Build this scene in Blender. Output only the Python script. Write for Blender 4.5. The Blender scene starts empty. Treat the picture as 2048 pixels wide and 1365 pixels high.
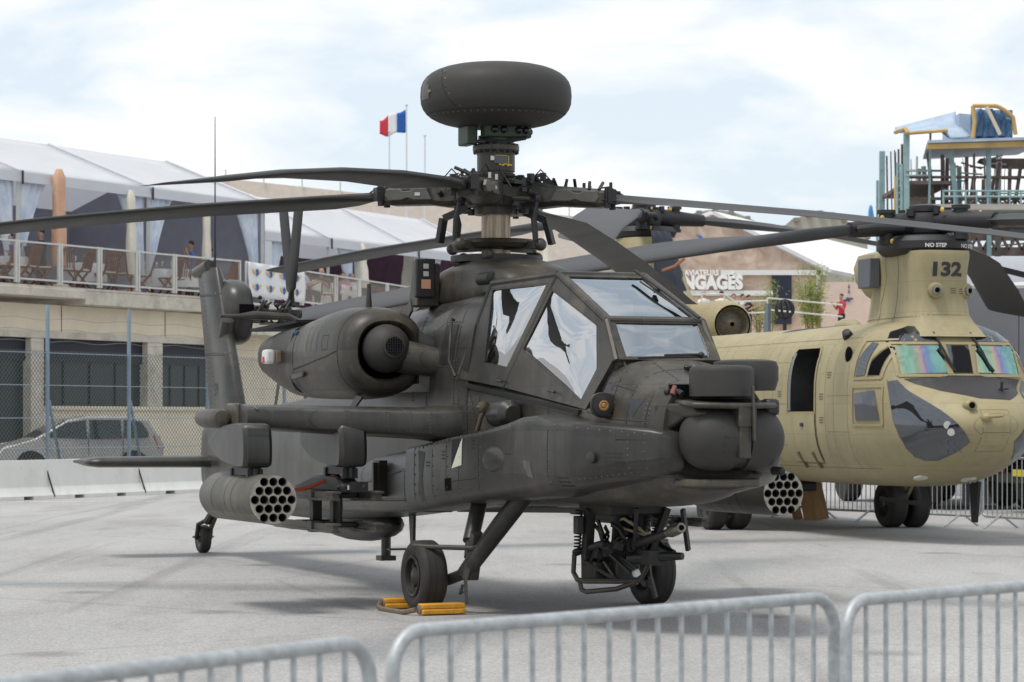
import bpy, bmesh, math, random
from math import sin, cos, pi, radians, sqrt, atan2
from mathutils import Vector, Matrix
from mathutils.bvhtree import BVHTree
from mathutils.geometry import delaunay_2d_cdt

random.seed(7)
SC = bpy.context.scene
COL = SC.collection

# ------------------------------------------------------------------ camera
cam_d = bpy.data.cameras.new('camera')
cam = bpy.data.objects.new('camera', cam_d)
COL.objects.link(cam)
cam.location = (0, 0, 1.68)
cam.rotation_euler = (radians(90), 0, 0)
cam_d.sensor_width = 36
cam_d.lens = 93.88
cam_d.shift_y = 0.0761
cam_d.clip_end = 3000
cam_d.dof.use_dof = True
cam_d.dof.focus_distance = 22.5
cam_d.dof.aperture_fstop = 6.3
SC.camera = cam

# ------------------------------------------------------------------ sky, sun, exposure
SUN_EL, SUN_AZ = radians(68), radians(235)      # azimuth the light comes from, clockwise from +Y
W = bpy.data.worlds.new('World')
SC.world = W
W.use_nodes = True
nt = W.node_tree
nt.nodes.clear()
def wn(t, **k):
    n = nt.nodes.new(t)
    for a, b in k.items(): setattr(n, a, b)
    return n
out = wn('ShaderNodeOutputWorld'); bg = wn('ShaderNodeBackground')
sky = wn('ShaderNodeTexSky', sky_type='NISHITA', sun_disc=False, sun_elevation=SUN_EL, sun_rotation=SUN_AZ, air_density=1.0, dust_density=1.5, ozone_density=1.0)
bg.inputs[1].default_value = 0.1
tc = wn('ShaderNodeTexCoord'); mp = wn('ShaderNodeMapping')
mp.inputs['Scale'].default_value = (3.2, 3.2, 9.0)
mp.inputs['Location'].default_value = (2.3, 0.2, 1.15)
n1 = wn('ShaderNodeTexNoise'); n1.inputs['Scale'].default_value = 2.7; n1.inputs['Detail'].default_value = 7; n1.inputs['Roughness'].default_value = 0.52
n1.inputs['Distortion'].default_value = 0.25
cr = wn('ShaderNodeValToRGB')
cr.color_ramp.elements[0].position = 0.42; cr.color_ramp.elements[1].position = 0.57
hz = wn('ShaderNodeMix', data_type='RGBA'); hz.inputs[0].default_value = 0.78
hz.inputs[7].default_value = (6.85, 7.6, 8.25, 1)
cl = wn('ShaderNodeMix', data_type='RGBA'); cl.inputs[7].default_value = (8.15, 8.25, 8.4, 1)
L = nt.links.new
L(tc.outputs['Generated'], mp.inputs[0]); L(mp.outputs[0], n1.inputs['Vector']); L(n1.outputs['Fac'], cr.inputs[0])
L(sky.outputs[0], hz.inputs[6]); L(hz.outputs[2], cl.inputs[6]); L(cr.outputs[0], cl.inputs[0])
L(cl.outputs[2], bg.inputs[0]); L(bg.outputs[0], out.inputs[0])

sun_d = bpy.data.lights.new('sun', 'SUN'); sun_d.energy = 1.9; sun_d.angle = radians(17); sun_d.color = (1, 0.95, 0.88)
sun = bpy.data.objects.new('sun', sun_d); COL.objects.link(sun)
sv = Vector((sin(SUN_AZ)*cos(SUN_EL), cos(SUN_AZ)*cos(SUN_EL), sin(SUN_EL)))
sun.rotation_euler = sv.to_track_quat('Z', 'Y').to_euler()
VS = SC.view_settings
VS.view_transform = 'Standard'; VS.look = 'None'; VS.exposure = 0.36; VS.gamma = 1.0; VS.use_curve_mapping = False

# ------------------------------------------------------------------ materials
MATS = {}
def mat(name, col=(.5, .5, .5), rough=.6, metal=0.0, var=0.0, vscale=3.0, bump=0.0, bscale=40.0, col2=None, spec=.5, stretch=(1, 1, 1), emit=None, dirt=None):
    """Principled surface; col..col2 mottled by noise in object space, optional fine relief and dirt stains."""
    if name in MATS: return MATS[name]
    m = bpy.data.materials.new(name); m.use_nodes = True
    t = m.node_tree; b = t.nodes['Principled BSDF']
    b.inputs['Roughness'].default_value = rough; b.inputs['Metallic'].default_value = metal
    b.inputs['Specular IOR Level'].default_value = spec
    b.inputs['Base Color'].default_value = (*col, 1)
    if var or col2 or bump or dirt:
        tcx = t.nodes.new('ShaderNodeTexCoord'); mpx = t.nodes.new('ShaderNodeMapping'); mpx.inputs['Scale'].default_value = stretch
        t.links.new(tcx.outputs['Object'], mpx.inputs[0])
    last = None
    if var or col2:
        n = t.nodes.new('ShaderNodeTexNoise'); n.inputs['Scale'].default_value = vscale; n.inputs['Detail'].default_value = 8; n.inputs['Roughness'].default_value = .62
        t.links.new(mpx.outputs[0], n.inputs['Vector'])
        r = t.nodes.new('ShaderNodeValToRGB')
        c2 = col2 if col2 else tuple(min(1, c*(1+var)) for c in col)
        c1 = col if col2 else tuple(c*(1-var) for c in col)
        r.color_ramp.elements[0].position = .33; r.color_ramp.elements[1].position = .67
        r.color_ramp.elements[0].color = (*c1, 1); r.color_ramp.elements[1].color = (*c2, 1)
        t.links.new(n.outputs['Fac'], r.inputs[0]); last = r.outputs[0]
        mr = t.nodes.new('ShaderNodeMapRange'); mr.inputs[3].default_value = max(.03, rough-.12); mr.inputs[4].default_value = min(1, rough+.12)
        t.links.new(n.outputs['Fac'], mr.inputs[0]); t.links.new(mr.outputs[0], b.inputs['Roughness'])
    if dirt:
        dcol, dscale, lo, hi = dirt
        n = t.nodes.new('ShaderNodeTexNoise'); n.inputs['Scale'].default_value = dscale; n.inputs['Detail'].default_value = 6; n.inputs['Roughness'].default_value = .7
        t.links.new(tcx.outputs['Object'], n.inputs['Vector'])
        r = t.nodes.new('ShaderNodeMapRange'); r.inputs[1].default_value = lo; r.inputs[2].default_value = hi
        t.links.new(n.outputs['Fac'], r.inputs[0])
        mx = t.nodes.new('ShaderNodeMix'); mx.data_type = 'RGBA'; mx.inputs[7].default_value = (*dcol, 1); mx.inputs[6].default_value = (*col, 1)
        t.links.new(r.outputs[0], mx.inputs[0])
        if last: t.links.new(last, mx.inputs[6])
        last = mx.outputs[2]
    if last: t.links.new(last, b.inputs['Base Color'])
    if bump:
        n = t.nodes.new('ShaderNodeTexNoise'); n.inputs['Scale'].default_value = bscale; n.inputs['Detail'].default_value = 4
        t.links.new(mpx.outputs[0], n.inputs['Vector'])
        bp = t.nodes.new('ShaderNodeBump'); bp.inputs['Strength'].default_value = bump; bp.inputs['Distance'].default_value = .01
        t.links.new(n.outputs['Fac'], bp.inputs['Height']); t.links.new(bp.outputs[0], b.inputs['Normal'])
    if emit: b.inputs['Emission Color'].default_value = (*emit, 1); b.inputs['Emission Strength'].default_value = 1
    MATS[name] = m
    return m

def glass(name, refl=.5, tint=(.85, .9, .92), rough=.01, wave=0.0, wscale=2.0, rainbow=False, trans=(.8, .85, .85), solid=None):
    """Coated pane: mirror reflection mixed with see-through, optional waviness and oil-film tint."""
    m = bpy.data.materials.new(name); m.use_nodes = True
    t = m.node_tree; t.nodes.clear()
    o = t.nodes.new('ShaderNodeOutputMaterial'); mx = t.nodes.new('ShaderNodeMixShader')
    tr = t.nodes.new('ShaderNodeBsdfTransparent'); gl = t.nodes.new('ShaderNodeBsdfGlossy')
    if solid: tr = t.nodes.new('ShaderNodeBsdfDiffuse'); trans = solid
    tr.inputs[0].default_value = (*trans, 1); gl.inputs['Color'].default_value = (*tint, 1); gl.inputs['Roughness'].default_value = rough
    lw = t.nodes.new('ShaderNodeLayerWeight'); lw.inputs[0].default_value = .45
    mr = t.nodes.new('ShaderNodeMapRange'); mr.inputs[3].default_value = refl; mr.inputs[4].default_value = 1
    t.links.new(lw.outputs['Fresnel'], mr.inputs[0]); t.links.new(mr.outputs[0], mx.inputs[0])
    t.links.new(tr.outputs[0], mx.inputs[1]); t.links.new(gl.outputs[0], mx.inputs[2]); t.links.new(mx.outputs[0], o.inputs[0])
    c = t.nodes.new('ShaderNodeTexCoord')
    if wave:
        n = t.nodes.new('ShaderNodeTexNoise'); n.inputs['Scale'].default_value = wscale; n.inputs['Detail'].default_value = 1.5
        t.links.new(c.outputs['Object'], n.inputs['Vector'])
        b = t.nodes.new('ShaderNodeBump'); b.inputs['Strength'].default_value = 1; b.inputs['Distance'].default_value = wave
        t.links.new(n.outputs['Fac'], b.inputs['Height']); t.links.new(b.outputs[0], gl.inputs['Normal'])
    if rainbow:
        w = t.nodes.new('ShaderNodeTexWave'); w.inputs['Scale'].default_value = .28; w.inputs['Distortion'].default_value = 2.2; w.inputs['Detail'].default_value = 1; w.inputs['Detail Scale'].default_value = .6; w.inputs['Phase Offset'].default_value = 1.0
        w.bands_direction = 'Y'
        t.links.new(c.outputs['Object'], w.inputs['Vector'])
        r = t.nodes.new('ShaderNodeValToRGB'); e = r.color_ramp.elements
        e[0].position = 0; e[0].color = (.30, .62, .50, 1); e[1].position = 1; e[1].color = (.40, .70, .52, 1)
        for p, cc in ((.3, (.35, .62, .62)), (.5, (.30, .48, .70)), (.68, (.58, .38, .66)), (.82, (.72, .62, .42))):
            k = e.new(p); k.color = (*cc, 1)
        t.links.new(w.outputs['Fac'], r.inputs[0]); t.links.new(r.outputs[0], gl.inputs['Color'])
    MATS[name] = m
    return m

# ------------------------------------------------------------------ mesh helpers
def V(*a): return Vector(a)
def chaikin(p, it=2):
    for _ in range(it):
        q = []
        n = len(p)
        for i in range(n):
            a, b = p[i], p[(i+1) % n]
            q.append(tuple(a[k]*.75+b[k]*.25 for k in range(len(a)))); q.append(tuple(a[k]*.25+b[k]*.75 for k in range(len(a))))
        p = q
    return p

SMALL = {'panel_seam', 'pod_seam', 'turret_seam', 'radome_seam', 'tread_groove', 'hub_bolts', 'wheel_bolts', 'grip_fittings', 'flange_bolts', 'tail_rotor_linkage', 'yellow_stencil', 'grip_placard', 'dome_grille', 'rivets'}
class MB:
    """Collects shapes into one mesh."""
    def __init__(s): s.v = []; s.f = []
    def add(s, v, f):
        o = len(s.v); s.v += [tuple(x) for x in v]; s.f += [tuple(i+o for i in q) for q in f]; return s
    def box(s, c, d, rot=None):
        hx, hy, hz_ = d[0]/2, d[1]/2, d[2]/2
        vs = [Vector((x, y, z)) for z in (-hz_, hz_) for y in (-hy, hy) for x in (-hx, hx)]
        if rot is not None: vs = [rot @ q for q in vs]
        c = Vector(c)
        return s.add([q+c for q in vs], [(0, 2, 3, 1), (4, 5, 7, 6), (0, 1, 5, 4), (2, 6, 7, 3), (0, 4, 6, 2), (1, 3, 7, 5)])
    def bar(s, p0, p1, w, h, up=(0, 0, 1)):
        p0, p1 = Vector(p0), Vector(p1); d = (p1-p0); l = d.length; d.normalize(); u = Vector(up)
        y = u.cross(d)
        if y.length < 1e-4: y = Vector((0, 1, 0)).cross(d)
        if y.length < 1e-4: y = Vector((1, 0, 0)).cross(d)
        y.normalize(); z = d.cross(y)
        return s.box((p0+p1)/2, (l, w, h), Matrix((d, y, z)).transposed())
    def loft(s, rings, cap0=True, cap1=True):
        n = len(rings[0]); vs = [q for r in rings for q in r]; fs = []
        for k in range(len(rings)-1):
            for i in range(n):
                j = (i+1) % n; fs.append((k*n+i, k*n+j, (k+1)*n+j, (k+1)*n+i))
        if cap0: fs.append(tuple(range(n-1, -1, -1)))
        if cap1: fs.append(tuple((len(rings)-1)*n+i for i in range(n)))
        return s.add(vs, fs)
    def cyl(s, p0, p1, r0, r1=None, n=16, cap=True):
        p0, p1 = Vector(p0), Vector(p1); r1 = r0 if r1 is None else r1
        d = (p1-p0).normalized(); x = d.orthogonal().normalized(); y = d.cross(x)
        rg = [[p+(x*cos(2*pi*i/n)+y*sin(2*pi*i/n))*r for i in range(n)] for p, r in ((p0, r0), (p1, r1))]
        return s.loft(rg, cap, cap)
    def tube(s, pts, r, n=8):
        pts = [Vector(p) for p in pts]; rg = []; x = None
        for i, p in enumerate(pts):
            d = (pts[min(i+1, len(pts)-1)]-pts[max(i-1, 0)]).normalized()
            x = d.orthogonal().normalized() if x is None else (x-d*x.dot(d)).normalized()
            y = d.cross(x); rr = r[i] if isinstance(r, (list, tuple)) else r
            rg.append([p+(x*cos(2*pi*k/n)+y*sin(2*pi*k/n))*rr for k in range(n)])
        return s.loft(rg)
    def lathe(s, prof, o=(0, 0, 0), axis=(0, 0, 1), n=24, ph=0.0, cap=True):
        o = Vector(o); d = Vector(axis).normalized(); x = d.orthogonal().normalized(); y = d.cross(x)
        rg = [[o+d*h+(x*cos(2*pi*i/n+ph)+y*sin(2*pi*i/n+ph))*max(r, 1e-4) for i in range(n)] for r, h in prof]
        return s.loft(rg, cap, cap)
    def prism(s, poly, vec):
        vec = Vector(vec); a = [Vector(p) for p in poly]; n = len(a)
        return s.add(a+[p+vec for p in a], [tuple(range(n-1, -1, -1)), tuple(range(n, 2*n))]+[(i, (i+1) % n, (i+1) % n+n, i+n) for i in range(n)])
    def ball(s, c, r, n=14, m=9):
        r = (r, r, r) if not isinstance(r, (tuple, list)) else r; c = Vector(c)
        rg = [[c+Vector((r[0]*sin(t)*cos(2*pi*i/n), r[1]*sin(t)*sin(2*pi*i/n), r[2]*cos(t))) for i in range(n)] for t in [pi-(.02+(pi-.04)*k/(m-1)) for k in range(m)]]
        return s.loft(rg)
    def sheet(s, grid, thick=0.0):
        """grid[i][j] of points; doubled when thick"""
        a, b = len(grid), len(grid[0]); vs = [Vector(p) for r in grid for p in r]
        fs = [(i*b+j, i*b+j+1, (i+1)*b+j+1, (i+1)*b+j) for i in range(a-1) for j in range(b-1)]
        return s.add(vs, fs)
    def pieces(s, name, m, parent=None, **k):
        """one object for each separate shape"""
        par = list(range(len(s.v)))
        def fd(i):
            while par[i] != i: par[i] = par[par[i]]; i = par[i]
            return i
        for f in s.f:
            for j in f[1:]: par[fd(j)] = fd(f[0])
        grp = {}
        for f in s.f: grp.setdefault(fd(f[0]), []).append(f)
        r = []
        for fs in grp.values():
            ix = sorted({i for f in fs for i in f}); mp_ = {i: n for n, i in enumerate(ix)}
            r.append(MB().add([s.v[i] for i in ix], [tuple(mp_[i] for i in f) for f in fs]).build(name, m, parent, **k))
        return r
    def build(s, name, m, parent=None, smooth=35, bevel=0, seg=2, sub=0, solid=0, fix=True):
        me = bpy.data.meshes.new(name); me.from_pydata(s.v, [], s.f); me.validate()
        if fix:
            bm = bmesh.new(); bm.from_mesh(me); bmesh.ops.recalc_face_normals(bm, faces=bm.faces); bm.to_mesh(me); bm.free()
        if isinstance(m, str): m = MATS[m]
        me.materials.append(m)
        if smooth:
            me.shade_smooth(); me.set_sharp_from_angle(angle=radians(smooth))
        o = bpy.data.objects.new(name, me); COL.objects.link(o)
        if parent: o.parent = parent
        if name in SMALL: o['kind'] = 'stuff'
        if solid:
            d = o.modifiers.new('solid', 'SOLIDIFY'); d.thickness = solid; d.offset = 0
        if bevel:
            d = o.modifiers.new('bevel', 'BEVEL'); d.width = bevel; d.segments = seg; d.limit_method = 'ANGLE'; d.angle_limit = radians(38)
        if sub:
            d = o.modifiers.new('sub', 'SUBSURF'); d.levels = sub; d.render_levels = sub
        return o

def tag(o, label=None, cat=None, group=None, kind=None):
    if label: o['label'] = label
    if cat: o['category'] = cat
    if group: o['group'] = group
    if kind: o['kind'] = kind
    return o
def thing(name, label, cat, loc=(0, 0, 0), rz=0.0, group=None):
    o = bpy.data.objects.new(name, None); COL.objects.link(o); o.empty_display_size = .2
    o.location = loc; o.rotation_euler = (0, 0, rz)
    return tag(o, label, cat, group)
KIDS = {}
def dup(o, loc, rz, label, group=None, scale=None):
    if o.name not in KIDS:
        ch = [k for k in bpy.data.objects if k.parent == o]; KIDS[o.name] = ch
        for k in ch: KIDS[k.name] = [g for g in bpy.data.objects if g.parent == k]
    c = copy_tree2(o)
    c.location = loc; c.rotation_euler = (0, 0, rz); tag(c, label, None, group)
    if scale: c.scale = scale
    return c
def copy_tree2(o, parent=None):
    c = o.copy(); COL.objects.link(c); c.parent = parent
    for ch in KIDS.get(o.name, []): copy_tree2(ch, c)
    return c

def bvh_of(*objs):
    vs, fs = [], []
    for o in objs:
        k = len(vs); vs += [v.co.copy() for v in o.data.vertices]; fs += [tuple(i+k for i in p.vertices) for p in o.data.polygons]
    return BVHTree.FromPolygons(vs, fs)
def resample(pts, step):
    pts = [Vector(p) for p in pts]; r = [pts[0]]
    for a, b in zip(pts, pts[1:]):
        n = max(1, int((b-a).length/step))
        r += [a+(b-a)*(i/n) for i in range(1, n+1)]
    return r
def snap(bvh, p, d, off):
    """lay a point on a surface: shoot along d, else take the nearest point"""
    if d is not None:
        h = bvh.ray_cast(Vector(p)-Vector(d)*4, Vector(d))
        if h[0] is not None:
            n = h[1] if h[1].dot(Vector(d)) < 0 else -h[1]
            return h[0]+n*off, n
        return None, None
    h = bvh.find_nearest(Vector(p))
    return h[0]+h[1]*off, h[1]
def seam(mb, bvh, pts, d, w=.006, off=.0015, step=.06):
    """thin strip laid along a polyline on a surface"""
    prev = None; q = [snap(bvh, p, d, off) for p in resample(pts, step)]
    q = [x for x in q if x[0] is not None]
    for (a, na), (b, nb) in zip(q, q[1:]):
        if (b-a).length > step*3.5: continue
        t = (b-a).normalized() if (b-a).length > 1e-6 else None
        if t is None: continue
        s1 = na.cross(t)*w/2; s2 = nb.cross(t)*w/2
        mb.add([a-s1, a+s1, b+s2, b-s2], [(0, 3, 2, 1)])
def rivets(mb, bvh, pts, d, gap=.035, r=.005):
    r *= 1.3
    for p in resample(pts, gap):
        a, n = snap(bvh, p, d, 0)
        if a is None: continue
        x = n.orthogonal().normalized(); y = n.cross(x)
        mb.add([a+(x*cos(k*pi/2.5)+y*sin(k*pi/2.5))*r for k in range(5)]+[a+n*r*.55], [(k, (k+1) % 5, 5) for k in range(5)])
def patch(mb, bvh, poly, d, off=.003, grid=.06):
    """polygon laid conformally on a surface, shot along d"""
    d = Vector(d).normalized(); x = d.orthogonal().normalized(); y = d.cross(x); o = Vector(poly[0])
    P = [((Vector(p)-o).dot(x), (Vector(p)-o).dot(y)) for p in poly]
    E = []; n0 = len(P); B = []
    for i in range(n0):
        a, b = Vector(P[i]), Vector(P[(i+1) % n0]); m = max(1, int((b-a).length/grid)); B += [a+(b-a)*(k/m) for k in range(m)]
    nb = len(B)
    def inside(q):
        c = False; j = n0-1
        for i in range(n0):
            if (P[i][1] > q[1]) != (P[j][1] > q[1]) and q[0] < (P[j][0]-P[i][0])*(q[1]-P[i][1])/(P[j][1]-P[i][1])+P[i][0]: c = not c
            j = i
        return c
    xs = [p[0] for p in P]; ys = [p[1] for p in P]; I = []
    u = min(xs)+grid/2
    while u < max(xs):
        w = min(ys)+grid/2
        while w < max(ys):
            if inside((u, w)) and min((Vector((u, w))-q).length for q in B) > grid*.35: I.append(Vector((u, w)))
            w += grid
        u += grid
    vv, ee, ff, *_ = delaunay_2d_cdt(B+I, [(i, (i+1) % nb) for i in range(nb)], [], 1, 1e-5)
    pts = []
    for q in vv:
        p3 = o+x*q[0]+y*q[1]; a, n = snap(bvh, p3, d, off); pts.append(a)
    ok = [t for t in ff if all(pts[i] is not None for i in t) and max((pts[t[0]]-pts[t[1]]).length, (pts[t[1]]-pts[t[2]]).length) < grid*6]
    mb.add([p if p is not None else Vector((0, 0, 0)) for p in pts], ok)
def text_mesh(body, size, bold=0.0, align='CENTER'):
    c = bpy.data.curves.new('lettering', 'FONT'); c.body = body; c.size = size; c.align_x = align; c.align_y = 'CENTER'; c.offset = bold; c.resolution_u = 3; c.fill_mode = 'FRONT'
    o = bpy.data.objects.new('lettering', c); me = bpy.data.meshes.new_from_object(o)
    v = [tuple(p.co) for p in me.vertices]; f = [tuple(p.vertices) for p in me.polygons]
    bpy.data.objects.remove(o); bpy.data.curves.remove(c); bpy.data.meshes.remove(me)
    return v, f

def weather(m, streak=.68, chips=(.16, .155, .14), chip_thr=.70, patch_=.6, panel=(.78, 1.28, .55), pw=.62, ph=.36):
    """run-down streaks and small scuffs over a paint"""
    t = m.node_tree; b = t.nodes['Principled BSDF']; src = b.inputs['Base Color'].links[0].from_socket
    c = t.nodes.new('ShaderNodeTexCoord')
    def nz(scale, st, det, rough=.65):
        mp_ = t.nodes.new('ShaderNodeMapping'); mp_.inputs['Scale'].default_value = st; t.links.new(c.outputs['Object'], mp_.inputs[0])
        n = t.nodes.new('ShaderNodeTexNoise'); n.inputs['Scale'].default_value = scale; n.inputs['Detail'].default_value = det; n.inputs['Roughness'].default_value = rough; t.links.new(mp_.outputs[0], n.inputs['Vector']); return n.outputs['Fac']
    def rng(f, lo, hi, a, z):
        r = t.nodes.new('ShaderNodeMapRange'); r.inputs[1].default_value = lo; r.inputs[2].default_value = hi; r.inputs[3].default_value = a; r.inputs[4].default_value = z; t.links.new(f, r.inputs[0]); return r.outputs[0]
    def mx(f, a, z, mode):
        x = t.nodes.new('ShaderNodeMix'); x.data_type = 'RGBA'; x.blend_type = mode; t.links.new(f, x.inputs[0]); t.links.new(a, x.inputs[6])
        if isinstance(z, tuple): x.inputs[7].default_value = (*z, 1)
        else: t.links.new(z, x.inputs[7])
        return x.outputs[2]
    a = mx(rng(nz(5, (1, 1, .12), 5), .48, .70, 0, streak), src, (.35, .35, .36), 'MULTIPLY')
    a = mx(rng(nz(1.3, (1, 1, 1), 5), .48, .64, 0, patch_), a, (2.0, 1.9, 1.72), 'MULTIPLY')
    mp2 = t.nodes.new('ShaderNodeMapping'); mp2.inputs['Rotation'].default_value = (radians(-90), 0, 0); mp2.inputs['Location'].default_value = (.13, .21, 0); t.links.new(c.outputs['Object'], mp2.inputs[0])
    br = t.nodes.new('ShaderNodeTexBrick'); br.offset = .37; br.squash = .8; br.inputs['Scale'].default_value = 1; br.inputs['Brick Width'].default_value = pw; br.inputs['Row Height'].default_value = ph; br.inputs['Mortar Size'].default_value = .0028; br.inputs['Mortar Smooth'].default_value = .3; t.links.new(mp2.outputs[0], br.inputs['Vector'])
    for q_, v_ in (('Color1', panel[0]), ('Color2', panel[1]), ('Mortar', panel[2])): br.inputs[q_].default_value = (v_, v_, v_, 1)
    one = t.nodes.new('ShaderNodeValue'); one.outputs[0].default_value = 1; a = mx(one.outputs[0], a, br.outputs['Color'], 'MULTIPLY')
    a = mx(rng(nz(34, (1, 1, 1), 3, .8), chip_thr, chip_thr+.05, 0, .8), a, chips, 'MIX')
    t.links.new(a, b.inputs['Base Color'])
# common materials
OD = mat('olive_drab_paint', (.034, .0305, .0235), .44, var=0, col2=(.058, .052, .041), vscale=2.2, bump=.22, bscale=4, dirt=((.10, .093, .078), 4.5, .54, .80), spec=.42)
OD2 = mat('olive_drab_grey_paint', (.025, .0238, .0210), .38, col2=(.046, .044, .0395), vscale=1.9, bump=.22, bscale=3.5, dirt=((.011, .011, .012), 2.6, .50, .70), spec=.5)
OD3 = mat('radome_paint', (.040, .038, .036), .62, var=.08, vscale=9, bump=.12, bscale=220, spec=.3)
ODP = mat('rocket_pod_paint', (.098, .094, .078), .55, var=.13, vscale=2.2, bump=.05, bscale=12, dirt=((.05, .047, .04), 6, .6, .8))
weather(OD); weather(OD2); weather(ODP, .5, (.2, .19, .16))
SEAM = mat('dark_seam_gap', (.016, .016, .015), .8)  # even near-black tone for panel seams, joint gaps and tread grooves
RIV = mat('rivet_metal', (.075, .071, .064), .45, .3)
BLK = mat('black_metal', (.022, .021, .021), .5, .2, var=.3, vscale=12)
STEEL = mat('bare_steel', (.24, .22, .19), .38, .85, var=.25, vscale=20)
RUB = mat('tyre_rubber', (.026, .0235, .0215), .75, var=.25, vscale=8, bump=.15, bscale=60)
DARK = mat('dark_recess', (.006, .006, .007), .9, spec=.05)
BLADE = mat('rotor_blade_paint', (.018, .0175, .0175), .5, col2=(.030, .029, .028), vscale=1.2, stretch=(.3, 3, 3), dirt=((.07, .068, .064), 7, .64, .82), spec=.3)
WHITE = mat('white_paint', (.72, .72, .70), .5, var=.06, vscale=6)
YEL = mat('yellow_chock_paint', (.62, .30, .02), .6, var=.25, vscale=9, bump=.2, bscale=30, dirt=((.10, .07, .04), 8, .55, .8))
RED = mat('red_ribbon', (.55, .07, .03), .6, var=.15)
GLS = glass('canopy_side_glass', .47, (.95, .96, .98), .012, .009, 1.5, trans=(.85, .9, .9))
GLF = glass('canopy_front_glass', .34, (.85, .90, .95), .01, .004, 1.2, trans=(.88, .92, .93))
# ================================================================== apron
def ground_mat():
    m = bpy.data.materials.new('apron_asphalt'); m.use_nodes = True; t = m.node_tree; b = t.nodes['Principled BSDF']; Lk = t.links.new
    c = t.nodes.new('ShaderNodeTexCoord')
    def noise(scale, det, st=(1, 1, 1), rough=.6):
        mp_ = t.nodes.new('ShaderNodeMapping'); mp_.inputs['Scale'].default_value = st; mp_.inputs['Rotation'].default_value = (0, 0, radians(-24)); Lk(c.outputs['Object'], mp_.inputs[0])
        n = t.nodes.new('ShaderNodeTexNoise'); n.inputs['Scale'].default_value = scale; n.inputs['Detail'].default_value = det; n.inputs['Roughness'].default_value = rough
        Lk(mp_.outputs[0], n.inputs['Vector']); return n.outputs['Fac']
    def ramp(f, p0, p1, c0, c1):
        r = t.nodes.new('ShaderNodeValToRGB'); r.color_ramp.elements[0].position = p0; r.color_ramp.elements[1].position = p1
        r.color_ramp.elements[0].color = (*c0, 1); r.color_ramp.elements[1].color = (*c1, 1); Lk(f, r.inputs[0]); return r.outputs[0]
    def mixc(f, a, bb, mode='MIX'):
        x = t.nodes.new('ShaderNodeMix'); x.data_type = 'RGBA'; x.blend_type = mode
        if isinstance(f, float): x.inputs[0].default_value = f
        else: Lk(f, x.inputs[0])
        Lk(a, x.inputs[6]); Lk(bb, x.inputs[7]); return x.outputs[2]
    base = ramp(noise(.35, 8, (1, .35, 1)), .3, .7, (.335, .33, .323), (.445, .438, .428))
    speck = ramp(noise(38, 4, rough=.85), .36, .62, (.42, .42, .42), (1.3, 1.3, 1.3))
    c1 = mixc(.75, base, speck, 'MULTIPLY')
    stain = ramp(noise(.55, 7, (1, .25, 1), .72), .50, .76, (1, 1, 1), (.66, .65, .64))
    c2 = mixc(.8, c1, stain, 'MULTIPLY')
    vo = t.nodes.new('ShaderNodeTexVoronoi'); vo.feature = 'DISTANCE_TO_EDGE'; vo.inputs['Scale'].default_value = .16
    dn = t.nodes.new('ShaderNodeTexNoise'); dn.inputs['Scale'].default_value = .5; dn.inputs['Detail'].default_value = 6
    dm = t.nodes.new('ShaderNodeMix'); dm.data_type = 'RGBA'; dm.inputs[0].default_value = .12; Lk(c.outputs['Object'], dn.inputs['Vector']); Lk(c.outputs['Object'], dm.inputs[6]); Lk(dn.outputs['Color'], dm.inputs[7]); Lk(dm.outputs[2], vo.inputs['Vector'])
    oil = t.nodes.new('ShaderNodeTexVoronoi'); oil.inputs['Scale'].default_value = .55; oil.inputs['Randomness'].default_value = 1; Lk(dm.outputs[2], oil.inputs['Vector'])
    c2 = mixc(.75, c2, ramp(oil.outputs['Distance'], .05, .16, (.58, .57, .56), (1, 1, 1)), 'MULTIPLY')
    c2 = mixc(.7, c2, ramp(noise(1.4, 4, (1, .03, 1), .5), .60, .68, (1, 1, 1), (.70, .70, .70)), 'MULTIPLY')
    c2 = mixc(.5, c2, ramp(noise(9, 5, (1, 1, 1), .8), .35, .65, (.72, .72, .72), (1.2, 1.2, 1.2)), 'MULTIPLY')
    crk = ramp(vo.outputs['Distance'], .0, .006, (.45, .45, .45), (1, 1, 1)); c2 = mixc(.3, c2, crk, 'MULTIPLY')
    blot = ramp(noise(2.6, 5, (1, .5, 1), .6), .69, .74, (1, 1, 1), (.72, .71, .7)); c2 = mixc(.6, c2, blot, 'MULTIPLY')
    Lk(c2, b.inputs['Base Color']); b.inputs['Roughness'].default_value = .85; b.inputs['Specular IOR Level'].default_value = .35
    bp = t.nodes.new('ShaderNodeBump'); bp.inputs['Strength'].default_value = .35; bp.inputs['Distance'].default_value = .01
    Lk(noise(55, 3, rough=.8), bp.inputs['Height']); Lk(bp.outputs[0], b.inputs['Normal'])
    return m
MATS['apron'] = ground_mat()
g = MB().add([(-700, -60, 0), (700, -60, 0), (700, 1400, 0), (-700, 1400, 0)], [(0, 1, 2, 3)]).build('apron', 'apron', smooth=0)
tag(g, kind='structure')
mat('road_paint', (.66, .66, .64), .7, var=.15, vscale=5, dirt=((.35, .34, .33), 9, .5, .75))
g = MB().add([(-40, 50.2, .004), (-5.2, 54.6, .004), (-5.2, 54.8, .004), (-40, 50.4, .004)], [(0, 1, 2, 3)]).build('painted_line', 'road_paint', smooth=0); tag(g, kind='structure')

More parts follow.
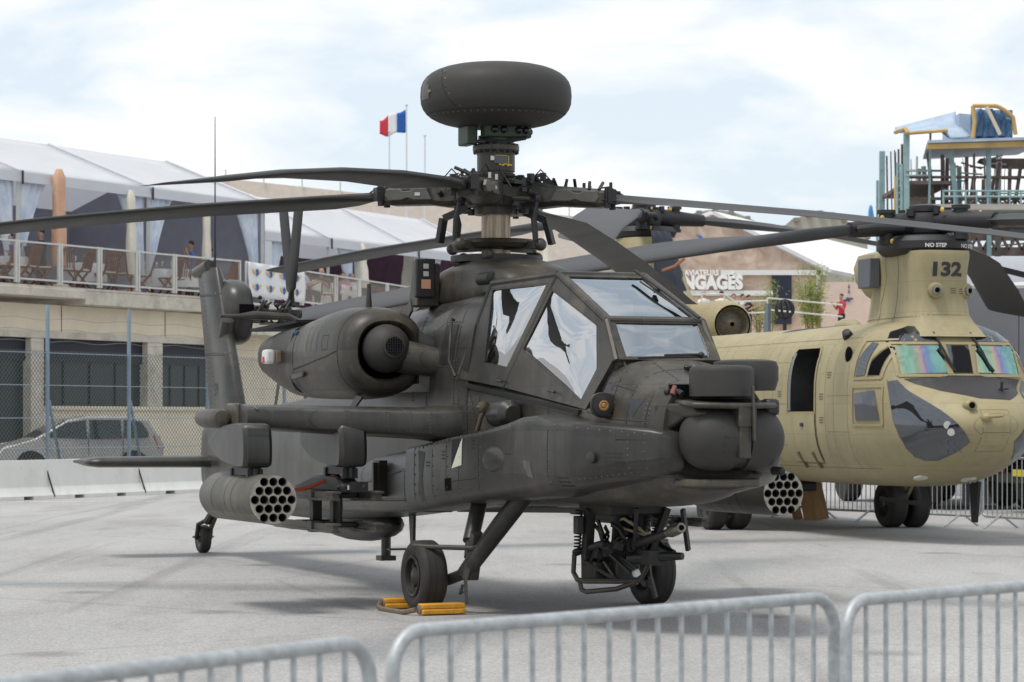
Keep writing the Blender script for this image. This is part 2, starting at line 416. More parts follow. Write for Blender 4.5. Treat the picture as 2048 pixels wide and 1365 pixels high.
# ================================================================== attack helicopter
TH = .398
AH = thing('attack_helicopter', 'dark olive attack helicopter with mushroom radome on its mast, nearest to the camera', 'helicopter', (-.148, 24.66, 0), TH-pi/2)
def ring(x, half, it=2):
    p = [(y, z) for y, z in half]+[(-y, z) for y, z in reversed(half)]
    return [(x, y, z) for y, z in chaikin(p, it)]
def interp(st, n):
    """smooth in-between stations for a loft (x, half-polygon)"""
    r = []
    for i in range(len(st)-1):
        a, b = st[i], st[i+1]; p = st[max(i-1, 0)]; q = st[min(i+2, len(st)-1)]
        for k in range(n):
            t = k/n
            def cm(p0, p1, p2, p3): return p1+(p2-p1)*t if n == 1 else .5*((2*p1)+(-p0+p2)*t+(2*p0-5*p1+4*p2-p3)*t*t+(-p0+3*p1-3*p2+p3)*t**3)
            r.append((a[0]+(b[0]-a[0])*t, [(cm(p[1][j][0], a[1][j][0], b[1][j][0], q[1][j][0]), cm(p[1][j][1], a[1][j][1], b[1][j][1], q[1][j][1])) for j in range(len(a[1]))]))
    r.append(st[-1]); return r

# nose and cockpit tub
tub = [(4.42, [(.2, 1.2), (.36, 1.27), (.38, 1.6), (.32, 1.82), (.16, 1.93)]),
       (4.3, [(.26, 1.13), (.44, 1.22), (.47, 1.6), (.40, 1.86), (.2, 1.97)]),
       (3.95, [(.3, 1.02), (.52, 1.15), (.55, 1.65), (.46, 1.95), (.24, 2.07)]),
       (3.55, [(.32, .98), (.56, 1.08), (.59, 1.70), (.49, 2.06), (.30, 2.15)]),
       (3.42, [(.34, .97), (.58, 1.06), (.60, 1.72), (.52, 1.80), (.30, 1.84)]),
       (2.4, [(.36, .95), (.60, 1.03), (.62, 1.72), (.60, 1.88), (.30, 1.9)]),
       (.9, [(.38, .90), (.62, .98), (.66, 1.75), (.64, 2.02), (.30, 2.06)])]
nose = MB().loft([ring(x, h, 3) for x, h in interp(tub, 3)]).build('nose_and_cockpit_tub', OD, AH, 50)
# centre body behind the cockpit, narrowing into the boom
body = [(.92, [(.38, .90), (.62, .98), (.67, 1.75), (.60, 2.55), (.40, 2.86)]),
        (.2, [(.38, .88), (.64, .96), (.70, 1.75), (.64, 2.50), (.42, 2.84)]),
        (-1.2, [(.36, .80), (.62, .90), (.70, 1.6), (.62, 2.4), (.40, 2.76)]),
        (-2.4, [(.33, .70), (.58, .84), (.62, 1.5), (.54, 2.15), (.34, 2.45)]),
        (-4.0, [(.27, .60), (.46, .74), (.48, 1.3), (.42, 1.80), (.24, 2.02)]),
        (-6.5, [(.2, .60), (.32, .70), (.34, 1.2), (.30, 1.66), (.16, 1.84)]),
        (-8.9, [(.1, .66), (.17, .74), (.19, 1.15), (.16, 1.55), (.09, 1.70)]),
        (-9.35, [(.06, .85), (.10, .9), (.11, 1.2), (.10, 1.5), (.06, 1.6)])]
cbody = MB().loft([ring(x, h, 3) for x, h in interp(body, 4)]).build('centre_body_and_tail_boom', OD2, AH, 50)
# rotor mast fairing
dog = [(1.25, [(.12, 2.80), (.25, 2.80), (.27, 2.85), (.2, 2.9), (.08, 2.92)]),
       (1.0, [(.2, 2.80), (.4, 2.80), (.40, 2.92), (.34, 3.0), (.15, 3.03)]),
       (.45, [(.2, 2.72), (.44, 2.72), (.42, 2.98), (.38, 3.10), (.2, 3.14)]),
       (-.2, [(.2, 2.72), (.46, 2.72), (.44, 2.96), (.40, 3.08), (.2, 3.12)]),
       (-.95, [(.2, 2.65), (.42, 2.68), (.38, 2.85), (.32, 2.95), (.15, 2.98)]),
       (-2.6, [(.1, 2.3), (.22, 2.33), (.2, 2.42), (.15, 2.47), (.06, 2.48)])]
doghouse = MB().loft([ring(x, h, 1) for x, h in interp(dog, 3)]).build('mast_fairing', OD, AH, 50)
MB().lathe([(.06, -.13), (.06, .13), (.045, .14)], (.75, -.40, 2.93), (1, 0, 0), 16).build('fairing_intake_tube', BLK, AH)

# cheek avionics bays
def cheek(s):
    st = [(4.49, .40, 1.55, 1.31), (4.475, .49, 1.58, 1.28), (4.42, .565, 1.60, 1.25), (4.15, .72, 1.625, 1.20), (3.78, .90, 1.65, 1.145), (3.5, .955, 1.662, 1.11), (3.40, .962, 1.67, 1.10), (3.15, .965, 1.715, 1.06),
          (2.85, .965, 1.70, 1.035), (2.5, .965, 1.645, 1.02), (1.85, .96, 1.575, .98), (1.1, .93, 1.52, .93), (.3, .88, 1.45, .86), (-.1, .85, 1.42, .83)]
    rg = []
    for x, yo, zt, zb in st:
        p = [(-.30, zt-.005), (-yo*.7, zt), (-yo+.035, zt-.004), (-yo+.010, zt-.014), (-yo+.001, zt-.04), (-yo, zt-.1), (-yo-.004, (zt+zb)/2+.1), (-yo-.004, (zt+zb)/2-.06), (-yo, zb+.13), (-yo+.02, zb+.055), (-yo+.07, zb+.012), (-yo*.8, zb), (-.30, zb)]
        rg.append([(x, s*y, z) for y, z in chaikin(p, 1)])
    return MB().loft(rg).build('cheek_avionics_bay', OD2, AH, 28)
ck_s, ck_p = cheek(1), cheek(-1)
# side body panels aft of the bay
for s in (1, -1):
    rg = []
    for x, yo, zt, zb in [(-.12, .80, 1.45, .82), (-1.4, .74, 1.36, .78), (-2.6, .62, 1.22, .74), (-3.6, .5, 1.1, .72)]:
        rg.append([(x, s*y, z) for y, z in chaikin([(-.2, zt), (-yo, zt), (-yo, zb+.06), (-yo*.9, zb), (-.2, zb)], 2)])
    o = MB().loft(rg).build('side_body_panel', OD2, AH, 40)
    if s == 1: sp_s = o

# ---- canopy: frames and panes
def plane_poly(outer, inner, thick, name, gmat, bulge=0.0, riv=True):
    """metal frame between an outer and an inner outline, and the pane inside it"""
    O = [Vector(p) for p in outer]; I = [Vector(p) for p in inner]; n = len(O)
    c = sum(O, Vector())/n; nr = Vector()
    for i in range(n): nr += (O[i]-c).cross(O[(i+1) % n]-c)
    nr.normalize()
    if nr.dot(c-Vector((2.2, 0, 2.2))) < 0: nr = -nr
    fr = MB(); m = len(I)
    import itertools
    # bridge outer/inner by closest-angle triangulation
    ax = nr.orthogonal().normalized(); ay = nr.cross(ax)
    P = [((p-c).dot(ax), (p-c).dot(ay)) for p in O+I]
    ed = [(i, (i+1) % n) for i in range(n)]+[(n+i, n+(i+1) % m) for i in range(m)]
    vv, ee, ff, ov, *_ = delaunay_2d_cdt([Vector(p) for p in P], ed, [], 1, 1e-6)
    def ins(q):
        k = False; j = m-1; Q = P[n:]
        for i in range(m):
            if (Q[i][1] > q[1]) != (Q[j][1] > q[1]) and q[0] < (Q[j][0]-Q[i][0])*(q[1]-Q[i][1])/(Q[j][1]-Q[i][1])+Q[i][0]: k = not k
            j = i
        return k
    tri = [t for t in ff if not ins((sum(vv[i][0] for i in t)/3, sum(vv[i][1] for i in t)/3))]
    allp = O+I
    def lift(i):
        k = ov[i][0] if ov[i] else None
        return allp[k] if k is not None else c+ax*vv[i][0]+ay*vv[i][1]
    pts = [lift(i) for i in range(len(vv))]
    k = len(pts)
    fr.add([p+nr*.012 for p in pts]+[p-nr*thick for p in pts], [tuple(t) for t in tri]+[tuple(i+k for i in reversed(t)) for t in tri])
    cnt = {}
    for t in tri:
        for a, b in ((t[0], t[1]), (t[1], t[2]), (t[2], t[0])): cnt.setdefault(frozenset((a, b)), []).append((a, b))
    fr.f += [(e[0][0], e[0][1], e[0][1]+k, e[0][0]+k) for e in cnt.values() if len(e) == 1]
    f = fr.build(name+'_frame', OD, AH, 30)
    # pane
    pm = MB(); ci = sum(I, Vector())/m; N = 7; vs = [ci+nr*bulge]; fs = []
    bnd = []
    for i in range(m):
        a, b = I[i], I[(i+1) % m]
        for q in range(4): bnd.append(a+(b-a)*(q/4))
    nbn = len(bnd)
    for k2 in range(1, N+1):
        t = k2/N
        vs += [ci+(b-ci)*t+nr*bulge*(1-t*t) for b in bnd]
    fs = [(0, 1+i, 1+(i+1) % nbn) for i in range(nbn)]
    for k2 in range(N-1):
        fs += [(1+k2*nbn+i, 1+(k2+1)*nbn+i, 1+(k2+1)*nbn+(i+1) % nbn, 1+k2*nbn+(i+1) % nbn) for i in range(nbn)]
    pm.add(vs, fs); p = pm.build(name+'_pane', gmat, AH, 60)
    if riv:
        rv = MB()
        for i in range(m):
            a, b = I[i], I[(i+1) % m]; ctr = ci
            for q in resample([a+(a-ctr).normalized()*.022, b+(b-ctr).normalized()*.022], .035):
                x = nr.orthogonal(); y = nr.cross(x); q = q+nr*.012
                rv.add([q+(x*cos(z*pi/2)+y*sin(z*pi/2))*.0055 for z in range(4)]+[q+nr*.004], [(z, (z+1) % 4, 4) for z in range(4)])
        tag(rv.build('rivets', RIV, f, 0), kind='stuff')
    return f, p
def inset(poly, d):
    P = [Vector(p) for p in poly]; c = sum(P, Vector())/len(P)
    return [p+(c-p).normalized()*d for p in P]
def Y(p, s): return (p[0], -p[1]*s if s < 0 else p[1], p[2])
apx, w1, w0 = (2.34, -.40, 2.89), (3.36, -.43, 2.47), (3.56, -.46, 2.14)
s0, dd, s2, t2 = (3.27, -.565, 1.755), (1.66, -.61, 1.95), (.70, -.65, 2.04), (1.06, -.47, 2.87)
def mir(p): return (p[0], -p[1], p[2])
for s in (1, -1):
    g_ = (lambda p: p) if s == 1 else mir
    A = [apx, w1, w0, s0, dd]; Ai = [(2.31, -.435, 2.75), (3.22, -.445, 2.43), (3.29, -.475, 2.08), (3.13, -.545, 1.83), (1.98, -.56, 2.27)]
    B = [apx, dd, s2, t2]; Bi = [(2.19, -.435, 2.81), (1.64, -.57, 2.12), (1.2, -.595, 2.17), (1.13, -.49, 2.81)]
    plane_poly([g_(p) for p in A], [g_(p) for p in Ai], .03, 'front_cockpit_side', GLS, .045)
    plane_poly([g_(p) for p in B], [g_(p) for p in Bi], .03, 'rear_cockpit_side', GLS, .05)
def rect_in(a, b, c, d, t):
    a, b, c, d = map(Vector, (a, b, c, d))
    def bl(u, v): return (a*(1-u)+b*u)*(1-v)+(d*(1-u)+c*u)*v
    return [bl(t, t), bl(1-t, t), bl(1-t, 1-t), bl(t, 1-t)]
q = [(3.62, -.44, 2.145), (3.62, .44, 2.145), mir(w1), w1]
plane_poly(q, rect_in(*q, .075), .03, 'lower_windscreen', GLF, .01)
q = [w1, mir(w1), mir(apx), apx]
plane_poly(q, rect_in(*q, .07), .03, 'upper_windscreen', GLF, .01)
q = [apx, mir(apx), mir(t2), t2]
plane_poly(q, rect_in(*q, .09), .03, 'cockpit_roof', GLS, .05)
fr = MB()
for s in (1, -1):
    for a, b, r in ((apx, w1, .028), (w1, (3.59, -.45, 2.14), .03), (apx, t2, .03), (apx, dd, .026), (t2, s2, .03)):
        fr.tube([(a[0], a[1]*s, a[2]), (b[0], b[1]*s, b[2])], r, 8)
fr.tube([w1, mir(w1)], .026, 8); fr.tube([apx, mir(apx)], .03, 8); fr.tube([t2, mir(t2)], .035, 8)
fr.pieces('canopy_rail', OD, AH)
# canopy rear wall and sill lip
fr = MB().prism([t2, mir(t2), mir(s2), s2], (-.05, 0, 0)); fr.build('canopy_rear_bulkhead', OD, AH)
for s in (1, -1):
    m = MB().bar((.85, s*-.66, 1.985), (3.2, s*-.585, 1.735), .05, .035); m.build('canopy_sill', SEAM, AH)
# cockpit interior
mat('cockpit_grey', (.20, .205, .21), .7, var=.2); mat('seat_cloth', (.24, .25, .22), .9, var=.2); mat('harness_red', (.30, .05, .04), .7)
for x, z in ((2.75, 1.86), (1.35, 2.0)):
    m = MB().box((x, 0, z+.1), (.5, .46, .14)).box((x-.28, 0, z+.45), (.14, .46, .75), Matrix.Rotation(-.15, 3, 'Y')).box((x-.36, 0, z+.80), (.1, .26, .16))
    m.build('crew_seat', 'seat_cloth', AH, bevel=.03)
m = MB().box((3.18, 0, 2.0), (.14, .6, .32)).box((2.0, 0, 2.08), (.16, .7, .3)).box((3.10, 0, 2.17), (.12, .16, .2)).box((2.2, 0, 2.25), (.04, .85, .1))
m.build('instrument_panel', 'cockpit_grey', AH, bevel=.02)
m = MB().box((2.5, -.18, 2.30), (.03, .04, .4)).box((2.5, .18, 2.30), (.03, .04, .4)).tube([(2.47, -.2, 2.1), (2.47, -.05, 2.3), (2.47, .2, 2.15)], .015)
m.build('seat_harness', 'harness_red', AH)

# nose details: sensor collar, turret, night sensor drum
n = MB()
for s in (1, -1):
    n.prism([(4.30, s*.47, 1.80), (4.62, s*.30, 1.80), (4.72, s*.30, 1.74), (4.72, s*.30, 1.70), (4.55, s*.34, 1.69), (4.30, s*.47, 1.52)], (0, -s*.14, 0))
n.prism([(4.74, -.36, 1.76), (4.86, -.12, 1.755), (4.88, .12, 1.755), (4.76, .36, 1.76), (4.3, .36, 1.80), (4.3, -.36, 1.80)], (0, 0, .045))
n.build('sensor_yoke', OD, AH, bevel=.018)
cf = []
for x, k in ((4.22, 1.0), (4.36, .985), (4.42, .93)):
    cf.append([(x, y*k, 1.56+(z-1.56)*k) for _, y, z in ring(x, [(.27, 1.10), (.46, 1.19), (.49, 1.6), (.43, 1.88), (.2, 2.0)], 3)])
MB().loft(cf).build('nose_collar_ring', OD, AH, 40)
C = Vector((4.60, .04, 1.53))
prof = [(.004, -.405), (.075, -.398), (.14, -.375), (.195, -.33), (.228, -.27), (.247, -.20), (.252, -.12), (.252, -.045)]
tl = MB().lathe(prof, C, (0, 1, 0), 40).build('targeting_sensor_housing', OD3, AH, 40); tl['label'] = 'rounded starboard half of the nose sensor turret'
tr_ = MB().lathe([(r, -h+.0) for r, h in reversed(prof)], C+Vector((0, .02, 0)), (0, 1, 0), 40).build('targeting_sensor_housing', OD3, AH, 40)
n = MB().lathe([(.2, -.06), (.232, -.05), (.232, .07), (.2, .08)], C, (0, 1, 0), 40); n.build('turret_gimbal_band', OD, AH, 30)
n = MB().box(C+Vector((.19, .01, .17)), (.16, .15, .17)).box(C+Vector((.235, -.005, -.02)), (.05, .10, .26)).bar(C+Vector((.27, .05, .40)), C+Vector((.29, .05, -.02)), .02, .035)
n.build('gimbal_front_block', OD, AH, bevel=.012)
sm = MB(); bt = bvh_of(tl)
seam(sm, bt, [(4.9, -.16, 1.68), (4.9, -.13, 1.55), (4.9, -.15, 1.36)], (-1, 0, 0), .005)
seam(sm, bt, [(4.9, -.14, 1.54), (4.9, -.03, 1.54)], (-1, 0, 0), .005)
sm.build('turret_seam', SEAM, tl, 0)
# lower chin block
n = MB().prism([(4.40, -.36, 1.22), (4.70, -.22, 1.22), (4.74, .22, 1.22), (4.40, .40, 1.22)], (0, 0, -.06)); n.build('turret_lower_tray', OD, AH, bevel=.015)
nv = [(4.60, [(.16, 1.0)])]
n = MB(); out_ = [(4.59+.245*cos(2*pi*k/40), -.03+.25*sin(2*pi*k/40)) for k in range(40)]
n.loft([[(x, y, 1.852) for x, y in out_], [(x, y, 2.04) for x, y in out_], [(4.59+(x-4.59)*.975, -.03+(y+.03)*.975, 2.065) for x, y in out_], [(4.59+(x-4.59)*.90, -.03+(y+.03)*.90, 2.082) for x, y in out_], [(4.59+(x-4.59)*.7, -.03+(y+.03)*.7, 2.09) for x, y in out_]])
n.build('night_sensor_drum', OD3, AH, 40)
out_ = chaikin([(4.62, .22), (4.6, .46), (4.42, .55), (4.1, .48), (4.05, .15), (4.3, .05)], 2)
n = MB(); n.loft([[(x-.0, y*.9+.02, 1.90) for x, y in out_], [(x, y, 1.98) for x, y in out_], [(x, y, 2.08) for x, y in out_], [(4.35+(x-4.35)*.93, .3+(y-.3)*.93, 2.125) for x, y in out_], [(4.35+(x-4.35)*.7, .3+(y-.3)*.7, 2.14) for x, y in out_]])
n.build('night_sensor_shroud', OD3, AH, 40)
n = MB().box((4.40, -.30, 1.90), (.16, .1, .09)); n.build('sensor_cable_bay', DARK, AH)
n = MB().tube([(4.40, -.36, 1.87), (4.46, -.345, 1.90), (4.52, -.33, 1.87)], .022).ball((4.36, -.38, 1.89), .03); n.build('sensor_cable', BLK, AH)
n = MB().cyl((4.44, -.372, 1.87), (4.44, -.345, 1.93), .026, n=10); n.build('cable_clamp', mat('dull_pink', (.22, .07, .06), .6), AH)
n = MB().box((4.68, .34, 1.77), (.12, .12, .13)); n.build('small_sensor_box', BLK, AH, bevel=.03)
n = MB().cyl((4.62, .40, 1.28), (4.70, .43, 1.28), .035, n=12).ball((4.70, .43, 1.28), .03); n.build('nose_lamp', BLK, AH)
# wipers, nose antenna, side lamp pods, handles
n = MB().tube([(3.68, -.30, 2.165), (3.72, .1, 2.175), (3.70, .30, 2.18)], .010, 6).tube([(3.70, -.08, 2.185), (3.72, .26, 2.195)], .012, 6).ball((3.71, .24, 2.19), .028)
n.build('windscreen_wiper', BLK, AH)
n = MB().tube([(2.42, .27, 2.93), (2.95, .31, 2.715), (3.40, .38, 2.50)], .013, 6).tube([(2.6, .23, 2.83), (3.2, .3, 2.585)], .008, 6).box((2.80, .29, 2.745), (.07, .03, .035))
n.build('windscreen_wiper', BLK, AH)
n = MB().prism([(3.62, -.40, 2.06), (3.56, -.40, 2.20), (3.58, -.40, 2.20), (3.68, -.40, 2.03)], (0, .012, 0)); n.build('blade_antenna', OD, AH)
n = MB().ball((3.98, .02, 2.09), (.10, .05, .03)); n.build('nose_fairing_bump', OD, AH)
mat('lamp_amber', (.34, .18, .06), .25, .3); mat('lamp_gold', (.13, .10, .06), .35, .6)
for s in (1, -1):
    rg = chaikin([(-.10, -.09), (.10, -.09), (.12, .06), (.06, .11), (-.06, .11), (-.12, .06)], 2)
    n = MB().loft([[(3.50, s*-.50+y*.85, 1.78+z*.9) for y, z in rg], [(3.66, s*-.60+y, 1.78+z) for y, z in rg], [(3.72, s*-.62+y*.95, 1.78+z*.95) for y, z in rg]])
    pod = n.build('warning_receiver_pod', OD, AH, 40)
    MB().lathe([(.085, 0), (.085, .03), (.06, .035)], (3.715, s*-.63, 1.785), (1, -.1*s, 0), 20).build('lens_ring', BLK, pod)
    MB().lathe([(.042, 0), (.042, .038), (.03, .04), (.022, .036), (.012, .044)], (3.715, s*-.63, 1.785), (1, -.1*s, 0), 16).build('lens', 'lamp_amber', pod)
    n = MB().lathe([(.11, -.16), (.12, 0), (.12, .12), (.07, .19)], (1.95, s*-.73, 1.72), (1, 0, 0), 18); n.build('step_fairing', OD2, AH)
    n = MB().tube([(1.66, s*-.86, 1.58), (1.70, s*-.84, 1.70), (1.74, s*-.82, 1.75)], .02).lathe([(.05, 0), (.05, .06), (.03, .07)], (1.72, s*-.84, 1.78), (1, 0, 0), 14); n.build('formation_light', 'lamp_gold', AH)
    n = MB().tube([(2.55, s*-.585, 1.92), (2.60, s*-.61, 1.915), (2.72, s*-.605, 1.90)], .012, 6).tube([(1.55, s*-.64, 2.02), (1.60, s*-.66, 2.01), (1.70, s*-.65, 2.0)], .012, 6).tube([(.62, s*-.66, 2.56), (.66, s*-.7, 2.58), (.62, s*-.71, 2.2), (.72, s*-.69, 2.06)], .012, 6)
    n.pieces('grab_handle', OD, AH)

# ---- engine nacelles
def nacelle(s):
    cy = -1.06*s
    st = [(-.10, .245, .0, 0), (-.04, .26, 0, 0), (-.01, .285, 0, 0), (-.03, .33, 0, 0), (-.13, .39, 0, 0), (-.35, .42, 0, 0), (-.7, .43, 0, 0), (-1.1, .415, -.01, 0), (-1.45, .39, -.03, .03), (-1.75, .36, -.05, .07), (-1.95, .33, -.06, .10)]
    rg = []
    for x, r, dz, dy in st:
        k = []
        for i in range(36):
            a = 2*pi*i/36; ca, sa = cos(a), sin(a); e = 2/2.35
            k.append((x, cy+s*-dy+r*math.copysign(abs(ca)**e, ca)*1.02, 2.29+dz+r*math.copysign(abs(sa)**e, sa)))
        rg.append(k)
    o = MB().loft(rg, cap0=False).build('engine_nacelle', OD, AH, 50)
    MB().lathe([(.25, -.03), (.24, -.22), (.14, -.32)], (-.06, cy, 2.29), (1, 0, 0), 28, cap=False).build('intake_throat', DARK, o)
    b = MB().ball((-.03, cy-.01*s, 2.32), (.235, .222, .222), 28, 17); b.build('gearbox_nose_dome', OD3, o, 60)
    MB().lathe([(.105, 0), (.105, .02), (.085, .026)], (.187, cy-.015*s, 2.335), (1, -.03*s, .05), 24).build('dome_grille_ring', OD, o)
    gm = MB()
    for k in range(-3, 4):
        h = sqrt(max(0, .085**2-(k*.023)**2)); gm.bar((.226, cy+k*.023-.015*s, 2.335-h), (.226, cy+k*.023-.015*s, 2.335+h), .006, .006).bar((.228, cy-h-.015*s, 2.335+k*.023), (.228, cy+h-.015*s, 2.335+k*.023), .006, .006)
    gm.build('dome_grille', BLK, o)
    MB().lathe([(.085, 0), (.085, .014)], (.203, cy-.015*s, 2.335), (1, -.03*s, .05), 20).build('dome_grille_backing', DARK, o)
    # gearbox fairing toward the body
    p = MB().loft([[(.30+.02*k, cy+s*(.12+.40*k/3), 2.24-.02*k) if False else Vector((-.02+.07*k, cy+s*(.10+.15*k), 2.26-.03*k))+Vector((cos(a)*(.15-.012*k), 0, sin(a)*(.16-.012*k))) for a in [2*pi*i/20 for i in range(20)]] for k in range(4)])
    p.build('drive_shaft_fairing', OD, o, 50)
    # exhaust suppressor
    e = []
    for x, yo, zt, zb in ((-1.60, .42, 2.60, 1.90), (-1.95, .47, 2.58, 1.94), (-2.28, .52, 2.52, 2.06)):
        e.append([(x, cy-s*(yo-.12) if k else cy-s*.0, z) for k, z in ()] or [(x, cy+s*y, z) for y, z in chaikin([(-yo, zb+.1), (-yo, zt-.1), (-yo*.6, zt), (.35, zt), (.35, zb), (-yo*.6, zb)], 2)])
    MB().loft(e).build('exhaust_suppressor', OD, o, 40)
    MB().prism([(-1.75, cy-.30*s, 2.605), (-2.40, cy-.56*s, 2.535), (-2.40, cy+.1*s, 2.55), (-1.75, cy+.1*s, 2.62)], (0, 0, .03)).build('suppressor_lip', BLK, o)
    lm = MB().box((-1.86, cy-.46*s, 2.28), (.16, .08, .13)); lm.build('anticollision_light_base', mat('worn_tan_metal', (.22, .16, .12), .6), o, bevel=.02)
    MB().box((-1.85, cy-.55*s, 2.28), (.15, .10, .14)).build('anticollision_light', mat('clear_lens', (.75, .72, .70), .15, .1, var=.2), o, bevel=.03, seg=3)
    MB().box((-1.85, cy-.602*s, 2.25), (.07, .02, .06)).build('red_lens', mat('red_lens_plastic', (.6, .06, .07), .2), o, bevel=.008)
    MB().ball((-1.52, cy-.37*s, 2.50), .026).build('blue_filler_cap', mat('blue_cap', (.012, .07, .16), .4), o)
    MB().cyl((-.52, cy, 2.68), (-.52, cy, 2.93), .035, .016, 10).build('stub_antenna', OD, o)
    MB().prism([(-.35, cy-.18*s, 1.90), (-.2, cy-.18*s, 1.88), (-.42, cy-.2*s, 1.75), (-.52, cy-.2*s, 1.77)], (0, .02, 0)).build('drain_scoop', OD, o)
    MB().bar((-1.15, cy-.425*s, 2.10), (-1.5, cy-.42*s, 2.08), .03, .05).build('latch_fairing', OD, o, bevel=.008)
    sm = MB(); rv = MB(); bv = bvh_of(o); D = (0, s, 0)
    for x in (-.22, -1.48):
        for aa in range(0, 14):
            a0, a1 = pi/2+aa*pi/13-.0, pi/2+(aa+1)*pi/13
            pa = [(x, cy+s*cos(a)*.45, 2.30+sin(a)*.45) for a in (a0, a1)]
            seam(sm, bv, pa, None, .012, .002, .04)
    seam(sm, bv, [(-.22, cy-.6*s, 2.30), (-.5, cy-.6*s, 2.25), (-1.48, cy-.6*s, 2.15)], D, .014)
    for zz in (2.5, 2.35, 2.2): rivets(rv, bv, [(-.25, cy-.6*s, zz-.25), (-1.4, cy-.6*s, zz-.25)], D, .06)
    rivets(rv, bv, [(-.3, cy-.6*s, 2.6), (-.3, cy-.6*s, 2.0)], D, .05)
    seam(sm, bv, [(-.45, cy-.6*s, 2.45), (-.6, cy-.6*s, 2.45), (-.6, cy-.6*s, 2.32), (-.45, cy-.6*s, 2.32), (-.45, cy-.6*s, 2.45)], D)
    sm.build('panel_seam', SEAM, o, 0); tag(rv.build('rivets', RIV, o, 0), kind='stuff')
    # pylon that carries the nacelle
    MB().prism([(.0, cy+.30*s, 2.0), (-1.6, cy+.30*s, 2.0), (-1.4, -.6*s, 1.85), (.1, -.6*s, 1.85)], (0, 0, .5)).build('nacelle_mount', OD2, o)
    return o
na_s, na_p = nacelle(1), nacelle(-1)

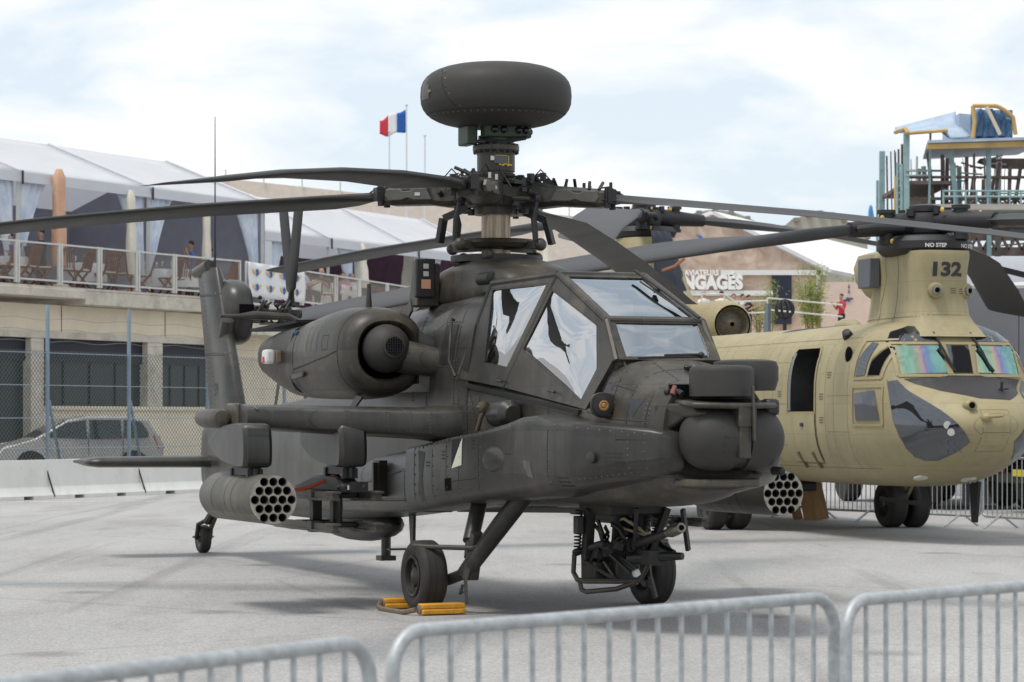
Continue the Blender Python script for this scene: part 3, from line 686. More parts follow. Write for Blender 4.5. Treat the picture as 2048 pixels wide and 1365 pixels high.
# ---- stub wings with pylons and stores
def wing(s):
    def sec(y, xl, xt, zc, t):
        p = []
        for i in range(24):
            a = 2*pi*i/24; u = (1+cos(a))/2          # 1 at nose
            th = t*(sqrt(max(0, 1-u))*1.25*(1-(1-u)*.55) if True else 0)
            p.append((xt+(xl-xt)*u, s*y, zc+(th if sin(a) >= 0 else -th*.9)))
        return p
    def sec2(y, xl, xt, zc, t):
        return [(x, s*y, z) for x, z in chaikin([(xl, zc+t*.35), (xl-.03, zc+t*.8), (xl-.25, zc+t), ((xl+xt)/2, zc+t*.85), (xt, zc+.03), (xt, zc-.02), ((xl+xt)/2, zc-t*.8), (xl-.25, zc-t), (xl-.03, zc-t*.8), (xl, zc-t*.35)], 2)]
    o = MB().loft([sec2(-.5, .86, -.55, 1.63, .18), sec2(-.80, .80, -.55, 1.635, .17), sec2(-.95, .74, -.55, 1.64, .15), sec2(-2.50, .36, -.55, 1.70, .115)]).build('stub_wing', OD2, AH, 45)
    MB().lathe([(.02, -.62), (.07, -.6), (.085, -.5), (.085, .0), (.07, .03), (.04, .035)], (-.05, -2.62*s, 1.685), (1, 0, 0), 20).build('wing_tip_canister', OD, o)
    MB().box((-.05, -2.5*s, 1.69), (.34, .05, .26)).build('wing_tip_rib', OD, o, bevel=.02)
    MB().cyl((.28, -2.42*s, 1.77), (.38, -2.42*s, 1.78), .018, n=8).build('wing_tip_light', STEEL, o)
    rv = MB(); bv = bvh_of(o)
    for y in (-1.0, -1.15, -1.35, -1.7, -2.1, -2.4): rivets(rv, bv, [(.3, y*s, 1.9), (.9, y*s, 1.9), (.9, y*s, 1.5)], None, .04, .006)
    rivets(rv, bv, [(.1, -.9*s, 1.9), (-.1, -2.5*s, 1.9)], (0, 0, -1), .045, .006)
    rivets(rv, bv, [(.55, -.9*s, 1.3), (.15, -2.5*s, 1.3)], (0, 0, 1), .03, .006)
    tag(rv.build('rivets', RIV, o, 0), kind='stuff')
    for y, x0 in ((-2.50, .68), (-1.60, .60)):
        rg = []
        for yo, k in ((-.13, .93), (-.095, 1), (.095, 1), (.13, .93)):
            pts = chaikin([(x0, 1.60), (x0+.02, 1.30), (x0-.05, 1.24), (x0-.75, 1.30), (x0-1.10, 1.42), (x0-1.18, 1.50), (x0-1.1, 1.60), (x0-.12, 1.66)], 2)
            rg.append([(x0-.5+(x-(x0-.5))*k, s*(y+yo), 1.45+(z-1.45)*k) for x, z in pts])
        py_ = MB().loft(rg).build('weapon_pylon', OD2, AH, 40)
        MB().box((x0-.35, s*y, 1.225), (.5, .11, .07)).box((x0-.12, s*y, 1.20), (.05, .14, .09)).box((x0-.6, s*y, 1.20), (.05, .14, .09)).cyl((x0-.08, s*y, 1.25), (x0-.08, s*y, 1.16), .03).build('ejector_rack', BLK, py_)
    # rocket pod outboard
    R = .212; c = Vector((1.0 if s == 1 else .93, -2.47 if s == 1 else 2.50, .99))
    pod = MB().lathe([(.10, -1.66), (.185, -1.62), (R, -1.5), (R, -.02), (R-.006, 0)], c, (1, 0, 0), 40, cap=False).build('rocket_pod', ODP, AH, 45)
    sm = MB()
    for h in (-.55, -.75, -1.15): sm.lathe([(R+.0012, h-.004), (R+.0012, h+.004)], c, (1, 0, 0), 40, cap=False)
    sm.build('pod_seam', SEAM, pod)
    holes = []
    d = .0815; dz = d*.94
    for r, k in ((2, 3), (1, 4), (0, 5), (-1, 4), (-2, 3)):
        for i in range(k): holes.append(((i-(k-1)/2)*d, r*dz))
    bm = bmesh.new(); ed = []
    def circ(cx, cz, rad, n):
        vs = [bm.verts.new((c.x+.002, c.y+cx+rad*cos(2*pi*i/n), c.z+cz+rad*sin(2*pi*i/n))) for i in range(n)]
        ed.extend(bm.edges.new((vs[i], vs[(i+1) % n])) for i in range(n))
    circ(0, 0, R-.004, 40)
    for y, z in holes: circ(y, z, .0335, 14)
    bmesh.ops.triangle_fill(bm, use_beauty=True, use_dissolve=False, edges=ed, normal=(1, 0, 0))
    me = bpy.data.meshes.new('face_plate'); bm.to_mesh(me); bm.free(); me.materials.append(mat('pod_face_paint', (.34, .32, .27), .6, var=.25, vscale=16, dirt=((.12, .085, .06), 14, .52, .72)))
    fo = bpy.data.objects.new('face_plate', me); COL.objects.link(fo); fo.parent = pod
    tm = MB().lathe([(.0335, -.5), (.0335, .004), (.037, .006), (.037, -.01)], (0, 0, 0), (1, 0, 0), 14, cap=False)
    tm.lathe([(.001, -.45), (.0335, -.45)], (0, 0, 0), (1, 0, 0), 14, cap=False)
    t0 = tm.build('launch_tube', mat('tube_inside', (.05, .047, .04), .7, dirt=((.02, .018, .015), 10, .4, .6)), pod)
    t0.location = c+Vector((0, holes[0][0], holes[0][1]))
    for y, z in holes[1:]:
        t = t0.copy(); COL.objects.link(t); t.location = c+Vector((0, y, z))
    # missile rail launcher inboard
    y0 = -1.60*s; L_ = MB()
    L_.prism([(x, y0-.09, z) for x, z in ((.50, 1.03), (.52, 1.10), (.35, 1.17), (-.25, 1.17), (-.8, 1.08), (-.8, 1.03))], (0, .18, 0))
    rack = L_.build('missile_launcher_body', mat('launcher_metal', (.045, .043, .038), .55, .1, var=.3, vscale=10), AH, bevel=.02)
    MB().tube([(.45, y0-.1*s, 1.08), (.5, y0-.02*s, 1.09), (.56, y0+.12*s, 1.08)], .035, 8).box((.52, y0+.06*s, 1.08), (.12, .16, .09)).build('launcher_cable', BLK, rack)
    MB().cyl((.42, y0, 1.16), (.42, y0, 1.22), .028).build('blue_connector', mat('connector_blue', (.03, .09, .16), .4), rack)
    MB().box((.535, y0-.02*s, 1.075), (.004, .035, .04)).build('data_plate', WHITE, rack)
    for zz in (1.0, .72):
        for dy in (-.2, .2):
            r = MB().box((-.12, y0+dy, zz), (1.62, .055, .075)).box((-.12, y0+dy-.035, zz-.03), (1.62, .02, .02)).box((-.12, y0+dy+.035, zz-.03), (1.62, .02, .02)).box((.62, y0+dy, zz+.035), (.22, .075, .02)).box((.1, y0+dy, zz+.0), (.1, .09, .1))
            r.build('missile_rail', mat('rail_metal', (.075, .070, .058), .5, .2, var=.25, vscale=14), rack, bevel=.003)
    for xx in (.12, -.45):
        MB().box((xx, y0, .86), (.13, .09, .30)).box((xx, y0, .735), (.22, .36, .05)).box((xx, y0, 1.0), (.22, .36, .05)).build('launcher_post', BLK, rack, bevel=.02)
    MB().tube([(.25, y0-.02, 1.0), (.27, y0-.02, .9), (.24, y0-.02, .75)], .032).build('launcher_hose', BLK, rack)
    if s == 1:
        g2 = []
        for k in range(13):
            t = k/12; p = Vector((.25, -1.58, 1.23))*(1-t)+Vector((-.35, -1.95, 1.02))*t+Vector((0, 0, -.05*sin(t*pi)))
            g2.append([p+Vector((0, 0, .018)), p-Vector((.006*sin(9*t), .004, .018))])
        MB().sheet(g2).build('safety_ribbon', RED, rack, solid=.003)
    return o
w_s, w_p = wing(1), wing(-1)
# ---- landing gear
def tyre(R, Wd, name, parent, c, grooves=3):
    h = Wd/2
    prof = [(R*.56, -h*.86), (R*.72, -h*1.0), (R*.86, -h), (R*.955, -h*.80)]
    n = 2*grooves+1
    for k in range(n+1):
        x = -h*.66+2*h*.66*k/n; r_ = R*(1-.018*(x/h)**2)
        prof += [(r_, x)]
        if k < n and k % 2 == 1: pass
    out_ = []
    for i, (r, x) in enumerate(prof):
        out_.append((r, x))
    for k in range(grooves):
        pass
    prof = out_+[(R*.955, h*.80), (R*.86, h), (R*.72, h*.97), (R*.55, h*.80)]
    t = MB().lathe(prof, c, (0, 1, 0), 40, cap=False).build(name, RUB, parent, 40)
    g3 = MB()
    for k in range(grooves):
        x = -h*.5+h*k/(grooves-1) if grooves > 1 else 0
        g3.lathe([(R*1.0005*(1-.018*(x/h)**2)+.0012, x-.005), (R*1.0005*(1-.018*(x/h)**2)+.0012, x+.005)], c, (0, 1, 0), 40, cap=False)
    g3.build('tread_groove', SEAM, t)
    return t
for s in (1, -1):
    wc = Vector((1.02, -1.10*s, .312))
    t = tyre(.312, .235, 'main_wheel_tyre', AH, wc)
    MB().lathe([(.182, -.112), (.170, -.122), (.158, -.118), (.150, -.07), (.12, -.045), (.085, -.045), (.078, -.09), (.05, -.105), (.001, -.112)], wc, (0, s, 0), 32, cap=False).lathe([(.18, .112), (.15, .07), (.1, .06), (.05, .1), (.001, .1)], wc, (0, s, 0), 28, cap=False).build('wheel_rim', mat('rim_paint', (.035, .033, .030), .45, .3, var=.3), t)
    b = MB()
    for k in range(8): b.cyl(wc+Vector((.11*cos(k*pi/4), -.04*s, .11*sin(k*pi/4))), wc+Vector((.11*cos(k*pi/4), -.075*s, .11*sin(k*pi/4))), .013, n=6)
    b.build('wheel_bolts', STEEL, t)
    g4 = MB().tube([(1.98, -.52*s, 1.08), (1.72, -.66*s, .78), (1.42, -.82*s, .42), (1.34, -.86*s, .34)], [.085, .085, .075, .06], 14).box((1.45, -.80*s, .50), (.09, .10, .42), Matrix.Rotation(.35, 3, 'Y'))
    leg = g4.build('gear_leg', OD2, AH, 40)
    MB().cyl((1.16, -.62*s, 1.02), (1.36, -.80*s, .62), .07, n=14).cyl((1.34, -.79*s, .65), (1.40, -.83*s, .48), .045, n=12).build('shock_strut', OD2, leg)
    MB().tube([(1.34, -.86*s, .34), (1.15, -.92*s, .28), (1.02, -.98*s, .30)], .05, 10).cyl((1.02, -.95*s, .312), (1.02, -1.02*s, .312), .09).build('trailing_arm', OD2, leg)
    MB().tube([(1.62, -.74*s, .62), (1.50, -.85*s, .57), (1.18, -1.16*s, .575), (1.08, -1.22*s, .58)], .022, 8).build('brake_line_guard', OD2, leg)
    MB().bar((1.46, -.86*s, .40), (1.44, -.88*s, .30), .03, .05).bar((1.44, -.88*s, .30), (1.52, -.90*s, .10), .025, .04).tube([(1.38, -.88*s, .25), (1.36, -.90*s, .17), (1.42, -.9*s, .19)], .014, 6).build('tie_down_hook', OD2, leg)

# ---- chain gun under the belly
gun = MB().box((2.72, 0, .94), (.62, .5, .1)).build('gun_mount_plate', BLK, AH, bevel=.02)
g5 = MB()
for y in (-.24, .24): g5.bar((2.62, y, .93), (2.56, y, .52), .07, .09, (1, 0, 0))
for y in (-.10, .12): g5.bar((2.85, y, .92), (2.78, y, .52), .04, .05, (1, 0, 0))
g5.bar((3.05, .26, .95), (2.98, .14, .58), .05, .07, (1, 0, 0)).bar((2.45, .3, .93), (2.98, .18, .55), .035, .05).tube([(3.1, -.04, .95), (3.02, -.02, .62), (2.95, 0, .56)], .02).tube([(2.42, .18, .94), (2.85, .32, .62), (3.02, .34, .58)], .022)
g5.bar((3.18, .34, .94), (3.12, .42, .60), .03, .045)
g5.pieces('gun_cradle_strut', BLK, gun)
MB().tube([(2.28, 0, .50), (2.50, 0, .545), (2.8, 0, .605), (2.98, 0, .64)], [.085, .095, .085, .07], 14).box((2.45, 0, .48), (.50, .20, .16), Matrix.Rotation(-.2, 3, 'Y')).box((2.62, -.09, .53), (.4, .06, .09), Matrix.Rotation(-.2, 3, 'Y')).build('gun_receiver', BLK, gun, bevel=.01)
MB().tube([(2.9, 0, .625), (3.3, 0, .71), (3.62, 0, .775)], [.042, .036, .033], 14).build('gun_barrel', mat('gunmetal', (.05, .047, .044), .4, .5, var=.2), gun)
mz = MB().tube([(3.60, 0, .77), (3.66, 0, .783), (3.80, 0, .813), (3.84, 0, .82)], [.036, .045, .045, .04], 16)
for k in range(4): mz.tube([(3.665+.028*k, 0, .784+.006*k), (3.675+.028*k, 0, .786+.006*k)], .05, 14)
mz.build('muzzle_brake', STEEL, gun)
MB().cyl((3.842, 0, .8205), (3.846, 0, .8213), .022).build('muzzle_bore', DARK, gun)
sp = MB()
def coil(mb, p0, p1, R_, r_, turns):
    p0, p1 = Vector(p0), Vector(p1); d = (p1-p0).normalized(); x = d.orthogonal().normalized(); y = d.cross(x); n = int(turns*10)
    mb.tube([p0+(p1-p0)*(i/n)+(x*cos(2*pi*i/10)+y*sin(2*pi*i/10))*R_ for i in range(n+1)], r_, 5)
coil(sp, (2.55, -.31, .92), (2.50, -.30, .56), .028, .008, 13)
coil(sp, (2.70, .07, .93), (2.62, .03, .60), .075, .012, 9)
coil(sp, (2.98, .22, .93), (2.92, .2, .66), .025, .007, 12)
sp.pieces('recoil_spring', BLK, gun)
MB().box((2.56, -.315, .80), (.08, .07, .15)).build('feeder_box', OD2, gun, bevel=.01)
MB().tube([(2.44, -.30, .55), (2.42, -.30, .40), (2.48, -.29, .34), (2.62, -.28, .335), (2.9, -.1, .345), (3.05, .02, .36), (3.12, .05, .48), (3.06, .04, .60)], .022, 8).tube([(2.52, -.29, .34), (2.54, -.28, .26), (2.60, -.26, .245), (2.85, -.1, .28), (3.02, .0, .345)], .022, 8).tube([(2.6, -.28, .50), (2.85, -.1, .35)], .016, 6).tube([(2.7, -.15, .5), (2.82, -.1, .36)], .014, 6).build('gun_guard_frame', OD, gun)
MB().box((2.55, -.12, .42), (.28, .22, .16)).box((2.72, .02, .45), (.2, .22, .2)).tube([(2.4, -.28, .56), (2.75, -.2, .645), (2.8, -.18, .65)], .035).build('feed_chute', BLK, gun, bevel=.015)
MB().tube([(2.98, -.05, .53), (3.3, .14, .565), (3.42, .22, .57)], [.045, .04, .03], 10).box((3.12, .05, .55), (.28, .12, .12)).build('feed_arm', BLK, gun)
MB().tube([(2.78, -.08, .84), (2.9, -.06, .86), (3.0, .02, .79), (3.06, .06, .74), (3.08, .1, .75)], .013, 6).tube([(2.78, -.08, .80), (2.92, -.04, .77), (3.04, .06, .73)], .011, 6).build('gun_hose', mat('hose_beige', (.33, .30, .20), .6), gun)
MB().cyl((2.78, -.06, .62), (2.9, -.06, .645), .042, n=14).build('gun_clamp', STEEL, gun)
rg_ = random.Random(4)
for k in range(14):
    p = Vector((rg_.uniform(2.45, 3.0), rg_.uniform(-.28, .3), rg_.uniform(.78, .93))); q = Vector((rg_.uniform(2.5, 3.1), rg_.uniform(-.25, .25), rg_.uniform(.42, .62))); m_ = (p+q)/2+Vector((rg_.uniform(-.12, .12), rg_.uniform(-.1, .1), 0))
    MB().tube([p, (p+m_)/2+Vector((.02, .02, 0)), m_, (m_+q)/2, q], rg_.uniform(.009, .02), 6).build('gun_cable', BLK, gun, 60)
for k in range(9): MB().lathe([(.06, 0), (.078, .015), (.06, .03)], (2.80-.012*k, .17-.004*k, .90-.031*k), (-.3, -.1, -1), 14).build('ammunition_chute_ring', BLK, gun)
for k in range(8): MB().box((2.48+.07*k, -.2+.05*(k % 3), .50+.02*k), (.09, .08, .07), Matrix.Rotation(.4*k, 3, 'X')).build('gun_housing_block', BLK, gun, bevel=.008)
MB().box((3.05, -.02, .42), (.05, .05, .05), Matrix.Rotation(.5, 3, 'X')).build('gun_tag', WHITE, gun)

# ---- belly aerials
n = MB().ball((-3.75, 0, .60), (1.15, .26, .20), 24, 11); n.build('belly_blister', OD2, AH, 60)
MB().cyl((-2.95, 0, .5), (-2.95, 0, .27), .05, n=12).box((-2.95, 0, .255), (.16, .16, .05)).build('doppler_stub_antenna', OD, AH)
MB().prism([(-2.25, -.015, .72), (-2.12, -.015, .72), (-2.14, -.015, .38), (-2.2, -.015, .38)], (0, .03, 0)).prism([(-2.22, -.26, .375), (-2.22, .2, .375), (-2.12, .2, .375), (-2.12, -.26, .375)], (0, 0, .015)).build('belly_tee_antenna', OD, AH)
MB().tube([(-6.6, -.3, .60), (-6.55, -.45, .56), (-4.5, -.5, .52), (-2.2, -.55, .62)], .022, 6).build('hf_tube_antenna', OD, AH)
MB().bar((1.9, .35, .89), (-1.9, .4, .78), .06, .05).build('belly_keel_strip', OD2, AH)
for s in (1, -1):
    MB().box((-.9, -.86*s, 1.12), (.04, .05, .30)).box((-.92, -.80*s, 1.12), (.16, .08, .34)).build('side_vent_box', OD, AH)

# ---- tail: fin, gearbox, tail rotor, stabilator, tail wheel, whip aerial
fin = []
for z, xl, xt, t in ((1.2, -7.9, -9.3, .14), (1.75, -7.95, -9.25, .14), (2.3, -8.22, -9.4, .13), (3.0, -8.62, -9.62, .125), (3.42, -8.86, -9.76, .115), (3.55, -8.95, -9.80, .09)):
    fin.append([(x, y, z) for x, y in chaikin([(xl, 0), (xl-.12, t*.8), (xl-.4, t), (xt+.25, t*.55), (xt, .035), (xt, -.035), (xt+.25, -t*.55), (xl-.4, -t), (xl-.12, -t*.8)], 2)])
fin_o = MB().loft(fin).build('tail_fin', OD2, AH, 50)
MB().lathe([(.02, -.42), (.06, -.40), (.07, -.3), (.07, .2)], (-9.35, -.06, 3.56), (1, 0, .12), 14).build('fin_tip_light', OD, fin_o)
MB().tube([(-9.1, 0, 3.52), (-9.1, 0, 4.0), (-9.1, 0, 5.42)], [.016, .012, .005], 6).build('whip_antenna', BLK, fin_o)
tg = []
for y, k in ((-.02, .7), (.06, .95), (.15, 1.02), (.26, 1.0), (.32, .93), (.34, .8)):
    tg.append([(-8.92+x*k, y, 3.0+z*k) for x, z in chaikin([(.42, -.05), (.36, .28), (.0, .42), (-.38, .34), (-.40, -.3), (-.1, -.42), (.3, -.38)], 2)])
gb = MB().loft(tg).build('tail_gearbox_fairing', OD2, AH, 45)
MB().lathe([(.02, -.34), (.07, -.28), (.085, -.1), (.08, .12)], (-8.55, -.02, 2.78), (.5, 0, .86), 14).build('gearbox_lower_fairing', OD2, gb)
MB().box((-8.49, .22, 3.0), (.03, .18, .16)).build('cooling_grille', DARK, gb)
tr = MB().cyl((-8.75, .28, 2.98), (-8.75, 1.0, 2.98), .055, n=14).cyl((-8.75, .36, 2.98), (-8.75, .56, 2.98), .10, n=16).cyl((-8.75, .78, 2.98), (-8.75, .85, 2.98), .12, n=16).build('tail_rotor_shaft', BLK, AH)
MB().tube([(-8.42, -.14, 2.93), (-8.42, .1, 2.93), (-8.42, .28, 2.94), (-8.40, .72, 2.93), (-8.38, .84, 2.87), (-8.36, .88, 2.74)], [.018, .03, .055, .045, .045, .045], 10).build('tail_rotor_control_tube', OD, tr)
lk = MB()
for k in range(7):
    y = .40+.08*k; a = k*1.7
    lk.bar((-8.75+.18*cos(a), y, 2.98+.14*sin(a)), (-8.75+.2*cos(a+.9), y+.12, 2.98+.2*sin(a+.9)), .022, .022).ball((-8.75+.2*cos(a), y, 2.98+.2*sin(a)), .028, 8, 5)
lk.build('tail_rotor_linkage', BLK, tr)
MB().bar((-8.62, .42, 2.85), (-8.55, .85, 2.83), .025, .03).bar((-8.9, .42, 2.88), (-8.8, .85, 2.86), .02, .03).build('linkage_bright_rods', STEEL, tr)
for y, angs in ((.84, (17, 205)), (.90, (-17, 155))):
    for a in angs:
        a = radians(a); dx, dz_ = sin(a), cos(a); pr = Vector((dz_, 0, -dx)); ax_ = Vector((dx, 0, dz_)); rg = []
        for r, ch, th in ((.12, .10, .05), (.28, .11, .045), (.36, .25, .03), (1.30, .25, .022), (1.40, .23, .012)):
            o_ = Vector((-8.75, y, 2.98))+ax_*r
            tw = Vector((0, .16, 0))
            rg.append([o_+(pr*u+Vector((0, .20*u, 0)))*ch+Vector((0, v*th, 0)) for u, v in chaikin([(.5, 0), (.3, .5), (-.2, .35), (-.5, 0), (-.2, -.35), (.3, -.5)], 1)])
        MB().loft(rg).build('tail_rotor_blade', BLK, tr, 40)
for s in (1, -1):
    rg = []
    for y, xl, xt, t in ((.05, -8.55, -9.5, .075), (1.55, -8.62, -9.5, .065), (1.66, -8.66, -9.48, .05), (1.71, -8.75, -9.42, .02)):
        rg.append([(x, -s*y, 1.16+z) for x, z in chaikin([(xl, 0), (xl-.08, t), (xl-.35, t), (xt, .015), (xt, -.015), (xl-.35, -t), (xl-.08, -t)], 2)])
    MB().loft(rg).build('stabilator', OD2, AH, 45)
tw = tyre(.175, .13, 'tail_wheel_tyre', AH, Vector((-9.62, 0, .175)), 1)
MB().lathe([(.10, -.06), (.05, -.04), (.03, -.07), (.001, -.07)], (-9.62, 0, .175), (0, 1, 0), 18, cap=False).lathe([(.10, .06), (.05, .04), (.03, .07), (.001, .07)], (-9.62, 0, .175), (0, 1, 0), 18, cap=False).build('wheel_rim', 'rim_paint', tw)
MB().tube([(-9.05, 0, .72), (-9.25, 0, .5), (-9.45, 0, .40)], .05).tube([(-9.45, 0, .42), (-9.55, .085, .36), (-9.62, .09, .175)], .028).tube([(-9.45, 0, .42), (-9.55, -.085, .36), (-9.62, -.09, .175)], .028).bar((-8.8, 0, .68), (-9.5, .06, .30), .04, .05).build('tail_wheel_fork', OD2, AH)
MB().tube([(-9.62, -.14, .2), (-9.62, 0, .22), (-9.62, .14, .2)], .012, 6).build('tow_bar_pin', STEEL, tw)

# ---- main rotor
hub_z = 3.76
mast = MB().cyl((0, 0, 2.95), (0, 0, 3.14), .34, .30, 28).cyl((0, 0, 3.12), (0, 0, 3.18), .42, .42, 28).build('rotor_mast_base', BLK, AH)
MB().cyl((0, 0, 3.1), (0, 0, 3.62), .135, n=24).build('rotor_mast', mat('mast_metal', (.30, .25, .19), .35, .9, var=.4, vscale=3, stretch=(8, 8, .6)), mast)
sw = MB().lathe([(.14, .0), (.38, .01), (.42, .05), (.36, .09), (.16, .10)], (0, 0, 3.24), (0, 0, 1), 28)
for k in range(4): sw.bar((0, 0, 3.27), (.52*cos(k*pi/2+.5), .52*sin(k*pi/2+.5), 3.27), .09, .07).ball((.52*cos(k*pi/2+.5), .52*sin(k*pi/2+.5), 3.27), .06, 10, 7)
sw.lathe([(.14, 0), (.33, .0), (.33, .07), (.16, .07)], (0, 0, 3.12), (0, 0, 1), 28)
for k in range(3): sw.ball((.40*cos(k*2.1+3.6), .40*sin(k*2.1+3.6), 3.17), .06, 10, 7)
sw.build('swashplate', OD, mast, 40)
pl = MB()
fwd_az = {}
azs = []
for wx, wy, lin, quad in ((-.258, -.966, .0, .0098), (.966, -.258, .06, .0085), (.26, .966, .05, .0065), (-.969, .245, .0, .0083)):
    # world direction to helicopter frame
    a_ = wx*sin(TH)-wy*cos(TH); b_ = wx*cos(TH)+wy*sin(TH); azs.append((atan2(b_, a_), lin, quad))
for az_, l_, q_ in azs:
    a2 = az_-.55; pl.tube([(.52*cos(a2), .52*sin(a2), 3.30), (.50*cos(a2), .50*sin(a2), 3.50), (.50*cos(a2+.1), .5*sin(a2+.1), 3.68)], [.022, .028, .018], 8)
    pl.ball((.5*cos(a2+.1), .5*sin(a2+.1), 3.69), .04, 8, 6)
pl.bar((-.1, -.52, 3.30), (-.05, -.50, 3.52), .07, .05).bar((-.05, -.5, 3.52), (.05, -.30, 3.62), .07, .06).bar((.1, .52, 3.30), (.05, .48, 3.52), .07, .05).bar((.05, .48, 3.52), (-.05, .3, 3.60), .07, .06)
pl.pieces('pitch_link', BLK, mast)
hub = MB().lathe([(.15, -.14), (.28, -.12), (.34, -.05), (.34, .04), (.26, .10), (.18, .13)], (0, 0, hub_z), (0, 0, 1), 28)
hub.lathe([(.2, -.2), (.2, -.13)], (0, 0, hub_z), (0, 0, 1), 24)
hub_o = hub.build('rotor_hub', OD, AH, 35)
bolts = MB()
for k in range(16): bolts.cyl((.27*cos(k*pi/8), .27*sin(k*pi/8), hub_z+.09), (.27*cos(k*pi/8), .27*sin(k*pi/8), hub_z+.15), .018, n=6)
for k in range(70):
    a = random.uniform(0, 2*pi); r = random.uniform(.2, .5); z = hub_z+random.uniform(-.16, .15); bolts.box((r*cos(a), r*sin(a), z), (.05, .05, random.uniform(.03, .1)), Matrix.Rotation(a, 3, 'Z'))
for k in range(26):
    a = random.uniform(0, 2*pi); r = random.uniform(.25, .5); z = hub_z+random.uniform(-.12, .16); bolts.cyl((r*cos(a), r*sin(a), z), ((r+.06)*cos(a+.3), (r+.06)*sin(a+.3), z+random.uniform(-.06, .06)), random.uniform(.012, .03), n=8)
for k in range(10):
    a = k*.63+.2; bolts.tube([(.25*cos(a), .25*sin(a), hub_z+.1), (.36*cos(a+.12), .36*sin(a+.12), hub_z+random.uniform(.12, .2)), (.5*cos(a+.3), .5*sin(a+.3), hub_z+.02)], .007, 5)
bolts.build('hub_bolts', BLK, hub_o)
hp = MB()
for az_, l_, q_ in azs:
    d_ = Vector((cos(az_+.78), sin(az_+.78), 0)); hp.prism([Vector((0, 0, hub_z+.105))+d_*.14+Vector((-d_.y, d_.x, 0))*.16, Vector((0, 0, hub_z+.06))+d_*.44+Vector((-d_.y, d_.x, 0))*.05, Vector((0, 0, hub_z+.06))+d_*.44-Vector((-d_.y, d_.x, 0))*.05, Vector((0, 0, hub_z+.105))+d_*.14-Vector((-d_.y, d_.x, 0))*.16], (0, 0, .03))
hp.pieces('hub_plate', OD, hub_o)
for az_, lin, quad in azs:
    d = Vector((cos(az_), sin(az_), 0)); e = Vector((-sin(az_), cos(az_), 0)); z1 = Vector((0, 0, 1))
    def P(r, u, v): return Vector((0, 0, hub_z-lin*r-quad*r*r))+d*r+e*u+z1*v
    g6 = MB()
    rg = []
    for r, w_, h_ in ((.28, .16, .10), (.42, .17, .12), (.62, .15, .09), (.98, .14, .085), (1.05, .10, .07)):
        rg.append([P(r, u*w_, v*h_) for u, v in ((1, -.6), (1, .6), (.6, 1), (-.6, 1), (-1, .6), (-1, -.6), (-.6, -1), (.6, -1))])
    g6.loft(rg)
    arm = g6.build('blade_grip', OD, AH, 30)
    dm = MB()
    for sgn in (1, -1):
        hexa = [P(r, sgn*.155, v) for r, v in ((.56, -.055), (.62, .055), (.74, .055), (.78, .03), (.84, .03), (.88, .055), (.98, .055), (1.02, 0), (.98, -.05), (.86, -.05), (.80, -.03), (.74, -.05))]
        dm.prism(hexa, e*sgn*.035)
    dm.build('lead_lag_damper', mat('damper_paint', (.075, .072, .062), .5, var=.2, vscale=14), arm, bevel=.006)
    dt = MB()
    for k in range(9):
        r = .40+.085*k; dt.cyl(P(r, random.uniform(-.12, .12), .07), P(r, random.uniform(-.12, .12), .13+random.uniform(0, .04)), .016, n=6)
    dt.tube([P(.3, .05, .12), P(.42, .02, .24), P(.55, -.03, .12)], .007, 5).tube([P(.95, .1, .1), P(1.05, .1, .12), P(1.2, .05, .04)], .008, 5)
    dt.box(P(1.10, .09, .02), (.1, .08, .12)).box(P(1.10, -.09, .02), (.1, .08, .12)).cyl(P(1.08, .1, -.09), P(1.08, .1, .1), .03, n=10).cyl(P(1.08, -.1, -.09), P(1.08, -.1, .1), .03, n=10).box(P(.5, 0, .12), (.1, .04, .05), Matrix.Rotation(az_, 3, 'Z'))
    dt.build('grip_fittings', BLK, arm)
    tb = MB()
    for r in (.62, .85): tb.box(P(r, .175, .10), (.03, .02, .05), Matrix.Rotation(az_, 3, 'Z'))
    tb.box(P(.70, .193, .0), (.05, .004, .03), Matrix.Rotation(az_, 3, 'Z')).build('grip_placard', mat('placard_grey', (.45, .45, .43), .5), arm)
    rg = []; pitch = radians(9)
    for r, ch, th, sw_ in ((1.0, .16, .10, 0), (1.2, .20, .09, 0), (1.42, .40, .075, -.03), (1.7, .53, .065, -.06), (3, .53, .062, -.06), (4.5, .53, .058, -.06), (5.8, .53, .055, -.06), (6.75, .53, .05, -.06), (7.05, .42, .035, -.14), (7.30, .28, .02, -.26)):
        pt = pitch*(1-r/12); sec = chaikin([(.25, 0), (.22, .4), (.0, .55), (-.4, .2), (-.75, .02), (-.75, -.02), (-.4, -.2), (.0, -.45), (.22, -.35)], 2)
        # leading edge turns anticlockwise seen from above
        rg.append([P(r, u*ch*cos(pt)+sw_-v*th*sin(pt), u*ch*sin(pt)+v*th) for u, v in sec])
    MB().loft(rg).build('main_rotor_blade', BLADE, AH, 40)
# ---- mast-mounted radar
nk = MB().cyl((0, 0, 3.85), (0, 0, 3.97), .17, .16, 28).cyl((0, 0, 3.96), (0, 0, 4.15), .175, n=32).lathe([(.175, 0), (.2, .0), (.215, .015), (.215, .055), (.2, .07), (.17, .07)], (0, 0, 4.14), (0, 0, 1), 32).cyl((0, 0, 4.21), (0, 0, 4.29), .165, n=28).cyl((0, 0, 4.28), (0, 0, 4.40), .12, n=20)
neck = nk.build('radar_mast', OD, AH, 40)
bl = MB()
for k in range(20): bl.cyl((.2*cos(k*pi/10), .2*sin(k*pi/10), 4.125), (.2*cos(k*pi/10), .2*sin(k*pi/10), 4.215), .012, n=6)
bl.tube([(.1, -.2, 4.24), (.2, .0, 4.22), (.22, .2, 4.26), (.1, .27, 4.30)], .018).tube([(-.1, -.26, 4.30), (.02, -.27, 4.23), (.15, -.16, 4.22)], .018)
bl.build('flange_bolts', BLK, neck)
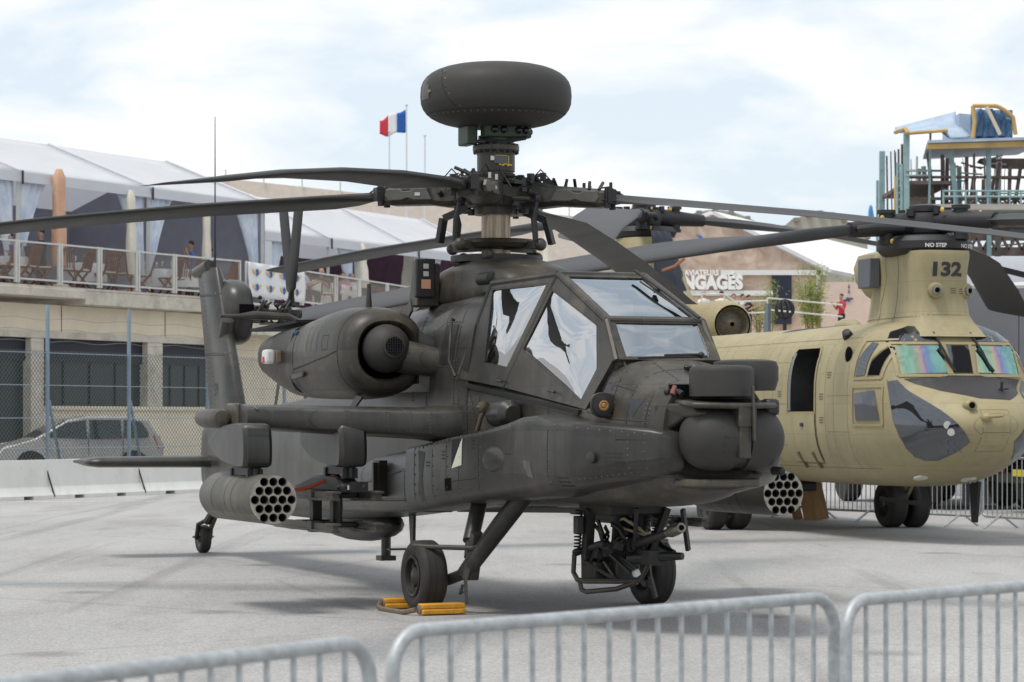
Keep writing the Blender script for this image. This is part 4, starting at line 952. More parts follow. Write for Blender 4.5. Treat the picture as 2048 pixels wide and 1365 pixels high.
mat('sensor_green', (.025, .045, .022), .5, .1, var=.2)
fx = MB().box((.12, .05, 4.325), (.14, .46, .12)).box((-.05, -.26, 4.29), (.26, .10, .18)); fx.build('interferometer_box', 'sensor_green', neck, bevel=.015)
ln = MB()
for y in (-.09, 0, .15, .22): ln.ball((.195, y, 4.335), .036, 12, 8)
ln.ball((.1, .29, 4.33), .036, 12, 8); ln.build('interferometer_lens', mat('lens_black', (.01, .01, .014), .1), neck)
MB().box((.178, -.02, 4.06), (.006, .14, .07)).build('maker_plate', mat('plate_dark', (.09, .09, .095), .4), neck)
MB().box((.176, -.10, 4.07), (.004, .05, .04)).build('white_sticker', WHITE, neck)
yb = MB()
for k in range(8): yb.box((.181, -.03+.015*k+random.uniform(-.006, .006), 4.015+random.uniform(-.008, .008)), (.004, .02, .012))
yb.box((.181, -.02, 4.098), (.003, .12, .004)).box((.181, .052, 4.05), (.003, .006, .09)).build('yellow_stencil', mat('yellow_mark', (.65, .50, .03), .6), neck)
pr = []
for k in range(21):
    t = -pi/2+pi*k/20; e = 2/2.7
    pr.append((.70*abs(cos(t))**(2/2.9) if abs(cos(t)) > 1e-6 else .001, 4.66+.297*math.copysign(abs(sin(t))**e, sin(t))))
rd = MB().lathe(pr, (0.0, 0, 0), (0, 0, 1), 64).build('radar_dome', OD3, AH, 60)
sm = MB(); rv = MB(); bv = bvh_of(rd)
def rdp(a, z): a = radians(a); return (1.2*cos(a), 1.2*sin(a), z)
sd = [(-78, 4.94), (-70, 4.82), (-66, 4.68), (-60, 4.56), (-55, 4.50)]
cent = lambda p: (Vector((0, 0, p[2]))-Vector(p)).normalized()
for (a0, z0), (a1, z1_) in zip(sd, sd[1:]):
    pa = [rdp(a0+(a1-a0)*k/5, z0+(z1_-z0)*k/5) for k in range(6)]
    for u, v in zip(pa, pa[1:]): seam(sm, bv, [Vector(u)*.55+Vector((0, 0, u[2]*.45)), Vector(v)*.55+Vector((0, 0, v[2]*.45))], None, .008, .002, .03)
    rivets(rv, bv, [Vector((.66*cos(radians(a0+3)), .66*sin(radians(a0+3)), z0)), Vector((.66*cos(radians(a1+3)), .66*sin(radians(a1+3)), z1_))], None, .06, .009)
zb_ = 4.475
for k in range(-110, 60, 6):
    seam(sm, bv, [Vector((.64*cos(radians(k)), .64*sin(radians(k)), zb_)), Vector((.64*cos(radians(k+6)), .64*sin(radians(k+6)), zb_))], None, .008, .002, .04)
    rivets(rv, bv, [Vector((.62*cos(radians(k)), .62*sin(radians(k)), zb_-.03))], None, .06, .009)
sm.build('radome_seam', SEAM, rd, 0); tag(rv.build('rivets', RIV, rd, 0), kind='stuff')
pm = MB(); patch(pm, bv, [(0, -1.2, z) if False else (x, -1.5, z) for x, z in ((.02, 4.60), (.20, 4.60), (.20, 4.72), (.14, 4.80), (.06, 4.80), (.02, 4.72))], (-.15, 1, 0), .004, .05)
pm.build('radome_access_cover', OD, rd, 60)
MB().lathe([(.02, 0), (.016, .015), (.004, .02)], bv.ray_cast(Vector((.1, -2, 4.66)), Vector((0, 1, 0)))[0], (.15, -1, 0), 14).build('cover_latch', STEEL, rd)

# ---- chaff box on the fairing side, rear pitot mast
n = MB().prism([(-.55, -.66, 2.72), (-.30, -.66, 2.72), (-.28, -.66, 3.12), (-.42, -.66, 3.15)], (0, .22, 0)); n.build('sensor_bracket', OD, AH, bevel=.015)
n = MB().box((-.27, -.60, 2.98), (.06, .19, .36)); bx_ = n.build('dispenser_box', BLK, AH, bevel=.012)
for z, c_ in ((3.09, 'placard_grey'), (3.02, 'placard_grey'), (2.925, None)):
    m_ = MATS[c_] if c_ else mat('salmon_label', (.55, .28, .18), .6)
    MB().box((-.238, -.60, z), (.006, .05 if c_ else .09, .045 if c_ else .085)).build('dispenser_label', m_, bx_)
n = MB().bar((-.45, -.66, 2.74), (-.75, -.62, 2.62), .02, .12); n.build('sensor_fairing', OD, AH)
# ---- seams, rivets and markings on the body side
sm, rv = MB(), MB(); bc = bvh_of(ck_s); D = (0, 1, 0)
for x in (3.40, 1.95, 1.45, 1.12, .72, .18): seam(sm, bc, [(x, -1.5, 1.66), (x, -1.5, .9)], D, .010); rivets(rv, bc, [(x+.03, -1.5, 1.62), (x+.03, -1.5, 1.0)], D, .085, .010)
rivets(rv, bc, [(3.36, -1.5, 1.62), (2.9, -1.5, 1.66), (1.95, -1.5, 1.56), (.2, -1.5, 1.41)], D, .11, .009)
rivets(rv, bc, [(1.9, -1.5, 1.10), (.75, -1.5, 1.05)], D, .09, .008)
seam(sm, bc, [(1.92, -1.5, 1.18), (1.12, -1.5, 1.13)], D, .008)
rivets(rv, bc, [(3.3, -1.5, 1.06), (1.0, -1.5, .94)], D, .05, .006)
rivets(rv, bc, [(4.25, -1.5, 1.55), (4.25, -1.5, 1.30)], D, .05, .008)
for pl_ in ([(4.38, 1.56), (4.38, 1.3)], [(2.75, 1.66), (2.75, 1.06)], [(.45, 1.42), (.45, .92)], [(1.7, 1.56), (1.7, 1.0)]): rivets(rv, bc, [(x, -1.5, z) for x, z in pl_], D, .06, .007)
rivets(rv, bc, [(3.5, -1.5, 1.17), (4.3, -1.5, 1.27)], D, .05, .007); rivets(rv, bc, [(3.5, -1.5, 1.63), (4.3, -1.5, 1.57)], D, .09, .008)
sm.build('panel_seam', SEAM, ck_s, 0); tag(rv.build('rivets', RIV, ck_s, 0), kind='stuff')
pm = MB(); patch(pm, bc, [(1.27, -1.5, 1.50), (1.27, -1.5, 1.26), (1.53, -1.5, 1.52)], D, .003, .05); pm.build('identification_mark', mat('mark_black', (.012, .012, .014), .6), ck_s, 0)['label'] = 'black half of the square side marking'
pm = MB(); patch(pm, bc, [(1.275, -1.5, 1.252), (1.535, -1.5, 1.285), (1.535, -1.5, 1.52)], D, .0035, .05); pm.build('identification_mark', mat('mark_cream', (.66, .66, .55), .6), ck_s, 0)['label'] = 'cream half of the square side marking'
pm = MB(); patch(pm, bc, [(1.09, -1.5, 1.16), (1.09, -1.5, 1.05), (1.25, -1.5, 1.06), (1.25, -1.5, 1.17)], D, .003, .05); pm.build('vent_opening', DARK, ck_s, 0)
MB().lathe([(.045, 0), (.045, .03), (.03, .035)], bc.ray_cast(Vector((3.95, -2, 1.38)), Vector((0, 1, 0)))[0], (.4, -1, 0), 16).build('tie_down_plug', OD2, ck_s)
MB().ball((2.28, -.955, 1.345), (.26, .045, .11), 20, 11).build('side_blister', OD2, ck_s, 60)
bn = bvh_of(nose, cbody); sm, rv = MB(), MB()
for pl_ in ([(.62, 2.75), (.62, 1.8)], [(.72, 1.95), (.72, 1.55)], [(1.5, 1.95), (1.5, 1.6)], [(.28, 2.55), (.28, 2.15), (.58, 2.15), (.58, 2.55), (.28, 2.55)], [(.95, 1.95), (1.15, 1.62)], [(3.95, 2.0), (3.95, 1.6)], [(3.5, 1.98), (3.95, 1.9)], [(-.1, 2.6), (.6, 2.72)]):
    p3 = [(x, -1.5, z) for x, z in pl_]; seam(sm, bn, p3, D, .009); rivets(rv, bn, [(x+.02, -1.5, z) for x, z in pl_], D, .04, .005)
for z in (1.95, 1.85, 1.7): rivets(rv, bn, [(.65, -1.5, z), (1.4, -1.5, z-.03)], D, .05, .005)
rivets(rv, bn, [(1.3, -1.5, 1.93), (3.2, -1.5, 1.72)], D, .03, .006); rivets(rv, bn, [(1.3, -1.5, 1.90), (3.2, -1.5, 1.69)], D, .03, .006)
for k in range(10): rivets(rv, bn, [(.92+.06*cos(k*.63), -1.5, 1.80+.06*sin(k*.63))], D, .1, .008)
for pl_ in ([(.0, 2.68), (.0, 1.8)], [(-.35, 2.62), (-.35, 1.85)], [(.92, 2.0), (.9, 1.5)], [(1.9, 1.86), (1.9, 1.6)], [(2.6, 1.78), (2.6, 1.62)], [(3.3, 1.74), (3.7, 1.68), (4.2, 1.66)], [(3.72, 2.06), (3.72, 1.7)], [(4.18, 1.98), (4.18, 1.5)], [(.62, 2.2), (-.3, 2.1)], [(.62, 1.82), (.9, 1.8)]):
    p3 = [(x, -1.5, z) for x, z in pl_]; seam(sm, bn, p3, D, .010); rivets(rv, bn, [(x+.025, -1.5, z) for x, z in pl_], D, .035, .006); rivets(rv, bn, [(x-.025, -1.5, z) for x, z in pl_], D, .035, .006)
for pl_ in ([(3.62, -.45), (3.62, .45)], [(3.66, -.2), (4.2, -.2)], [(3.66, .2), (4.2, .2)], [(4.2, -.35), (4.2, .35)], [(3.95, -.42), (3.95, .42)]):
    p3 = [(x, y, 4) for x, y in pl_]; seam(sm, bn, p3, (0, 0, -1), .010); rivets(rv, bn, [(x+.03, y, 4) for x, y in pl_], (0, 0, -1), .05, .007)
sm.build('panel_seam', SEAM, nose, 0); tag(rv.build('rivets', RIV, nose, 0), kind='stuff')
pm = MB(); patch(pm, bn, [(.30, -1.5, 2.17), (.56, -1.5, 2.17), (.56, -1.5, 2.53), (.30, -1.5, 2.53)], D, .005, .06); pm.build('access_panel', BLK, cbody, 0)
bs = bvh_of(sp_s); sm, rv = MB(), MB()
for pl_ in ([(-.3, 1.4), (-.3, .85)], [(-.35, 1.2), (-1.6, 1.05), (-3, .98)], [(-1.7, 1.33), (-1.7, .82)], [(-.2, .93), (-3.2, .84)]):
    seam(sm, bs, [(x, -1.5, z) for x, z in pl_], D, .009); rivets(rv, bs, [(x+.03, -1.5, z+.02) for x, z in pl_], D, .05, .006)
rivets(rv, bs, [(-.2, -1.5, 1.39), (-2.2, -1.5, 1.26)], D, .05, .008)
sm.build('panel_seam', SEAM, sp_s, 0); tag(rv.build('rivets', RIV, sp_s, 0), kind='stuff')
bf = bvh_of(fin_o); sm, rv = MB(), MB()
for z in (3.18, 2.45): seam(sm, bf, [(-8.3, -1, z), (-9.6, -1, z+.03)], D, .012); rivets(rv, bf, [(-8.3, -1, z+.03), (-9.7, -1, z+.05)], D, .06, .011)
rivets(rv, bf, [(-9.3, -1, 3.5), (-9.0, -1, 2.6), (-8.7, -1, 1.8)], D, .06, .010); rivets(rv, bf, [(-9.45, -1, 3.5), (-9.2, -1, 2.6), (-8.95, -1, 1.8)], D, .07, .010)
sm.build('panel_seam', SEAM, fin_o, 0); tag(rv.build('rivets', RIV, fin_o, 0), kind='stuff')
tv, tf = text_mesh('59', .22); pm = MB()
for f_ in tf:
    pts = [snap(bf, (-8.65+tv[i][0], -1, 2.03+tv[i][1]), D, .003)[0] for i in f_]
    if all(p is not None for p in pts): pm.add(pts, [tuple(range(len(pts)))])
pm.build('serial_number', mat('faded_black_stencil', (.028, .028, .028), .6), fin_o, 0)

mat('faded_stencil', (.020, .020, .020), .7); mat('faded_blue_mark', (.030, .033, .040), .6)
for x, z, n_, w_ in ((4.05, 1.42, 4, .16), (3.55, 1.22, 3, .14), (2.55, 1.40, 1, .10), (1.78, 1.50, 3, .08), (.55, 1.30, 2, .1), (1.0, 1.40, 3, .09)):
    pm = MB()
    for k in range(n_): patch(pm, bc, [(x, -1.5, z-.03*k), (x+w_, -1.5, z-.03*k), (x+w_, -1.5, z-.03*k-.012), (x, -1.5, z-.03*k-.012)], D, .0025, .06)
    pm.build('stencil_lines', 'faded_stencil', ck_s, 0)['kind'] = 'stuff'
pm = MB(); patch(pm, bn, [(3.92, -1.5, 1.84), (4.12, -1.5, 1.84), (4.02, -1.5, 1.69)], D, .003, .05); pm.build('triangle_mark', 'faded_blue_mark', nose, 0)
pm = MB(); patch(pm, bn, [(3.60, -1.5, 1.97), (3.70, -1.5, 1.97), (3.65, -1.5, 1.90)], D, .003, .05); pm.build('triangle_mark', 'faded_blue_mark', nose, 0)
for x, z in ((.75, 1.9), (1.05, 1.88), (1.3, 1.75), (.78, 1.68)):
    pm = MB(); patch(pm, bn, [(x, -1.5, z), (x+.14, -1.5, z), (x+.14, -1.5, z-.10), (x, -1.5, z-.10)], D, .004, .06); pm.build('access_cover', OD, cbody if x < .9 else nose, 0)
mat('scuffed_paint', (.060, .058, .054), .6, col2=(.11, .107, .10), vscale=6, stretch=(3, 3, .5))
for tgt, b_, polys in ((ck_s, bc, ([(.30, 1.40), (.34, 1.20), (.30, 1.0), (.36, .93), (.48, .95), (.44, 1.15), (.50, 1.38)], [(2.9, 1.35), (3.0, 1.22), (3.12, 1.2), (3.05, 1.34)])), (cbody, bn, ([(-.1, 2.60), (.15, 2.66), (.3, 2.68), (.25, 2.55), (.05, 2.48), (-.12, 2.52)],))):
    for pg in polys:
        pm = MB(); patch(pm, b_, [(x, -1.5, z) for x, z in pg], D, .0022, .06); pm.build('scuff_mark', 'scuffed_paint', tgt, 60)
bnc = bvh_of(na_s)
for x in (-.75, -.92, -1.06): 
    pm = MB(); patch(pm, bnc, [(x, -2, 2.60), (x-.06, -2, 2.60), (x-.06, -2, 2.32), (x, -2, 2.32)], D, .002, .06); pm.build('faded_cowling_band', mat('band_grey', (.058, .058, .062), .55, var=.2, vscale=9), na_s, 60)
lk = MB()
for k in range(12):
    y = .36+.045*k; a = k*2.4; lk.bar((-8.6+.1*cos(a), y, 2.98+.12*sin(a)), (-8.62+.14*cos(a+1.2), y+.1, 2.98+.16*sin(a+1.2)), .018, .024).cyl((-8.62, y, 2.98+.1*sin(a)), (-8.56, y+.02, 2.98+.1*sin(a)), .022, n=8)
lk.build('tail_rotor_linkage', BLK, tr)
# ================================================================== wheel chocks
def chock(loc, rz, label):
    t = thing('wheel_chock', label, 'chock', loc, rz, 'yellow chocks at the near wheel')
    for k in (0, 1): MB().box((0, 0, .032+.046*k), (.40, .15-.03*k, .043)).build('chock_beam', YEL, t, bevel=.01)
    MB().cyl((-.215, 0, .05), (-.20, 0, .05), .042, n=8).build('chock_end_plate', 'worn_tan_metal', t)
    return t
def hw(a, b, z=0):    # helicopter frame to world
    return (-.148+a*sin(TH)+b*cos(TH), 24.66-a*cos(TH)+b*sin(TH), z)
chock(hw(1.44, -1.10), TH+.02, 'yellow wooden chock in front of the near main wheel')
chock(hw(.64, -1.13), TH-.1, 'yellow wooden chock behind the near main wheel, half hidden')
mat('rope_brown', (.16, .12, .08), .9, var=.3, vscale=40)
rp = [hw(1.45, -1.34, .05), hw(1.3, -1.40, .02), hw(1.1, -1.40, .018), hw(.85, -1.42, .02), hw(.68, -1.40, .025), hw(.62, -1.36, .07)]
tag(MB().tube(rp, .022, 6).build('chock_rope', 'rope_brown'), 'brown rope lying between the two yellow chocks', 'rope')
# ================================================================== transport helicopter
TC = .285
CH = thing('transport_helicopter', 'sand coloured tandem rotor transport helicopter with open side door, behind the dark one', 'helicopter', (5.75, 37.2, 0), TC-pi/2)
TAN = mat('sand_paint', (.295, .250, .138), .55, col2=(.345, .300, .178), vscale=.9, bump=.03, bscale=5, dirt=((.25, .21, .12), 3.5, .58, .8), spec=.35)
TAN2 = mat('sand_paint_pale', (.30, .25, .13), .5, var=.08)
CBL = mat('transport_blade_paint', (.028, .028, .030), .55, col2=(.042, .042, .044), vscale=2, dirt=((.06, .06, .06), 6, .6, .8))
CBK = mat('transport_black', (.018, .017, .019), .55, var=.2, vscale=4)
AG = mat('antiglare_black', (.030, .027, .030), .6, var=.15, vscale=6, bump=.05)
CGL = glass('transport_windscreen', .55, (.4, .7, .6), .03, .006, 1.0, rainbow=True, solid=(.03, .05, .05))
CG2 = glass('transport_window', .07, (.75, .8, .85), .04, .007, 1.2, solid=(.018, .018, .021))
weather(TAN, .22, (.24, .20, .11), .74, .05, (.96, 1.05, .72), 1.1, .42)
def sup(x, w, zb, zt, n, N=56, fl=0.0):
    zc, hz_ = (zb+zt)/2, (zt-zb)/2; r = []
    for i in range(N):
        a = 2*pi*i/N; ca, sa = cos(a), sin(a)
        r.append((x, w*math.copysign(abs(ca)**(2/n), ca), zc+hz_*math.copysign(abs(sa)**(2/n), sa)))
    return r
st = [(-13.4, .5, 2.6, 3.1, 2.6), (-12.0, 1.1, 1.7, 3.15, 2.8), (-10.0, 1.26, .95, 3.1, 3), (-8, 1.27, .76, 3.06, 3.1), (-3, 1.27, .73, 3.05, 3.1), (-1, 1.27, .73, 3.05, 3.1), (0, 1.27, .74, 3.05, 3.1), (.35, 1.25, .77, 3.04, 3.0), (.65, 1.20, .81, 2.98, 2.9), (.88, 1.14, .86, 2.86, 2.8),
      (1.02, 1.08, .89, 2.66, 2.7), (1.14, 1.04, .92, 2.42, 2.6), (1.22, 1.01, .94, 2.27, 2.5), (1.35, .96, .98, 2.22, 2.4), (1.6, .86, 1.06, 2.12, 2.3), (1.85, .72, 1.17, 2.0, 2.2), (2.05, .54, 1.30, 1.88, 2.1), (2.18, .33, 1.43, 1.76, 2), (2.24, .12, 1.55, 1.65, 2)]
fus = MB().loft([sup(*r) for r in st]).build('fuselage', TAN, CH, 55)
BF = bvh_of(fus)
SD = (0, 1, 0); FD = (-1, 0, 0)
# sponsons (side tanks)
for s in (1, -1):
    rg = []
    for x, k in ((-3.0, .2), (-3.3, .8), (-4, 1), (-8.5, 1), (-9.4, .7), (-9.9, .2)):
        rg.append([(x, s*(1.1+y*k), 1.15+z*k) for y, z in chaikin([(-.2, -.42), (.55, -.38), (.72, 0), (.5, .42), (-.2, .5)], 2)])
    MB().loft(rg).build('fuel_sponson', TAN, CH, 45)
def surf_text(body, size, origin, ax, ay, d, bvh, m, parent, bold=.0, name='lettering'):
    tv, tf = text_mesh(body, size, bold); pm = MB(); o = Vector(origin); ax = Vector(ax); ay = Vector(ay)
    pts = [snap(bvh, o+ax*v[0]+ay*v[1], d, .004)[0] for v in tv]
    pm.add([p if p is not None else Vector((0, 0, 0)) for p in pts], [f for f in tf if all(pts[i] is not None for i in f)])
    return pm.build(name, m, parent, 0)
# forward pylon
pyl = []
for z, xf, xb, w in ((2.80, 1.00, -1.75, .62), (2.98, .80, -1.70, .52), (3.1, .72, -1.66, .46), (3.35, .68, -1.58, .43), (3.7, .70, -1.45, .43), (3.92, .74, -1.40, .45), (3.99, .72, -1.3, .45)):
    pyl.append([(x, y, z) for x, y in chaikin([(xf, .22*w/.43), (xf-.1, w*.9), (xf-.5, w), (0, w), (xb*.6, w*.9), (xb, .12), (xb, -.12), (xb*.6, -w*.9), (0, -w), (xf-.5, -w), (xf-.1, -w*.9), (xf, -.22*w/.43)], 2)])
py = MB().loft(pyl).build('forward_pylon', TAN, CH, 50)
rg = []
for z, xb, w in ((3.30, -1.35, .10), (3.45, -1.60, .3), (3.65, -1.75, .42), (3.85, -1.76, .46), (4.02, -1.68, .42), (4.06, -1.55, .3)):
    rg.append([(x, y, z) for x, y in chaikin([(xb, .5*w), (xb, -.5*w), (xb+.25, -w), (-.6, -w), (-.6, w), (xb+.25, w)], 2)])
MB().loft(rg).build('pylon_rear_fairing', TAN, py, 50)
MB().lathe([(.42, -.10), (.58, -.08), (.66, .0), (.66, .10), (.60, .17), (.40, .20)], (-.02, 0, 4.03), (0, 0, 1), 40).build('rotor_fairing_ring', CBK, py, 40)
RG_ = bvh_of([k for k in bpy.data.objects if k.name.startswith('rotor_fairing_ring')][0])
for y_ in (-.12, .42): surf_text('NO STEP', .075, (1.5, y_, 4.06), (0, 1, 0), (0, 0, 1), (-1, 0, 0), RG_, WHITE, py, .002, 'step_lettering')
MB().box((-.78, -.50, 3.74), (.42, .16, .42)).build('pylon_sensor_box', mat('sensor_grey', (.10, .11, .13), .5, var=.1), py, bevel=.015)
for y, x in ((-.16, .69), (.34, .60)):
    b = MB().lathe([(.12, -.08), (.105, .03), (.075, .05)], (x, y, 3.44), (1, y*.9, 0), 18).build('missile_sensor_housing', TAN2, py)
    MB().lathe([(.07, .04), (.07, .075), (.045, .08)], (x, y, 3.44), (1, y*.9, 0), 18).build('sensor_bezel', STEEL, b)
    MB().lathe([(.045, .07), (.03, .09)], (x, y, 3.44), (1, y*.9, 0), 14).build('sensor_lens', DARK, b)
bp_ = bvh_of(py)
surf_text('132', .255, (1.5, -.015, 3.72), (0, 1.25, 0), (0, 0, 1), FD, bp_, AG, py, .012, 'aircraft_number')
sm = MB(); rv = MB()
for pl_ in ([(-.35, 3.98), (-.38, 3.6), (-.55, 3.3), (-.55, 3.0)], [(.10, 3.98), (.05, 3.5), (-.02, 3.0)], [(-1.5, 3.08), (.7, 3.08)]):
    seam(sm, bp_, [(x, -2, z) for x, z in pl_], SD, .018); rivets(rv, bp_, [(x+.05, -2, z) for x, z in pl_], SD, .06, .007)
seam(sm, bp_, [(1.5, -.4, 3.10), (1.5, .4, 3.10)], FD, .012)
for y in (-.34, .0, .3): rivets(rv, bp_, [(1.5, y, 3.95), (1.5, y, 3.0)], FD, .06, .007)
sm.build('panel_seam', mat('sand_seam', (.13, .105, .055), .8), py, 0); tag(rv.build('rivets', TAN2, py, 0), kind='stuff')
mat('stencil_small', (.14, .115, .07), .7)
for y, z in ((.06, 3.44), (.20, 3.43)):
    pm = MB()
    for k in range(3): patch(pm, bp_, [(1.5, y, z+.03*k-.04), (1.5, y+.09, z+.03*k-.04), (1.5, y+.09, z+.03*k-.025), (1.5, y, z+.03*k-.025)], FD, .004, .05)
    pm.build('small_stencil', 'stencil_small', py, 0)['kind'] = 'stuff'
# cockpit glazing, laid on the fuselage skin
def pane(name, poly, d, m, off=.012, grid=.07, parent=None, label=None):
    pm = MB(); patch(pm, BF, poly, d, off, grid); o = pm.build(name, m, parent or CH, 60)
    if label: o['label'] = label
    return o
def front(poly): return [(3, y, z) for y, z in poly]
def side(poly, s=1): return [(x, -3*s, z) for x, z in poly]
# windscreens: the front of the cockpit faces forward
w_l = [(-.86, 2.28), (-.86, 2.66), (-.26, 2.67), (-.22, 2.30)]
for s in (1, -1): pane('windscreen', front([(y*s, z) for y, z in w_l]), FD, CGL, .014)
pane('centre_windscreen', front([(-.14, 2.30), (-.17, 2.67), (.17, 2.67), (.14, 2.30)]), FD, CG2, .014)
for s in (1, -1):
    pane('roof_window', front([(-.92*s, 2.72), (-.80*s, 2.86), (-.55*s, 2.94), (-.32*s, 2.92), (-.26*s, 2.73)]), FD, CG2, .012)
    pane('chin_window', [(3, y*s, z) for y, z in ((-1.03, 2.18), (-1.03, 1.9), (-1.02, 1.65), (-.97, 1.45), (-.89, 1.29), (-.78, 1.18), (-.66, 1.13), (-.54, 1.13), (-.42, 1.24), (-.32, 1.38), (-.50, 1.62), (-.72, 1.90), (-.92, 2.20))], FD, CG2, .012)
    pane('side_window', side([(.42, 2.26), (.42, 2.50), (.52, 2.72), (.66, 2.70), (.64, 2.28)], s), (0, s, 0), CG2, .012)
    pane('side_window', side([(.70, 2.27), (.71, 2.46), (.84, 2.66), (.90, 2.64), (.90, 2.27)], s), (0, s, 0), DARK if s == 1 else CG2, .012, label='opened side window, dark inside' if s == 1 else None)
    pane('lower_side_window', side([(.44, 1.66), (.40, 2.03), (.86, 2.07), (.95, 1.66)], s), (0, s, 0), CG2, .012)
    MB().ball(snap(BF, (.10, -3*s, 2.55), (0, s, 0), .0)[0], (.10, .04, .13), 16, 9).build('bubble_porthole', DARK if s == 1 else CBK, CH)
pane('antiglare_panel', front([(-.84, 2.215), (-.5, 2.05), (-.1, 1.95), (.35, 1.93), (.7, 2.03), (.88, 2.215), (.4, 2.25), (-.3, 2.25)]), FD, AG, .006)
# frames round the glazing
fm = MB()
for a, b in (((-.90, 2.26), (-.90, 2.70)), ((-.90, 2.70), (.90, 2.70)), ((.90, 2.70), (.90, 2.26)), ((-.90, 2.26), (.90, 2.26)), ((-.21, 2.28), (-.22, 2.69)), ((-.17, 2.28), (-.19, 2.69)), ((.17, 2.28), (.19, 2.69))):
    seam(fm, BF, front([a, b]), FD, .045, .016, .08)
for x0, x1, z0, z1 in ((.38, .94, 2.23, 2.75), (.36, 1.0, 1.60, 2.12)):
    for s in (1, -1): seam(fm, BF, side([(x0, z0), (x1, z0), (x1-.02, z1), (x0, z1), (x0, z0)], s), (0, s, 0), .035, .014, .08)
seam(fm, BF, side([(.68, 2.25), (.69, 2.5), (.82, 2.70)]), SD, .03, .015, .08)
fm.pieces('window_frame', TAN2, CH, smooth=0)
for s in (1, -1):
    w = MB().tube([snap(BF, (3, -.30*s if s == 1 else .24, 2.84), FD, .03)[0], snap(BF, (3, -.22*s if s == 1 else .34, 2.56), FD, .05)[0], snap(BF, (3, -.14*s if s == 1 else .42, 2.33), FD, .03)[0]], .016, 6)
    p0_, p1_ = (snap(BF, (3, y, z), FD, .035)[0] for y, z in (((-.30, 2.62), (-.12, 2.31)) if s == 1 else ((.28, 2.62), (.46, 2.31))))
    w.bar(p0_, p1_, .03, .02); w.build('windscreen_wiper', CBK, CH)
# chin window wiring seen through the glass
mat('cable_blue', (.04, .08, .16), .5); 
wr = MB()
for k in range(3):
    y = -.52-.07*k; wr.tube([snap(BF, (3, y+.10, 1.52-.02*k), FD, .016)[0], snap(BF, (3, y+.02, 1.38), FD, .016)[0], snap(BF, (3, y+.16, 1.25), FD, .016)[0]], .004, 5)
wr.build('cockpit_cable', 'cable_blue', CH)['kind'] = 'stuff'
for y, z in ((-.60, 1.60), (-.56, 1.51)):
    MB().lathe([(.05, 0), (.05, .008)], snap(BF, (3, y, z), FD, .012)[0], (1, -.5, -.3), 16).build('instrument_dial', mat('dial_white', (.6, .58, .55), .4), CH)
# nose probe, lens and antenna
q = snap(BF, (3, -.30, 1.86), FD, 0)[0]; MB().ball(q, (.09, .10, .08), 14, 9).cyl(q+Vector((.05, 0, 0)), q+Vector((.12, -.02, 0)), .055, n=14).build('nose_camera', TAN2, CH)
MB().cyl(q+Vector((.115, -.02, 0)), q+Vector((.125, -.022, 0)), .042, n=14).build('nose_camera_lens', DARK, CH)
q = snap(BF, (3, -.16, 1.70), FD, 0)[0]; MB().ball(q, (.10, .07, .06), 12, 8).tube([q, q+Vector((.12, .02, .01)), q+Vector((.34, .06, .02)), q+Vector((.40, .07, .025))], [.03, .025, .022, .008], 8).build('pitot_probe', TAN2, CH)
q = snap(BF, (3, .34, 2.06), FD, 0)[0]; MB().tube([q, q+Vector((.02, 0, .12))], .02).bar(q+Vector((-.06, -.05, .01)), q+Vector((.1, .05, .02)), .04, .02).build('nose_antenna', CBK, CH)
MB().box(snap(BF, (3, .04, 3.02), FD, .03)[0] if snap(BF, (3, .04, 3.02), FD, .03)[0] else (.78, .04, 3.0), (.06, .16, .06)).build('ice_detector', STEEL, CH)
for y in (-.45, .25):
    q = BF.ray_cast(Vector((.85, y, 0)), Vector((0, 0, 1)))[0]
    MB().lathe([(.11, 0), (.11, .02), (.08, .025)], q+Vector((0, 0, .01)), (.3, 0, -1), 20).build('landing_light', mat('light_glass', (.75, .72, .66), .2, .2), CH)
# side door
dw = [(-1.93, 1.76), (-1.93, 2.58), (-1.83, 2.70), (-1.0, 2.70), (-.90, 2.58), (-.90, 1.76)]
# cut a real doorway into the hull
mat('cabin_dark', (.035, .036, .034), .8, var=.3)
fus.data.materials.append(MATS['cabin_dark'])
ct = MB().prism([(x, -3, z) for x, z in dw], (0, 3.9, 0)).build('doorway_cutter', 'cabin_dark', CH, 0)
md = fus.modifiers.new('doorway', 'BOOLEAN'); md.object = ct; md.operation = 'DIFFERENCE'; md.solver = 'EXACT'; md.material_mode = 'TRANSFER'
bpy.context.view_layer.update()
me_ = bpy.data.meshes.new_from_object(fus.evaluated_get(bpy.context.evaluated_depsgraph_get()))
fus.modifiers.clear(); fus.data = me_; bpy.data.objects.remove(ct)
door = MB().box((-1.3, -.5, 1.86), (.5, .5, .1)).box((-1.5, -.3, 2.15), (.1, .5, .6)).build('cabin_seat', mat('cabin_red', (.09, .035, .03), .8), CH, bevel=.03)
fm = MB(); seam(fm, BF, side(dw+[dw[0]]), SD, .05, .012, .1); fm.build('door_frame', TAN2, door, 0)
fm = MB(); seam(fm, BF, side([(-1.82, 1.80), (-1.82, 2.62)]), SD, .10, .02, .1); fm.build('door_jamb', mat('jamb_grey', (.16, .17, .17), .5), door, 0)
fm = MB(); patch(fm, BF, side([(-1.9, 1.08), (-.93, 1.08), (-.90, 1.12), (-.90, 1.74), (-1.93, 1.74), (-1.93, 1.12)]), SD, .018, .1); lw = fm.build('lower_door', TAN, CH, 60)
bl_ = bvh_of(lw); sm = MB(); seam(sm, BF, side([(-1.93, 1.74), (-1.93, 1.10), (-1.88, 1.05), (-.95, 1.05), (-.88, 1.12), (-.88, 1.74)]), SD, .014, .004)
for x in (-1.65, -1.12): sm.bar(snap(BF, (x, -3, 1.22), SD, .03)[0], snap(BF, (x, -3, 1.0), SD, .03)[0], .05, .03)
